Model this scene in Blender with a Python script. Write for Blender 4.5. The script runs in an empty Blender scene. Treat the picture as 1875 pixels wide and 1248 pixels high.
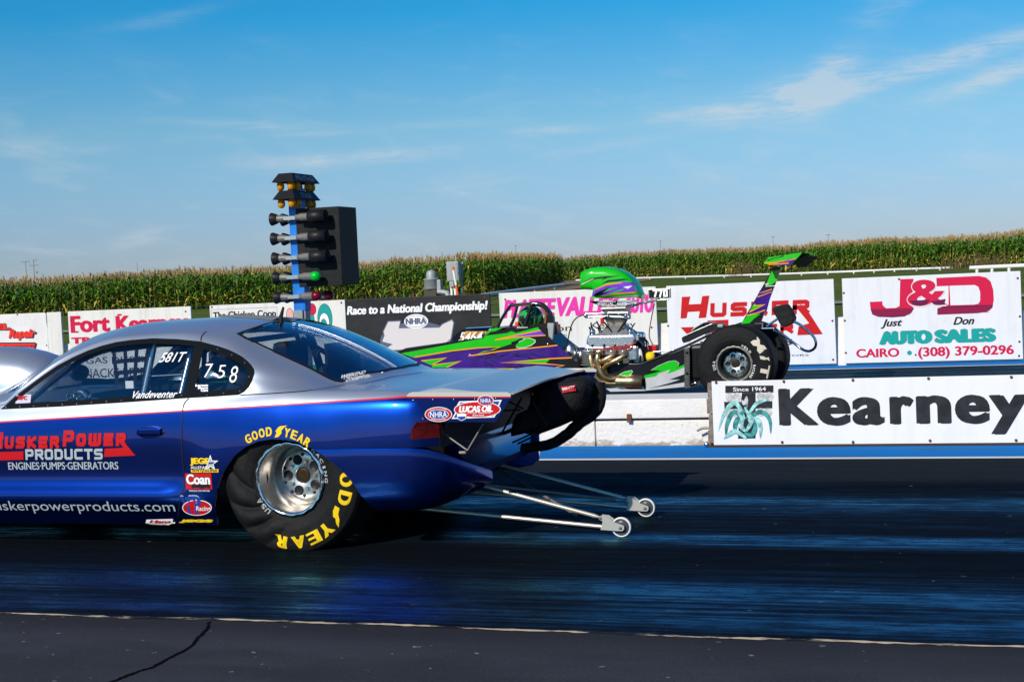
import bpy, bmesh, math, random
import numpy as np
from mathutils import Vector, Matrix
from mathutils.bvhtree import BVHTree
from mathutils.geometry import tessellate_polygon
S = bpy.context.scene
COL = S.collection
random.seed(7)
# ---------------------------------------------------------------- camera
F, YAW, PITCH, ROLL, EYE = 2682.19, 0.319483, 0.042118, -0.045581, 1.46867
PW, PH = 1875., 1248.
fw = Vector((-math.sin(YAW)*math.cos(PITCH), math.cos(YAW)*math.cos(PITCH), -math.sin(PITCH)))
r0 = Vector((math.cos(YAW), math.sin(YAW), 0)); u0 = r0.cross(fw)
rt = r0*math.cos(ROLL)+u0*math.sin(ROLL); up = -r0*math.sin(ROLL)+u0*math.cos(ROLL)
cam_d = bpy.data.cameras.new('camera'); cam = bpy.data.objects.new('camera', cam_d); COL.objects.link(cam)
cam_d.sensor_width = 36; cam_d.lens = F/PW*36; cam_d.clip_end = 6000; cam_d.clip_start = .05
M3 = Matrix((rt, up, -fw)).transposed()
cam.matrix_world = Matrix.Translation((0, 0, EYE)) @ M3.to_4x4()
S.camera = cam
EYEV = Vector((0, 0, EYE))
def ray(px, py): return fw+rt*((px-PW/2)/F)+up*((PH/2-py)/F)
def P(px, py, Y):                      # measured image point -> point in the upright plane at distance Y
    d = ray(px, py); return EYEV+d*(Y/d.y)
def PZ(px, py, Z):
    d = ray(px, py); return EYEV+d*((Z-EYE)/d.z)
# ---------------------------------------------------------------- light
S.view_settings.view_transform = 'Standard'; S.view_settings.look = 'None'
S.view_settings.exposure = 0; S.view_settings.gamma = 1; S.view_settings.use_curve_mapping = False
SUN = Vector((-.24, -.80, .52)).normalized()
sun_d = bpy.data.lights.new('sun', 'SUN'); sun_d.energy = 4.6; sun_d.angle = math.radians(.5); sun_d.color = (1, .93, .82)
sun = bpy.data.objects.new('sun', sun_d); COL.objects.link(sun); sun.rotation_euler = SUN.to_track_quat('Z', 'Y').to_euler()
world = bpy.data.worlds.new('World'); S.world = world; world.use_nodes = True
wn = world.node_tree.nodes; wl = world.node_tree.links
class NT:                              # tiny node helper
    def __init__(s, tree): s.t = tree
    def n(s, typ, **kw):
        x = s.t.nodes.new(typ)
        for k, v in kw.items(): setattr(x, k, v)
        return x
    def put(s, sock, v):
        if v is None: return
        if hasattr(v, 'links') or hasattr(v, 'is_linked'): s.t.links.new(v, sock)
        else: sock.default_value = v
    def m(s, op, a, b=None, c=None, clamp=False):
        x = s.n('ShaderNodeMath', operation=op, use_clamp=clamp)
        for i, v in enumerate((a, b, c)): s.put(x.inputs[i], v)
        return x.outputs[0]
    def mix(s, f, a, b, bt='MIX'):
        x = s.n('ShaderNodeMix', data_type='RGBA', blend_type=bt)
        s.put(x.inputs[0], f); s.put(x.inputs[6], a); s.put(x.inputs[7], b); return x.outputs[2]
    def ramp(s, f, stops, interp='LINEAR'):
        x = s.n('ShaderNodeValToRGB'); e = x.color_ramp.elements; x.color_ramp.interpolation = interp
        while len(e) < len(stops): e.new(.5)
        for q, (p, c) in zip(e, stops): q.position = p; q.color = c if len(c) == 4 else (*c, 1)
        s.put(x.inputs[0], f); return x.outputs[0]
    def noise(s, vec, scale, detail=4, rough=.55, dim='3D', dist=0):
        x = s.n('ShaderNodeTexNoise', noise_dimensions=dim); s.put(x.inputs['Vector'], vec)
        x.inputs['Scale'].default_value = scale; x.inputs['Detail'].default_value = detail; x.inputs['Roughness'].default_value = rough
        x.inputs['Distortion'].default_value = dist
        return x.outputs[0]
    def mapping(s, vec, scale=(1, 1, 1), loc=(0, 0, 0), rot=(0, 0, 0)):
        x = s.n('ShaderNodeMapping'); s.put(x.inputs[0], vec); x.inputs[1].default_value = loc
        x.inputs[2].default_value = rot; x.inputs[3].default_value = scale; return x.outputs[0]
    def sep(s, vec):
        x = s.n('ShaderNodeSeparateXYZ'); s.put(x.inputs[0], vec); return x.outputs
    def comb(s, a, b, c):
        x = s.n('ShaderNodeCombineXYZ')
        for i, v in enumerate((a, b, c)): s.put(x.inputs[i], v)
        return x.outputs[0]
    def sstep(s, v, a, b):
        x = s.n('ShaderNodeMapRange', interpolation_type='SMOOTHSTEP'); s.put(x.inputs[0], v)
        x.inputs[1].default_value = a; x.inputs[2].default_value = b; return x.outputs[0]
W_ = NT(world.node_tree)
sky = wn.new('ShaderNodeTexSky'); sky.sky_type = 'NISHITA'; sky.sun_disc = False
sky.sun_elevation = math.asin(SUN.z); sky.sun_rotation = math.atan2(SUN.x, SUN.y)
sky.air_density = 1.0; sky.dust_density = .6; sky.ozone_density = 2.0; sky.altitude = 600
tc = wn.new('ShaderNodeTexCoord')
sx, sy, sz = W_.sep(tc.outputs['Generated'])
az = W_.m('MULTIPLY', W_.m('ARCTAN2', sx, sy), 57.2958); el = W_.m('MULTIPLY', W_.m('ARCSINE', sz), 57.2958)
grade = W_.ramp(W_.m('DIVIDE', el, 40., clamp=True), [(0, (.44, .515, .78)), (.06, (.415, .54, .79)), (.15, (.41, .65, .77)), (.26, (.085, .62, .87)), (.45, (.05, .48, .88)), (1, (.06, .40, .80))])
skyc = W_.mix(1., sky.outputs[0], grade, 'MULTIPLY')
cv = W_.comb(W_.m('ADD', az, W_.m('MULTIPLY', el, 1.3)), W_.m('MULTIPLY', el, 3.), 0.)
n1 = W_.noise(cv, .30, 7, .62, dist=.6)
n2 = W_.noise(W_.comb(W_.m('ADD', az, W_.m('MULTIPLY', el, -2.)), W_.m('MULTIPLY', el, 7.), 3.), .8, 8, .68, dist=.5)
cl = 0.
for (a, e, ra, re, tilt, k) in [(-8.0, 6.2, 2.9, .52, .10, 1.0), (-6.6, 6.5, 2.1, .75, .26, 1.15), (-5.8, 7.0, 1.0, .8, .75, 1.1), (-11.2, 6.0, 1.8, .22, .1, .5), (-1.6, 7.3, 4.0, .38, .20, 1.3), (.4, 6.65, 2.6, .36, .27, 1.1),
     (-24.0, 4.95, 3.6, .26, .03, .8), (-28, 6.3, 3.2, .18, -.07, .55), (-25.5, 5.9, 1.5, .1, 0, .5), (-16.4, 5.7, 1.6, .18, 0, .65), (-32.6, 2.1, .9, .28, .2, .75), (-14, 5.0, 3, .2, .1, .35), (-20.5, 6.1, 2.2, .16, 0, .4), (-36, 5.6, 2.5, .3, .0, .4), (-3.5, 9.6, 1.0, .7, .4, .4), (-1, 10.2, 2.5, .25, .3, .4), (-31, 10.3, 2.2, .25, .2, .25),
     (25, 9, 9, 2, .1, 1), (60, 14, 14, 3, .1, 1), (-70, 12, 15, 3, .1, 1), (-120, 20, 20, 5, .1, 1), (140, 18, 22, 5, .1, 1)]:
    da = W_.m('SUBTRACT', az, a); de = W_.m('SUBTRACT', W_.m('SUBTRACT', el, e), W_.m('MULTIPLY', da, tilt))
    q = W_.m('ADD', W_.m('POWER', W_.m('ABSOLUTE', W_.m('DIVIDE', da, ra)), 2.), W_.m('POWER', W_.m('ABSOLUTE', W_.m('DIVIDE', de, re)), 2.))
    g = W_.m('MULTIPLY', W_.m('EXPONENT', W_.m('MULTIPLY', q, -1.)), k)
    cl = W_.m('ADD', g, cl)
cm = W_.m('MULTIPLY', cl, W_.m('ADD', .22, W_.m('ADD', W_.m('MULTIPLY', W_.sstep(n1, .34, .62), .55), W_.m('MULTIPLY', W_.sstep(n2, .34, .68), .75))))
haze = W_.m('MULTIPLY', W_.sstep(n1, .46, .8), W_.m('MULTIPLY', W_.sstep(el, 12., 2.), .26))
cmk = W_.m('MINIMUM', W_.m('ADD', W_.m('MULTIPLY', cm, .42), haze), .55)
skyc = W_.mix(cmk, skyc, (5.3, 5.55, 5.8, 1))
bg = wn['Background']; wl.new(skyc, bg.inputs[0]); bg.inputs[1].default_value = .125
# ---------------------------------------------------------------- materials
def mat(name, col, rough=.5, metal=0., spec=.2, coat=0., var=0., vs=8., bump=0., bs=60., emit=0., alpha=None, coatr=.05):
    m = bpy.data.materials.new(name); m.use_nodes = True; t = NT(m.node_tree); b = m.node_tree.nodes['Principled BSDF']
    c = (*col, 1)
    b.inputs['Base Color'].default_value = c; b.inputs['Roughness'].default_value = rough; b.inputs['Metallic'].default_value = metal
    b.inputs['Specular IOR Level'].default_value = spec; b.inputs['Coat Weight'].default_value = coat; b.inputs['Coat Roughness'].default_value = coatr
    geo = t.n('ShaderNodeNewGeometry')
    if var:
        n = t.noise(geo.outputs['Position'], vs, 5, .6)
        f = t.sstep(n, .28, .72)
        t.put(b.inputs['Base Color'], t.mix(f, (*[x*(1-var) for x in col], 1), (*[min(1, x*(1+var)) for x in col], 1)))
    if bump:
        n = t.noise(geo.outputs['Position'], bs, 4, .6)
        bp = t.n('ShaderNodeBump'); bp.inputs['Strength'].default_value = bump; bp.inputs['Distance'].default_value = .02
        t.put(bp.inputs['Height'], n); t.put(b.inputs['Normal'], bp.outputs[0])
    if emit: b.inputs['Emission Color'].default_value = c; b.inputs['Emission Strength'].default_value = emit
    return m
def glass_mat(name, tint, base=.04, rough=.02):
    m = bpy.data.materials.new(name); m.use_nodes = True; t = NT(m.node_tree); m.node_tree.nodes.remove(m.node_tree.nodes['Principled BSDF'])
    tr = t.n('ShaderNodeBsdfTransparent'); tr.inputs[0].default_value = (*tint, 1)
    gl = t.n('ShaderNodeBsdfGlossy'); gl.inputs['Roughness'].default_value = rough; gl.inputs[0].default_value = (1, 1, 1, 1)
    fr = t.n('ShaderNodeLayerWeight'); fr.inputs[0].default_value = .5
    mx = t.n('ShaderNodeMixShader'); t.put(mx.inputs[0], t.m('ADD', t.m('MULTIPLY', t.m('POWER', fr.outputs['Facing'], 4.), .8), base, clamp=True))
    t.put(mx.inputs[1], tr.outputs[0]); t.put(mx.inputs[2], gl.outputs[0])
    t.put(m.node_tree.nodes['Material Output'].inputs[0], mx.outputs[0]); return m
# ---------------------------------------------------------------- mesh builder
def root_of(o):
    while o.parent: o = o.parent
    return o
class MB:
    def __init__(s): s.v = []; s.f = []; s.m = []; s.s = []
    def add(s, vs, fs, m=0, smooth=False):
        b = len(s.v); s.v += [tuple(v) for v in vs]
        for f in fs: s.f.append([b+i for i in f]); s.m.append(m); s.s.append(smooth)
        return s
    def box(s, c, d, m=0, R=None, bev=0.):
        x, y, z = d[0]/2, d[1]/2, d[2]/2
        if bev:
            bm = bmesh.new(); bmesh.ops.create_cube(bm, size=1)
            for v in bm.verts: v.co = Vector((v.co.x*d[0], v.co.y*d[1], v.co.z*d[2]))
            bmesh.ops.bevel(bm, geom=bm.edges[:], offset=bev, segments=2, affect='EDGES', profile=.6)
            vs = [v.co.copy() for v in bm.verts]; bm.verts.index_update(); fs = [[v.index for v in f.verts] for f in bm.faces]; bm.free()
        else:
            vs = [Vector(q) for q in ((-x, -y, -z), (x, -y, -z), (x, y, -z), (-x, y, -z), (-x, -y, z), (x, -y, z), (x, y, z), (-x, y, z))]
            fs = [(3, 2, 1, 0), (4, 5, 6, 7), (0, 1, 5, 4), (1, 2, 6, 5), (2, 3, 7, 6), (3, 0, 4, 7)]
        if R is not None: vs = [R @ v for v in vs]
        return s.add([v+Vector(c) for v in vs], fs, m)
    def tube(s, pts, r, n=10, m=0, closed=False, caps=True):
        pts = [Vector(p) for p in pts]; N = len(pts); rs = r if isinstance(r, (list, tuple)) else [r]*N
        vs = []; prev = None
        for i, p in enumerate(pts):
            a = pts[i-1] if (i > 0 or closed) else p; b = pts[(i+1) % N] if (i < N-1 or closed) else p
            t = (b-a).normalized()
            if prev is None:
                k = Vector((0, 0, 1)) if abs(t.z) < .9 else Vector((1, 0, 0)); u = t.cross(k).normalized()
            else:
                u = (prev-t*prev.dot(t)); u = u.normalized() if u.length > 1e-6 else t.orthogonal().normalized()
            prev = u; w = t.cross(u)
            for j in range(n):
                a_ = 2*math.pi*j/n; vs.append(p+(u*math.cos(a_)+w*math.sin(a_))*rs[i])
        fs = []
        for i in range(N if closed else N-1):
            for j in range(n):
                a0 = i*n+j; a1 = i*n+(j+1) % n; i2 = (i+1) % N; fs.append((a0, a1, i2*n+(j+1) % n, i2*n+j))
        s.add(vs, fs, m, True)
        if caps and not closed:
            s.add(vs[:n], [list(range(n))[::-1]], m); s.add(vs[-n:], [list(range(n))], m)
        return s
    def cyl(s, a, b, r, r2=None, n=20, m=0): return s.tube([a, b], [r, r if r2 is None else r2], n, m)
    def lathe(s, prof, c, ax, n=32, m=0, closed=False, fn=None, smooth=True):
        c = Vector(c); ax = Vector(ax).normalized(); u = ax.orthogonal().normalized()
        if abs(ax.y) > .9: u = Vector((1, 0, 0))
        w = ax.cross(u); vs = []
        for (r, h) in prof:
            for j in range(n):
                a = 2*math.pi*j/n; q = c+ax*h+(u*math.cos(a)+w*math.sin(a))*r
                vs.append(fn(q) if fn else q)
        fs = []; K = len(prof)
        for i in range(K if closed else K-1):
            for j in range(n):
                i2 = (i+1) % K; fs.append((i*n+j, i*n+(j+1) % n, i2*n+(j+1) % n, i2*n+j))
        return s.add(vs, fs, m, smooth)
    def poly(s, pts, m=0, off=None):
        pts = [Vector(p) for p in pts]
        if off: pts = [p+Vector(off) for p in pts]
        tris = tessellate_polygon([pts]); return s.add(pts, [tuple(t) for t in tris], m)
    def prism(s, pts, d, m=0):             # closed solid from an outline, extruded by vector d
        pts = [Vector(p) for p in pts]; d = Vector(d); n = len(pts); tris = [tuple(t) for t in tessellate_polygon([pts])]
        s.add(pts+[p+d for p in pts], tris+[tuple(i+n for i in t[::-1]) for t in tris]+[(i, (i+1) % n, n+(i+1) % n, n+i) for i in range(n)], m)
        return s
    def loft(s, secs, m=0, closed=True, caps=True, smooth=True):
        n = len(secs[0]); vs = [v for q in secs for v in q]; fs = []
        for i in range(len(secs)-1):
            for j in range(n if closed else n-1):
                fs.append((i*n+j, i*n+(j+1) % n, (i+1)*n+(j+1) % n, (i+1)*n+j))
        s.add(vs, fs, m, smooth)
        if caps: s.add(secs[0], [list(range(n))[::-1]], m); s.add(secs[-1], [list(range(n))], m)
        return s
    def strip(s, pts, w, nrm, m=0, closed=False):    # flat ribbon of width w along pts in the plane with normal nrm
        pts = [Vector(p) for p in pts]; nrm = Vector(nrm).normalized(); N = len(pts); L = []; R = []
        for i, p in enumerate(pts):
            a = pts[i-1] if (i > 0 or closed) else p; b = pts[(i+1) % N] if (i < N-1 or closed) else p
            t1 = (p-a).normalized() if (p-a).length > 0 else (b-p).normalized(); t2 = (b-p).normalized() if (b-p).length > 0 else t1
            k = (t1+t2); k = k.normalized() if k.length > 1e-4 else t1
            q = nrm.cross(k); sc = 1/max(.5, k.dot(t1)); L.append(p+q*w/2*sc); R.append(p-q*w/2*sc)
        fs = [(i, (i+1) % N, N+(i+1) % N, N+i) for i in range(N if closed else N-1)]
        return s.add(L+R, fs, m)
    def build(s, name, mats, parent=None, origin=None, recalc=False):
        o0 = Vector(root_of(parent).location) if parent is not None else Vector(origin or (0, 0, 0))
        me = bpy.data.meshes.new(name); me.from_pydata([Vector(v)-o0 for v in s.v], [], s.f)
        if not isinstance(mats, (list, tuple)): mats = [mats]
        for q in mats: me.materials.append(q)
        me.polygons.foreach_set('material_index', s.m); me.polygons.foreach_set('use_smooth', s.s); me.update()
        if recalc:
            bm = bmesh.new(); bm.from_mesh(me); bmesh.ops.recalc_face_normals(bm, faces=bm.faces[:]); bm.to_mesh(me); bm.free()
        o = bpy.data.objects.new(name, me); COL.objects.link(o)
        if parent is not None: o.parent = parent
        else: o.location = o0
        return o
def fine_poly(pts, step):                 # 2-D outline -> small triangles that can follow a curved skin
    bm = bmesh.new(); vv = [bm.verts.new((q[0], q[1], 0)) for q in pts]
    for t in tessellate_polygon([[Vector((q[0], q[1], 0)) for q in pts]]):
        try: bm.faces.new([vv[i] for i in t])
        except ValueError: pass
    for _ in range(4):
        es = [e for e in bm.edges if e.calc_length() > step]
        if es: bmesh.ops.subdivide_edges(bm, edges=es, cuts=1, use_grid_fill=True); bmesh.ops.triangulate(bm, faces=bm.faces[:])
    bm.verts.index_update(); r = [(v.co.x, v.co.y) for v in bm.verts], [[v.index for v in f.verts] for f in bm.faces]; bm.free(); return r
def build_clusters(mb, name, mats, parent, gap=.07):   # one object per word or emblem: letters closer than gap belong together
    n = len(mb.v); par = list(range(n))
    def find(i):
        while par[i] != i: par[i] = par[par[i]]; i = par[i]
        return i
    for f in mb.f:
        for q in f[1:]: par[find(q)] = find(f[0])
    comp = {}
    for i in range(n): comp.setdefault(find(i), []).append(i)
    boxes = [[np.array([mb.v[i] for i in c]).min(0), np.array([mb.v[i] for i in c]).max(0), set(c)] for c in comp.values()]
    i = 0
    while i < len(boxes):
        j = i+1; hit_ = False
        while j < len(boxes):
            a, b = boxes[i], boxes[j]
            if np.all(a[0]-gap <= b[1]) and np.all(b[0]-gap <= a[1]):
                boxes[i] = [np.minimum(a[0], b[0]), np.maximum(a[1], b[1]), a[2] | b[2]]; boxes.pop(j); hit_ = True
            else: j += 1
        if not hit_: i += 1
    out = []
    for lo, hi_, c in boxes:
        o = MB(); mp = {}
        for k, q in enumerate(sorted(c)): mp[q] = k; o.v.append(mb.v[q])
        for f, m, s in zip(mb.f, mb.m, mb.s):
            if f[0] in c: o.f.append([mp[q] for q in f]); o.m.append(m); o.s.append(s)
        if o.f: out.append(o.build(name, mats, parent))
    return out
def tag(o, label=None, cat=None, group=None, kind=None):
    for k, v in (('label', label), ('category', cat), ('group', group), ('kind', kind)):
        if v: o[k] = v
    return o
def thing(name, loc, label, cat, group=None):
    o = bpy.data.objects.new(name, None); COL.objects.link(o); o.location = loc; o.empty_display_size = .2
    return tag(o, label, cat, group)
def copy_tree(o, parent=None):
    c = o.copy(); COL.objects.link(c)
    if parent: c.parent = parent
    for ch in list(o.children): copy_tree(ch, c)
    return c
def evaluated(o):                        # mesh of an object with its modifiers applied
    dg = bpy.context.evaluated_depsgraph_get(); dg.update()
    return bpy.data.meshes.new_from_object(o.evaluated_get(dg))
def boolean(o, cutter, op='DIFFERENCE'):
    md = o.modifiers.new('b', 'BOOLEAN'); md.operation = op; md.object = cutter; md.solver = 'FAST'
    me = evaluated(o); o.modifiers.clear(); old = o.data; o.data = me; bpy.data.meshes.remove(old)
def smooth_path(pts, n=6):               # Catmull-Rom through points
    pts = [Vector(p) for p in pts]; out = []
    for i in range(len(pts)-1):
        a = pts[max(0, i-1)]; b = pts[i]; c = pts[i+1]; d = pts[min(len(pts)-1, i+2)]
        for k in range(n):
            t = k/n; out.append(.5*((2*b)+(c-a)*t+(2*a-5*b+4*c-d)*t*t+(3*b-a-3*c+d)*t**3))
    return out+[pts[-1]]
# ---------------------------------------------------------------- lettering
_tc = {}
def glyphs(body, bold=0., shear=0.):
    key = (body, bold, shear)
    if key not in _tc:
        cu = bpy.data.curves.new('t', 'FONT'); cu.body = body; cu.offset = min(bold, .02); cu.shear = shear; cu.resolution_u = 5
        o = bpy.data.objects.new('t', cu); COL.objects.link(o)
        me = evaluated(o); v = np.array([x.co[:2] for x in me.vertices]); f = [tuple(p.vertices) for p in me.polygons]
        bpy.data.objects.remove(o); bpy.data.curves.remove(cu); bpy.data.meshes.remove(me)
        v0 = v.min(0); v1 = v.max(0); _tc[key] = ((v-v0)/(v1-v0), f, (v1-v0))
    return _tc[key]
class Plane:                             # letters are laid out with u to the right, v up on a real surface
    def __init__(s, o, u, v, n): s.o = Vector(o); s.u = Vector(u); s.v = Vector(v); s.n = Vector(n)
    def __call__(s, a, b, k=0.): return s.o+s.u*a+s.v*b+s.n*k
def text(mb, body, box, surf, m=0, bold=0., shear=0., smear=0., k=.002, outline=None, ow=0., warp=None):
    u0_, v0_, u1_, v1_ = box; g, f, sz = glyphs(body, bold, shear)
    def put(du, dv, mm, kk):
        vs = []
        for (a, b) in g:
            a_, b_ = u0_+(u1_-u0_)*a+du, v0_+(v1_-v0_)*b+dv
            if warp: a_, b_ = warp(a_, b_)
            vs.append(surf(a_, b_, kk))
        mb.add(vs, f, mm)
    if outline is not None:
        for i in range(8): put(math.cos(i*math.pi/4)*ow, math.sin(i*math.pi/4)*ow, outline, k-.0012-.0001*i)
    if smear:
        for i, (a, b) in enumerate(((-1, 0), (1, 0), (-.5, .3), (.5, -.3))): put(a*smear, b*smear, m, k-.0002*(i+1))
    put(0, 0, m, k)
GL = {'H': [[(0, 0), (0, 1)], [(1, 0), (1, 1)], [(0, .5), (1, .5)]], 'U': [[(0, 1), (0, .12), (.12, 0), (.88, 0), (1, .12), (1, 1)]],
 'S': [[(1, 1), (.12, 1), (0, .9), (0, .62), (.12, .52), (.88, .52), (1, .4), (1, .12), (.88, 0), (0, 0)]],
 'K': [[(0, 0), (0, 1)], [(1, 1), (.12, .5), (1, 0)]], 'E': [[(1, 1), (0, 1), (0, 0), (1, 0)], [(0, .5), (.9, .5)]],
 'R': [[(0, 0), (0, 1), (.88, 1), (1, .9), (1, .58), (.88, .46), (0, .46)], [(.5, .46), (1, 0)]],
 'P': [[(0, 0), (0, 1), (.88, 1), (1, .88), (1, .52), (.88, .4), (0, .4)]], 'W': [[(0, 1), (0, .12), (.12, 0), (.88, 0), (1, .12), (1, 1)], [(.5, 0), (.5, 1)]],
 'O': [[(.12, 0), (0, .12), (0, .88), (.12, 1), (.88, 1), (1, .88), (1, .12), (.88, 0), (.12, 0)]],
 'D': [[(0, 0), (0, 1), (.8, 1), (1, .82), (1, .18), (.8, 0), (0, 0)]], 'C': [[(1, 1), (.12, 1), (0, .88), (0, .12), (.12, 0), (1, 0)]],
 'T': [[(0, 1), (1, 1)], [(.5, 1), (.5, 0)]], 'J': [[(1, 1), (1, .12), (.88, 0), (.1, 0), (0, .1), (0, .3)]], 'G': [[(1, 1), (.12, 1), (0, .88), (0, .12), (.12, 0), (1, 0), (1, .5), (.5, .5)]],
 'N': [[(0, 0), (0, 1), (1, 0), (1, 1)]], 'A': [[(0, 0), (.5, 1), (1, 0)], [(.2, .35), (.8, .35)]], '7': [[(0, 1), (1, 1), (.4, 0)]], '0': [[(0, 0), (0, 1), (1, 1), (1, 0), (0, 0)]]}
def block(mb, word, box, surf, th, m=0, shear=0., gap=.25, k=.002, heights=None, thy=None):   # squared stroke lettering
    u0_, v0_, u1_, v1_ = box; n = len(word); heights = heights or [1.]*n
    wd = [(.35 if c == ' ' else (1.3 if c == 'W' else 1.))*(1.15 if h > 1 else 1) for c, h in zip(word, heights)]
    tot = sum(wd)+gap*(n-1); un = (u1_-u0_)/tot; x = u0_; kk = k; thy = thy or th
    for c, w, h in zip(word, wd, heights):
        if c != ' ':
            W = w*un; H = (v1_-v0_)*h
            for st in GL[c]:
                kk += .00015
                pp = [Vector((x+th/2+(W-th)*a, v0_+thy/2+(H-thy)*b, 0)) for a, b in st]
                t2 = MB(); closed = (pp[0]-pp[-1]).length < 1e-6
                e = [p.copy() for p in pp]
                if not closed:
                    e[0] = e[0]-(e[1]-e[0]).normalized()*th/2; e[-1] = e[-1]+(e[-1]-e[-2]).normalized()*th/2
                else: e = e[:-1]
                t2.strip(e, th, (0, 0, 1), closed=closed)
                mb.add([surf(v[0]+shear*(v[1]-v0_), v[1], kk) for v in t2.v], t2.f, m)
        x += (w+gap)*un
def ellipse(surf, c, ra, rb, k, n=32, rot=0):
    out = []
    for i in range(n):
        a = 2*math.pi*i/n; x, y = ra*math.cos(a), rb*math.sin(a)
        out.append(surf(c[0]+x*math.cos(rot)-y*math.sin(rot), c[1]+x*math.sin(rot)+y*math.cos(rot), k))
    return out
# ---------------------------------------------------------------- common materials
def gz(Y): return max(0., (Y-25)*.0085) if Y < 250 else (225*.0085)
K = {}
K['white'] = mat('white_paint', (.74, .73, .70), .5, var=.06, vs=3)
K['conc'] = mat('whitewashed_concrete', (.74, .71, .66), .85, var=.07, vs=5, bump=.35, bs=45)
K['black'] = mat('black_paint', (.012, .012, .014), .45)
K['rubber'] = mat('tyre_rubber', (.0065, .0065, .007), .68, spec=.2, var=.3, vs=30, bump=.15, bs=120)
K['cloth'] = mat('black_nylon', (.007, .007, .008), .75, spec=.3, var=.4, vs=14, bump=1., bs=13)
K['alu'] = mat('brushed_aluminium', (.62, .60, .57), .28, 1., var=.08, vs=40)
K['chrome'] = mat('chrome', (.72, .72, .72), .10, 1.)
K['steel'] = mat('grey_steel', (.22, .205, .18), .45, .4, var=.12, vs=30)
K['satin'] = mat('satin_tube', (.62, .56, .48), .42, .65)
K['header'] = mat('heat_tinted_header', (.74, .50, .24), .28, .92, var=.3, vs=9)
K['blue'] = mat('tree_blue_paint', (.015, .16, .55), .4, var=.1, vs=10)
K['red'] = mat('red_vinyl', (.50, .006, .010), .5)
K['orange'] = mat('orange_vinyl', (.85, .26, .01), .45)
K['yellow'] = mat('yellow_vinyl', (.82, .55, .01), .45)
K['teal'] = mat('teal_vinyl', (.005, .30, .27), .5)
K['crimson'] = mat('crimson_vinyl', (.56, .006, .055), .5)
K['pink'] = mat('pink_vinyl', (.72, .03, .35), .5)
K['ink'] = mat('black_vinyl', (.012, .013, .016), .5)
K['wvin'] = mat('white_vinyl', (.80, .80, .80), .45)
K['gvin'] = mat('silver_grey_vinyl', (.36, .42, .45), .45)
K['navy'] = mat('navy_vinyl', (.012, .05, .32), .45)
K['wood'] = mat('weathered_wood', (.20, .17, .14), .85, var=.4, vs=18, bump=.4, bs=50)
K['rust'] = mat('rusty_bolt', (.16, .06, .025), .8, .2, var=.4, vs=60)
K['zinc'] = mat('zinc_grey', (.31, .33, .335), .55, .3, var=.1, vs=4)
def panel_mat(name, col, dirt, amount):  # faded panel with rain streaks and smudges
    m = mat(name, col, .5); t = NT(m.node_tree); b = m.node_tree.nodes['Principled BSDF']; g = t.n('ShaderNodeNewGeometry').outputs['Position']
    a = t.sstep(t.noise(t.mapping(g, (7, 7, .55)), 1.4, 5, .65), .46, .72); c = t.sstep(t.noise(g, 1.9, 6, .68), .50, .74); d = t.sstep(t.noise(g, 21, 3, .6), .66, .72)
    f = t.m('MULTIPLY', t.m('ADD', t.m('ADD', t.m('MULTIPLY', a, .5), t.m('MULTIPLY', c, .5)), t.m('MULTIPLY', d, .5)), amount, clamp=True)
    t.put(b.inputs['Base Color'], t.mix(f, (*col, 1), (*dirt, 1)))
    bp = t.n('ShaderNodeBump'); bp.inputs['Strength'].default_value = .25; bp.inputs['Distance'].default_value = .03; t.put(bp.inputs['Height'], t.noise(t.mapping(g, (1.6, 1, 1.1)), 1.5, 3, .5)); t.put(b.inputs['Normal'], bp.outputs[0])
    return m
K['signw'] = panel_mat('sign_panel_white', (.70, .70, .72), (.47, .46, .44), .45)
K['signc'] = panel_mat('sign_panel_cream', (.69, .67, .62), (.42, .39, .33), .6)
K['banner'] = mat('vinyl_banner_white', (.68, .66, .64), .5, var=.06, vs=3, bump=.5, bs=2.2)
# ---------------------------------------------------------------- ground
def sheet(name, x0, x1, y0, y1, z, m, nx=1, ny=1, h=None):
    mb = MB(); xs = np.linspace(x0, x1, nx+1); ys = np.linspace(y0, y1, ny+1)
    vs = [(x, y, z+(h(y) if h else 0)) for y in ys for x in xs]
    fs = [(j*(nx+1)+i, j*(nx+1)+i+1, (j+1)*(nx+1)+i+1, (j+1)*(nx+1)+i) for j in range(ny) for i in range(nx)]
    o = mb.add(vs, fs).build(name, m); o['kind'] = 'structure'; return o
def ground_mat():
    m = bpy.data.materials.new('mown_grass'); m.use_nodes = True; t = NT(m.node_tree); b = m.node_tree.nodes['Principled BSDF']
    g = t.n('ShaderNodeNewGeometry').outputs['Position']
    a = t.noise(g, .09, 5, .6); c = t.noise(t.mapping(g, (1.2, .5, 1)), 1.6, 5, .7)
    c1 = t.mix(t.sstep(a, .38, .66), (.050, .105, .012, 1), (.135, .125, .03, 1))
    c2 = t.mix(t.sstep(c, .35, .7), c1, (.085, .13, .016, 1))
    t.put(b.inputs['Base Color'], c2); b.inputs['Roughness'].default_value = .95; b.inputs['Specular IOR Level'].default_value = .1
    bp = t.n('ShaderNodeBump'); bp.inputs['Strength'].default_value = .8; bp.inputs['Distance'].default_value = .08; t.put(bp.inputs['Height'], t.noise(g, 9, 4, .7))
    t.put(b.inputs['Normal'], bp.outputs[0]); return m
mbg = MB(); ysg = [-60, 24, 25, 60, 90, 120, 160, 250, 600, 3500]
mbg.add([(x, y, gz(y)-.02) for y in ysg for x in (-2500, 2500)], [(2*i, 2*i+1, 2*i+3, 2*i+2) for i in range(len(ysg)-1)])
mbg.build('ground', ground_mat())['kind'] = 'structure'
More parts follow.
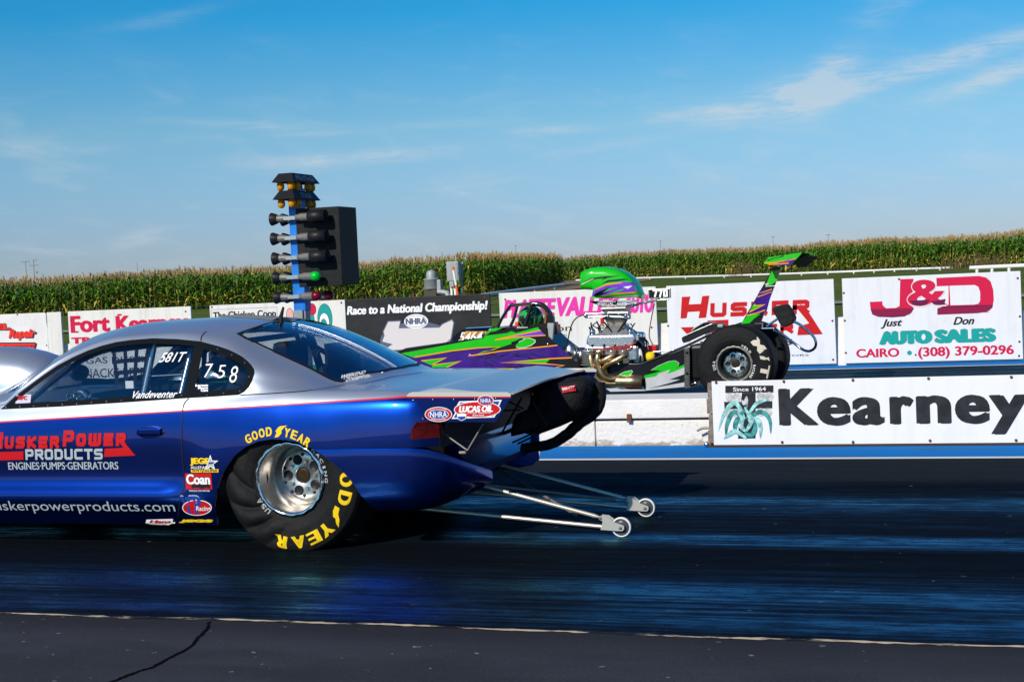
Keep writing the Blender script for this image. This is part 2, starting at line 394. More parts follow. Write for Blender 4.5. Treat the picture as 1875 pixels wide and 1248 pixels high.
def track_mat(name, bands, base=(.004, .005, .007), lane=True):
    m = bpy.data.materials.new(name); m.use_nodes = True; t = NT(m.node_tree); b = m.node_tree.nodes['Principled BSDF']
    g = t.n('ShaderNodeNewGeometry').outputs['Position']; x, y, z = t.sep(g)
    wob = t.m('MULTIPLY', t.m('SUBTRACT', t.noise(t.mapping(g, (.25, 1.2, 1)), 1., 3), .5), .16)
    yy = t.m('ADD', y, wob)
    fine = t.noise(t.mapping(g, (.55, 13, 1)), 1.6, 6, .68)      # long rubber streaks
    broad = t.noise(t.mapping(g, (.16, 2.6, 1)), 1.2, 4, .55)
    lo, hi = bands[0][0], bands[-1][0]
    f = t.m('DIVIDE', t.m('SUBTRACT', yy, lo), hi-lo, clamp=True)
    band = t.ramp(f, [((p-lo)/(hi-lo), (v, v, v)) for p, v in bands])
    band = t.sep(band)[0]
    gl = t.m('MULTIPLY', band, t.m('ADD', .28, t.m('MULTIPLY', t.sstep(fine, .40, .66), 1.0)))
    gl = t.m('MULTIPLY', gl, t.m('ADD', .5, t.sstep(broad, .3, .65)), clamp=True)
    gl = t.m('MULTIPLY', gl, t.m('ADD', .55, t.m('MULTIPLY', t.sstep(t.noise(t.mapping(g, (1, 2.2, 1)), 5., 6, .72), .36, .62), .7)), clamp=True)     # blotchy breakup
    grit = t.noise(g, 160, 3, .7); sp = t.sstep(t.noise(g, 15, 2, .5), .735, .76)
    col = t.mix(t.sstep(grit, .3, .75), (*[c*.6 for c in base], 1), (*[c*1.7 for c in base], 1))
    col = t.mix(t.m('MULTIPLY', sp, .25), col, (.30, .27, .24, 1))
    if lane: col = t.mix(t.m('MULTIPLY', t.sstep(yy, 9.8, 10.3), .75), col, (.020, .022, .025, 1))   # unused outer edge of the lane
    t.put(b.inputs['Base Color'], col); b.inputs['Roughness'].default_value = .9; b.inputs['Specular IOR Level'].default_value = .0
    bp = t.n('ShaderNodeBump'); bp.inputs['Strength'].default_value = .35; bp.inputs['Distance'].default_value = .004
    t.put(bp.inputs['Height'], grit)
    go = t.n('ShaderNodeBsdfGlossy'); go.inputs[0].default_value = (.19, .64, .93, 1)     # blue of the reflected sky put into the gloss colour
    t.put(go.inputs['Roughness'], t.m('SUBTRACT', .40, t.m('MULTIPLY', gl, .20))); t.put(go.inputs['Normal'], bp.outputs[0])
    lw = t.n('ShaderNodeLayerWeight'); fc = t.m('POWER', lw.outputs['Facing'], 3.)
    mx = t.n('ShaderNodeMixShader'); t.put(mx.inputs[0], t.m('MULTIPLY', fc, t.m('ADD', .012, t.m('MULTIPLY', gl, .72)), clamp=True))
    t.put(mx.inputs[1], b.outputs[0]); t.put(mx.inputs[2], go.outputs[0]); t.put(m.node_tree.nodes['Material Output'].inputs[0], mx.outputs[0]); return m
XA, XB = -420, 70
def apron_mat():
    m = bpy.data.materials.new('worn_asphalt'); m.use_nodes = True; t = NT(m.node_tree); b = m.node_tree.nodes['Principled BSDF']
    g = t.n('ShaderNodeNewGeometry').outputs['Position']; y = t.sep(g)[1]
    patch = t.noise(t.mapping(g, (.7, 1.6, 1)), 1.3, 6, .62); band = t.noise(t.mapping(g, (.05, 3.4, 1)), 1.1, 4, .6)
    grit = t.noise(g, 210, 4, .75); st = t.sstep(t.noise(g, 95, 2, .5), .70, .76); chip = t.sstep(t.noise(g, 17, 2, .5), .715, .74)
    col = t.mix(t.sstep(patch, .32, .68), (.020, .024, .033, 1), (.046, .052, .066, 1)); col = t.mix(t.m('MULTIPLY', t.sstep(band, .42, .66), .6), col, (.018, .021, .028, 1))
    col = t.mix(t.sstep(grit, .35, .7), t.mix(.5, col, (0, 0, 0, 1)), t.mix(.22, col, (.16, .16, .17, 1)))
    col = t.mix(t.m('MULTIPLY', st, .35), col, (.13, .12, .12, 1)); col = t.mix(t.m('MULTIPLY', chip, .7), col, (.34, .31, .28, 1))
    near = t.sstep(y, 5.35, 5.76); col = t.mix(t.m('MULTIPLY', near, .55), col, (.012, .012, .015, 1))     # rubber dust beside the joint
    t.put(b.inputs['Base Color'], col); b.inputs['Roughness'].default_value = .85; b.inputs['Specular IOR Level'].default_value = .18
    bp = t.n('ShaderNodeBump'); bp.inputs['Strength'].default_value = .6; bp.inputs['Distance'].default_value = .006
    t.put(bp.inputs['Height'], t.m('ADD', grit, t.m('MULTIPLY', patch, .6))); t.put(b.inputs['Normal'], bp.outputs[0]); return m
near_bands = [(5.7, .2), (5.85, .45), (6.0, .75), (6.35, 1.), (6.62, .9), (6.75, .2), (7.1, .06), (7.55, .05), (7.72, .7), (7.9, .8), (8.05, .12), (8.6, .08), (8.95, .5), (9.2, .65), (9.4, .1), (9.8, .06), (10.2, .04), (11.2, .03)]
sheet('asphalt_apron', XA, XB, -12, 5.75, .004, apron_mat())
sheet('near_lane', XA, XB, 5.75, 11.2, .004, track_mat('rubbered_lane', near_bands))
def edge_mat(name, col, worn, a=.40, b_=.62, sc=(.8, 9, 1)):
    m = bpy.data.materials.new(name); m.use_nodes = True; t = NT(m.node_tree); b = m.node_tree.nodes['Principled BSDF']
    g = t.n('ShaderNodeNewGeometry').outputs['Position']
    n = t.noise(t.mapping(g, sc), 2.2, 7, .68)
    t.put(b.inputs['Base Color'], t.mix(t.sstep(n, a, b_), (*worn, 1), (*col, 1))); b.inputs['Roughness'].default_value = .85; b.inputs['Specular IOR Level'].default_value = .05
    return m
# worn joint line between apron and lane
mbj = MB(); rj = random.Random(3); top = []; bot = []; xx = -30.
while xx < 6:
    w = .010+.012*rj.random() if -4.9 < xx < 1.4 else .004+.008*rj.random()
    c = 5.75+.012*math.sin(xx*1.7)+.006*math.sin(xx*7)
    top.append((xx, c+w*rj.uniform(.5, 1.1), .007)); bot.append((xx, c-w*rj.uniform(.5, 1.1), .007)); xx += .04
n = len(top); mbj.add(bot+top, [(i, i+1, n+i+1, n+i) for i in range(n-1)])
mbj.build('worn_joint_line', edge_mat('worn_line_paint', (.58, .46, .31), (.022, .022, .026), .44, .53, (1.3, 5, 1)))['kind'] = 'structure'
# crack in the apron
ck = [PZ(*q, .0065) for q in ((384, 1137), (379, 1152), (362, 1166), (349, 1183), (318, 1199), (296, 1210), (276, 1222), (258, 1226), (240, 1233), (222, 1240), (205, 1247), (170, 1262), (120, 1290))]
cp = []
for a, b in zip(ck[:-1], ck[1:]):
    for k in range(4): cp.append(a.lerp(b, k/4)+Vector((rj.uniform(-.006, .006), rj.uniform(-.006, .006), 0)))
mbc = MB(); L = []; R = []
for i, p in enumerate(cp):
    w = .006+.006*rj.random(); L.append(p+Vector((-w, w*.4, 0))); R.append(p+Vector((w, -w*.4, 0)))
n = len(L); mbc.add(L+R, [(i, n+i, n+i+1, i+1) for i in range(n-1)])
mbc.build('pavement_crack', mat('crack_dark', (.002, .002, .002), .95, spec=.05))['kind'] = 'structure'
wl_ = edge_mat('edge_white_line', (.72, .70, .66), (.30, .20, .10), .30, .36)
bl_ = edge_mat('edge_blue_paint', (.003, .165, .50), (.035, .11, .20), .30, .47, (.5, 3, 1))
sheet('white_edge_line', XA, XB, 11.2, 11.29, .005, wl_)
sheet('blue_edge_strip', XA, XB, 11.29, 13.2, .004, bl_)
sheet('median_edge_line', XA, XB, 13.2, 13.28, .005, wl_)
sheet('far_lane', XA, XB, 13.28, 20.86, .004, track_mat('rubbered_far_lane', [(13.2, .1), (15.2, .5), (16.6, .2), (17.8, .2), (18.6, .3), (21, .1)], (.012, .014, .020), lane=False))
sheet('far_white_line', XA, XB, 20.86, 20.95, .005, wl_)
sheet('far_blue_strip', XA, XB, 20.95, 22.1, .004, bl_)
sheet('gravel_path', -300, 120, 47.6, 50.2, .0, mat('gravel', (.26, .25, .22), .95, var=.3, vs=3), h=lambda y: gz(y)+.03)
mbd = MB(); dp = [(-36, 74), (-31, 88), (-32, 100), (-35, 118), (-43, 146), (-33, 142), (-28, 125), (-26, 104), (-27, 88), (-31, 74)]
mbd.poly([(x, y, gz(y)+.03) for x, y in dp]); mbd.build('bare_dirt', mat('dry_dirt', (.20, .145, .085), .95, var=.35, vs=.5))['kind'] = 'structure'
# ---------------------------------------------------------------- corn
def corn_mats():
    def leafm(name, a, b, c):
        m = bpy.data.materials.new(name); m.use_nodes = True; t = NT(m.node_tree); bs = m.node_tree.nodes['Principled BSDF']
        g = t.n('ShaderNodeNewGeometry').outputs['Position']
        n = t.noise(g, 2.6, 3, .6); n2 = t.noise(t.mapping(g, (.22, .22, .1)), 1, 3)
        col = t.mix(t.sstep(n, .3, .7), (*a, 1), (*b, 1)); col = t.mix(t.m('MULTIPLY', t.sstep(n2, .45, .7), .6), col, (*c, 1))
        t.put(bs.inputs['Base Color'], col); bs.inputs['Roughness'].default_value = .6; bs.inputs['Specular IOR Level'].default_value = .2; return m
    return [leafm('corn_leaf', (.034, .125, .006), (.105, .24, .012), (.15, .22, .016)), leafm('corn_dry_leaf', (.34, .29, .04), (.55, .42, .07), (.22, .24, .04)),
            leafm('corn_tassel', (.34, .21, .08), (.48, .33, .14), (.28, .22, .08)), leafm('corn_stalk', (.10, .14, .03), (.22, .21, .05), (.13, .12, .03))]
CM = corn_mats()
def cornfield(name, rows, label, seed):
    rg = np.random.default_rng(seed); V = []; FQ = []; MI = []
    def quads(pts_l, pts_r, mi):
        b = len(V); n = len(pts_l); V.extend(pts_l); V.extend(pts_r)
        for i in range(n-1): FQ.append((b+i, b+i+1, b+n+i+1, b+n+i)); MI.append(mi)
    for (x, y, full) in rows:
        z0 = gz(y); h = 2.15+rg.normal(0, .11)+.10*math.sin(x*.35+1.3*math.sin(x*.11))+.06*math.sin(x*1.3+y*.2); lx, ly = rg.normal(0, .05, 2)
        def pt(s, dx=0, dy=0): return (x+lx*s+dx, y+ly*s+dy, z0+s)
        if full:
            a = rg.uniform(0, 3.14); c, s_ = math.cos(a)*.018, math.sin(a)*.018
            quads([pt(0, -c, -s_), pt(h*.6, -c, -s_), pt(h, -c*.4, -s_*.4)], [pt(0, c, s_), pt(h*.6, c, s_), pt(h, c*.4, s_*.4)], 3)
        nl = rg.integers(9, 12) if full else 6
        for k in range(nl):
            t = (k+.6)/nl if full else .40+.60*k/nl
            zb = h*(.10+.86*t); az_ = rg.uniform(0, 6.28); L = rg.uniform(.55, .95)*(1 if t < .8 else .7); w = rg.uniform(.045, .080)
            dx, dy = math.cos(az_), math.sin(az_); px_, py_ = -dy*w, dx*w; rise = rg.uniform(.15, .42); droop = rg.uniform(.2, .75)
            l, r = [], []
            for q, ww in ((0, .5), (.3, 1.), (.62, .9), (1., .05)):
                zz = rise*q*1.5-droop*q*q; tw = rg.normal(0, .012)
                X, Y_, Z = x+lx*zb+dx*L*q*.8, y+ly*zb+dy*L*q*.8, z0+zb+zz
                l.append((X+px_*ww, Y_+py_*ww, Z+tw)); r.append((X-px_*ww, Y_-py_*ww, Z-tw))
            dry = (t < .34 and rg.random() < .42) or rg.random() < .03
            quads(l, r, 1 if dry else 0)
        if full and rg.random() < .5:            # ear in its pale husk
            zb = h*rg.uniform(.34, .46); a = rg.uniform(0, 6.28); dx, dy = math.cos(a), math.sin(a)
            quads([pt(zb, dx*.02-.035*dy, dy*.02+.035*dx), pt(zb+.13, dx*.07-.04*dy, dy*.07+.04*dx), pt(zb+.27, dx*.12, dy*.12)],
                  [pt(zb, dx*.02+.035*dy, dy*.02-.035*dx), pt(zb+.13, dx*.07+.04*dy, dy*.07-.04*dx), pt(zb+.27, dx*.12+.01, dy*.12)], 1)
        for k in range(5 if full else 4):
            a = rg.uniform(0, 6.28); sp = rg.uniform(.03, .16) if k else .01; L = rg.uniform(.26, .42); w = .016 if full else .022
            dx, dy = math.cos(a), math.sin(a)
            quads([pt(h-.02, -w*dy, w*dx), pt(h+L*.6, sp*dx*.6-w*dy, sp*dy*.6+w*dx), pt(h+L, sp*dx*1.5, sp*dy*1.5)],
                  [pt(h-.02, w*dy, -w*dx), pt(h+L*.6, sp*dx*.6+w*dy, sp*dy*.6-w*dx), pt(h+L, sp*dx*1.5+.004, sp*dy*1.5)], 2)
    me = bpy.data.meshes.new(name); me.from_pydata(V, [], FQ)
    for q in CM: me.materials.append(q)
    me.polygons.foreach_set('material_index', MI); me.update()
    o = bpy.data.objects.new(name, me); COL.objects.link(o); tag(o, label, 'cornfield', kind='stuff'); return o
rc = np.random.default_rng(5)
def field_rows(front, inward, ndense, nsparse, step=.17):
    out = []; front = [Vector((*q, 0)) for q in front]; iv = Vector((*inward, 0)).normalized()
    for r in range(ndense+nsparse):
        d = r*.62 if r < ndense else ndense*.62+(r-ndense)*2.4
        st = step*(1+.12*r) if r < ndense else .42+.04*(r-ndense)
        for a, b in zip(front[:-1], front[1:]):
            L = (b-a).length; t = rc.uniform(0, st)
            while t < L:
                p = a.lerp(b, t/L)+iv*d+Vector((rc.normal(0, .05), rc.normal(0, .06), 0))
                out.append((p.x, p.y, r < ndense)); t += st*rc.uniform(.7, 1.35)
    return out
left_rows = field_rows([(-70, 70.5), (-60.5, 77.5), (-38, 87), (-30.2, 86.5)], (-.25, 1), 9, 22, .19)
left_rows += field_rows([(-30.2, 87.5), (-33.2, 114)], (-1, .1), 4, 0)
left_rows = [q for q in left_rows if q[0] < -30.0-(q[1]-86)*.11]
cornfield('cornfield', left_rows, 'tall green corn behind the signs on the left, brown tassels on top, ending at the dirt corner', 1)
right_rows = field_rows([(-47, 148), (-30, 141), (-14, 129), (-1, 118), (8, 112)], (.1, 1), 9, 14, .22)
cornfield('cornfield', right_rows, 'farther strip of green corn on the right above the white guard rail', 2)
# weeds
def weeds(name, cx, y, w, h, n, label, seed):
    rg = random.Random(seed); mb = MB()
    for i in range(n):
        x = cx+rg.gauss(0, w); yy = y+rg.gauss(0, .3); z = gz(yy); H = h*rg.uniform(.4, 1); lx, ly = rg.gauss(0, .22)*H, rg.gauss(0, .15)*H
        mb.tube([(x, yy, z-.02), (x+lx*.4, yy+ly*.4, z+H*.6), (x+lx, yy+ly, z+H)], [.012, .010, .004], 4)
        for k in range(5):
            t = rg.uniform(.3, 1); a = rg.uniform(0, 6.3); q = Vector((x+lx*t*.8, yy+ly*t*.8, z+H*t)); e = q+Vector((math.cos(a)*.14, math.sin(a)*.14, rg.uniform(.02, .2)))
            s_ = Vector((0, 0, .02)); mb.add([q-s_, q+s_, e], [(0, 1, 2)])
    o = mb.build(name, mat('dry_weed', (.16, .10, .05), .9, var=.4, vs=3)); return tag(o, label, 'weeds', kind='stuff')
weeds('dry_weeds', -19.5, 118, .7, 1.5, 60, 'clump of dry brown weeds behind the tall wing', 1)
weeds('dry_weeds', -.5, 108, 2.2, 1.2, 130, 'dry brown weeds along the guard rail at the right', 2)
weeds('dry_weeds', -33, 87, 1.6, .9, 40, 'short dry stalks by the end of the near corn', 3)
# ---------------------------------------------------------------- rails and pipe
def rail(name, pts, r, n, label, cat, m):
    t = thing(name, pts[0], label, cat); mb = MB(); mb.tube(pts, r, 8); mb.build('pipe', m, t)
    for i in range(n):
        f = (i+.5)/n*(len(pts)-1); k = int(f); p = Vector(pts[k]).lerp(Vector(pts[k+1]), f-k); q = MB(); q.cyl((p.x, p.y, gz(p.y)-.1), (p.x, p.y, p.z), r*.8, n=6); q.build('support_post', m, t)
    return t
def GP(px, py, h=0.):                    # point h above the rising ground seen at an image position
    d = ray(px, py); d = d/d.y; Y = 24.
    while Y < 600 and EYE+d.z*Y > gz(Y)+h: Y += .1
    return EYEV+d*Y
rail('irrigation_pipe', [tuple(GP(*q, .25)) for q in ((880, 541.5), (899, 538.5), (960, 530), (1033, 521))], .11, 6, 'pale pipe lying along the end of the near corn, running away to the right', 'pipe', mat('pipe_paint', (.55, .62, .66), .5))
rail('guard_rail', [tuple(GP(*q, .15)) for q in ((1055, 513), (1180, 508.5), (1339, 504.4), (1444, 501), (1557, 497), (1644, 493), (1743, 490))], .08, 14, 'long thin white rail at the foot of the far corn', 'rail', K['white'])
rail('guard_rail', [tuple(GP(*q, .6)) for q in ((1775, 490.5), (1830, 488), (1900, 485))], .10, 4, 'thicker white rail above the right end of the J&D sign', 'rail', K['white'])
# ---------------------------------------------------------------- utility poles
def upole(px, ytop, ybot, Y, arms, label, r=.13):
    a = P(px, ybot, Y); b = P(px, ytop, Y); t = thing('utility_pole', (a.x, Y, gz(Y)), label, 'utility pole', 'utility poles on the skyline')
    MB().cyl((a.x, Y, gz(Y)-.5), (a.x, Y, b.z), r, r*.7, 8).build('pole', K['wood'], t)
    s = Y/F
    for (dx0, dx1, dy) in arms:
        z = b.z-dy*s; MB().box((a.x+(dx0+dx1)/2*s, Y-.12, z), ((dx1-dx0)*s, .12, .22)).build('crossarm', K['wood'], t)
    return t
upole(48.5, 478, 506, 420, [(-12, 11, 1.5)], 'utility pole with one crossarm, left one of the pair at far left')
t = upole(63, 475, 506, 420, [(-11, 12, 12.5), (0, 11, 2)], 'utility pole with two crossarms and a transformer, right one of the pair at far left')
a = P(68, 499, 420); MB().cyl((a.x, 419.7, a.z-.4), (a.x, 419.7, a.z+.5), .3, n=10).build('transformer', K['zinc'], t)
upole(252, 480, 500, 650, [], 'bare far pole rising above the left corn')
upole(945, 449, 466, 650, [(-3, 3, 1.5)], 'tiny far pole with a short crossarm above the corn, left of the air scoop')
upole(1210, 440, 462, 650, [(-2.5, 2.5, 1.5)], 'tiny far pole above the corn, right of the air scoop')
upole(1416, 432, 452, 650, [(-3.5, 3.5, 2)], 'tiny far pole above the corn, left of the tall wing')
upole(1517, 428, 448, 650, [(-4, 4, 2)], 'tiny far pole above the corn, right of the tall wing')
# ---------------------------------------------------------------- electrical gear by the corn
YE = 62.
def z6(x, y): return (720+x/4.464, 420+y/4.464)
a = P(*z6(495, 545), YE); t = thing('electrical_cabinet', (a.x, YE, gz(YE)), 'grey electrical cabinet on two posts in front of the corn', 'electrical cabinet')
c0 = P(*z6(450, 425), YE); c1 = P(*z6(540, 260), YE)
MB().box(((c0.x+c1.x)/2, YE, (c0.z+c1.z)/2), (c1.x-c0.x, .35, c1.z-c0.z), bev=.02).build('cabinet', K['zinc'], t)
MB().box(((c0.x+c1.x)/2+.06, YE-.19, (c0.z+c1.z)/2), ((c1.x-c0.x)*.62, .03, (c1.z-c0.z)*.94)).build('door', mat('cabinet_door', (.30, .32, .33), .5, .2), t)
MB().box((P(*z6(487, 440), YE).x, YE-.05, P(*z6(487, 440), YE).z), (.2, .25, .3)).build('meter_box', K['zinc'], t)
for xx in (474, 503): q = P(*z6(xx, 425), YE); MB().box((q.x, YE, (q.z+gz(YE))/2), (.09, .09, q.z-gz(YE))).build('post', K['white'], t)
a = P(*z6(488, 305), YE-.6); b = P(*z6(540, 545), YE-.6); b.z = gz(YE)
t = thing('marker_pole', b, 'leaning orange and white marker pole in front of the grey cabinet', 'pole')
mo = mat('marker_orange', (.75, .13, .03), .5); mid = b.lerp(a, .55); hi = b.lerp(a, .92)
MB().cyl(b, mid, .06, n=8).build('pole_base', mo, t); MB().cyl(mid, hi, .06, n=8).build('white_band', K['white'], t); MB().cyl(hi, a, .06, n=8).build('pole_tip', mo, t)
a = P(*z6(568, 260), YE+.4); b = P(*z6(547, 545), YE+.4); b.z = gz(YE)
tag(MB().cyl(b, a, .05, n=8).build('steel_post', K['zinc'], origin=b), 'thin grey steel post right of the grey cabinet', 'post')
YP = 58.; a = P(*z6(318, 545), YP); t = thing('pump_motor', (a.x, YP, gz(YP)), 'grey pump motor with a domed cap left of the electrical cabinet', 'pump')
q0 = P(*z6(317, 490), YP); q1 = P(*z6(317, 410), YP); q2 = P(*z6(317, 372), YP)
MB().lathe([(0, 0), (.30, 0), (.33, .05), (.33, (q1.z-q0.z)), (.36, q1.z-q0.z+.02), (.30, q1.z-q0.z+.06), (0, q1.z-q0.z+.08)], q0, (0, 0, 1), 16).build('motor_body', K['zinc'], t)
MB().lathe([(.22, 0), (.22, .2), (.17, .32), (0, .38)], (q0.x, YP, q1.z+.05), (0, 0, 1), 14).build('motor_cap', K['zinc'], t)
q = P(*z6(362, 452), YP); MB().box(q, (.38, .3, .42), bev=.02).build('junction_box', K['zinc'], t)
MB().box((q0.x, YP, (q0.z+gz(YP))/2), (.55, .5, q0.z-gz(YP))).build('pump_base', mat('dark_cast_iron', (.07, .06, .05), .8), t)
MB().tube([(q0.x+.3, YP-.1, q0.z-.1), (q0.x+.7, YP-.1, q0.z-.15), (q0.x+.95, YP-.1, gz(YP))], .13, 8).build('discharge_pipe', K['zinc'], t)
# ---------------------------------------------------------------- far wall and signs
YS = 21.56
tw = MB()
tw.prism([(-60, 21.62, 0), (-60, 21.68, .70), (-60, 21.9, .70), (-60, 22.0, 0)], (72, 0, 0)); o = tw.build('concrete_wall', K['conc'], origin=(-20, 21.8, 0)); tag(o, 'low white concrete wall carrying the sign boards along the far lane', 'wall')
SP = Plane((0, YS, 0), (1, 0, 0), (0, 0, 1), (0, -1, 0))
def bx(bl, tr, Y=YS):
    a = P(*bl, Y); b = P(*tr, Y); return (a.x, a.z, b.x, b.z)
def pw(pts, Y=YS): return [P(*q, Y) for q in pts]
def board(name, x0, x1, z0, z1, label, m, th=.035, cat='sign', group='sponsor signs on the far wall'):
    t = thing(name, ((x0+x1)/2, YS, 0), label, cat, group)
    MB().box(((x0+x1)/2, YS+th/2, (z0+z1)/2), (x1-x0, th, z1-z0), bev=.006).build('board', m, t); return t
def bolts(t, pts, Y=YS, r=.016, m=None, n=10):
    for q in pts:
        c = P(*q, Y); b = MB(); b.lathe([(0, -.012), (r*.8, -.010), (r, -.002), (r, .004)], c, (0, 1, 0), n); b.build('bolt', m or K['rust'], t)
zb, zt = .035, 1.26
def xs_(pl, pr, y=600): return P(*pl, YS).x, P(*pr, YS).x
# --- J&D
z3 = lambda x, y: (1500+x/4.16, 400+y/4.16)
x0, x1 = xs_((1541.3, 509.4), (1868.5, 496)); t = board('advertising_sign', x0, x1, zb, zt, 'white J&D Auto Sales sign in crimson and teal letters, at far right', K['signw'])
mb = MB(); CR, TE, IN, WH, DP = range(5)
Jp = [(385, 635), (480, 630), (484, 660), (510, 683), (585, 680), (612, 665), (617, 462), (718, 458), (712, 560), (700, 660), (722, 683), (700, 720), (650, 745), (560, 752), (450, 748), (405, 730), (392, 690)]
mb.poly(pw([z3(*q) for q in Jp]), CR, (0, -.002, 0))
mb.poly(pw([z3(*q) for q in [(391, 690), (722, 683), (700, 720), (650, 745), (560, 752), (450, 748), (405, 730)]]), DP, (0, -.003, 0))
Dp = [(892, 452), (1215, 437), (1270, 448), (1305, 478), (1325, 540), (1330, 620), (1318, 680), (1280, 708), (1210, 720), (900, 732), (900, 683), (938, 672), (985, 655), (985, 512), (895, 516)]
mb.poly(pw([z3(*q) for q in Dp]), CR, (0, -.002, 0))
mb.poly(pw([z3(*q) for q in [(992, 512), (1185, 506), (1212, 520), (1226, 560), (1226, 625), (1212, 648), (1180, 655), (1000, 660)]]), WH, (0, -.003, 0))
mb.poly(pw([z3(*q) for q in [(900, 684), (945, 668), (1324, 657), (1318, 680), (1280, 708), (1210, 720), (900, 732)]]), DP, (0, -.0034, 0))
for k in range(4):
    for (xa, xb_, ya, yb) in ((398+k*7, 712-k*8, 697, 691), (905, 1320-k*9, 689, 672)):
        mb.strip([q+Vector((0, -.0042, 0)) for q in pw([z3(xa, ya+k*13), z3(xb_, yb+k*13)])], .006, (0, 1, 0), CR)
text(mb, '&', bx(z3(680, 668), z3(962, 460)), SP, CR, bold=.02, smear=.012, k=.0065, outline=WH, ow=.022)
mb.poly(pw([z3(*q) for q in [(690, 625), (845, 618), (815, 655), (765, 667), (715, 655)]]), DP, (0, -.0068, 0)); mb.poly(pw([z3(*q) for q in [(850, 630), (962, 612), (955, 650), (915, 660), (870, 652)]]), DP, (0, -.0068, 0))
text(mb, 'Just', bx(z3(470, 840), z3(632, 762)), SP, IN, bold=.018, smear=.003, shear=.35)
text(mb, 'Don', bx(z3(1022, 810), z3(1180, 745)), SP, IN, bold=.018, smear=.003, shear=.35)
text(mb, 'AUTO', bx(z3(472, 957), z3(845, 852)), SP, TE, bold=.02, smear=.030, k=.005, outline=IN, ow=.010)
text(mb, 'SALES', bx(z3(895, 945), z3(1330, 837)), SP, TE, bold=.02, smear=.030, k=.005, outline=IN, ow=.010)
text(mb, 'CAIRO', bx(z3(285, 1060), z3(607, 985)), SP, CR, bold=.018, smear=.004)
text(mb, '(308) 379-0296', bx(z3(757, 1072), z3(1480, 960)), SP, CR, bold=.018, smear=.004)
c = P(*z3(688, 1022), YS); mb.poly(ellipse(SP, (c.x, c.z), .033, .033, .002, 20), TE); c = P(*z3(735, 1038), YS); mb.poly(ellipse(SP, (c.x, c.z), .014, .014, .002, 12), IN)
build_clusters(mb, 'lettering', [K['crimson'], K['teal'], K['ink'], K['signw'], mat('dark_maroon', (.12, .006, .05), .5)], t)
bolts(t, [z3(187, 567), z3(195, 777), z3(203, 1022), z3(608, 461), z3(1512, 454), z3(1528, 745), z3(1525, 937), z3(1522, 1045)])
# --- Husker Power (far wall)
zh = lambda x, y: (1180+x/4.16, 440+y/4.16)
x0, x1 = xs_((1219.7, 523.7), (1526.3, 514)); t = board('advertising_sign', x0, x1, zb, zt, 'white Husker Power sign in red letters behind the dragster tyres', K['signw'])
mb = MB(); RD, GY, IN = 0, 1, 2
def logo(mb, surf, b1, b2, th1, th2, red, tri=None, shear=.0, k=.002):
    block(mb, 'HUSKER', b1, surf, th1, red, shear, heights=[1.35, 1, 1, 1, 1, 1], k=k, thy=th1*.9)
a = P(*zh(285, 592), YS); b = P(*zh(1250, 452), YS)
H = [[(285, 430), (350, 427), (338, 487), (430, 483), (440, 424), (495, 420), (470, 588), (412, 592), (422, 540), (330, 545), (322, 592), (275, 595)]]
for q in H: mb.poly(pw([zh(*r) for r in q]), RD, (0, -.002, 0))
block(mb, 'USKER', bx(zh(500, 585), zh(1250, 450)), SP, .064, RD, .07, thy=.062)
mb.poly(pw([zh(*q) for q in [(1165, 520), (1225, 505), (1358, 712), (1165, 720), (1175, 655), (1255, 630)]]), RD, (0, -.0075, 0))
P_ = [(480, 610), (640, 603), (640, 650), (610, 690), (500, 705), (480, 700)]
mb.poly(pw([zh(*q) for q in P_]), RD, (0, -.002, 0)); mb.poly(pw([zh(*q) for q in [(275, 662), (380, 658), (330, 720)]]), RD, (0, -.002, 0))
block(mb, 'OWER', bx(zh(640, 722), zh(1130, 630)), SP, .05, RD, .05)
text(mb, 'PRODUCTS', bx(zh(430, 815), zh(1125, 748)), SP, GY, bold=.02, smear=.006)
text(mb, 'ENGINES·PUMPS·GENERATORS', bx(zh(300, 905), zh(1252, 865)), SP, GY, bold=.008)
build_clusters(mb, 'lettering', [K['red'], mat('charcoal_vinyl', (.045, .05, .06), .5), K['ink']], t)
bolts(t, [zh(180, 650), zh(1432, 612), zh(1437, 907), zh(185, 925)])
# --- Platte Valley
zp = lambda x, y: (890+x/7.8, 540+y/7.8); z8 = lambda x, y: (1020+x/4.623, 460+y/4.623)
x0, x1 = xs_((913.4, 540.7), (1200.5, 527)); t = board('advertising_sign', x0, x1, zb, zt, 'white Platte Valley Auto sign in pink letters behind the engine', K['signc'])
mb = MB()
kw = dict(bold=.02, smear=.012, k=.005, outline=1, ow=.006, shear=.25)
text(mb, 'PLATTE', bx(zp(258, 325), zp(990, 48)), SP, 0, **kw); text(mb, 'VALLEY', bx(zp(1030, 300), (1136, 540.5)), SP, 0, **kw); text(mb, 'AUTO', bx((1143, 573), (1195, 537.6)), SP, 0, **kw)
text(mb, 'Lexington', bx((931, 613), zp(1222, 420)), SP, 1, bold=.004); text(mb, 'Kearney', bx(z8(285, 672), z8(665, 588)), SP, 1, bold=.004)
text(mb, '0', bx(zp(1112, 600), zp(1150, 560)), SP, 1, bold=.004)
build_clusters(mb, 'lettering', [K['pink'], K['ink']], t); bolts(t, [z8(800, 643), (925, 548), (1190, 535)])
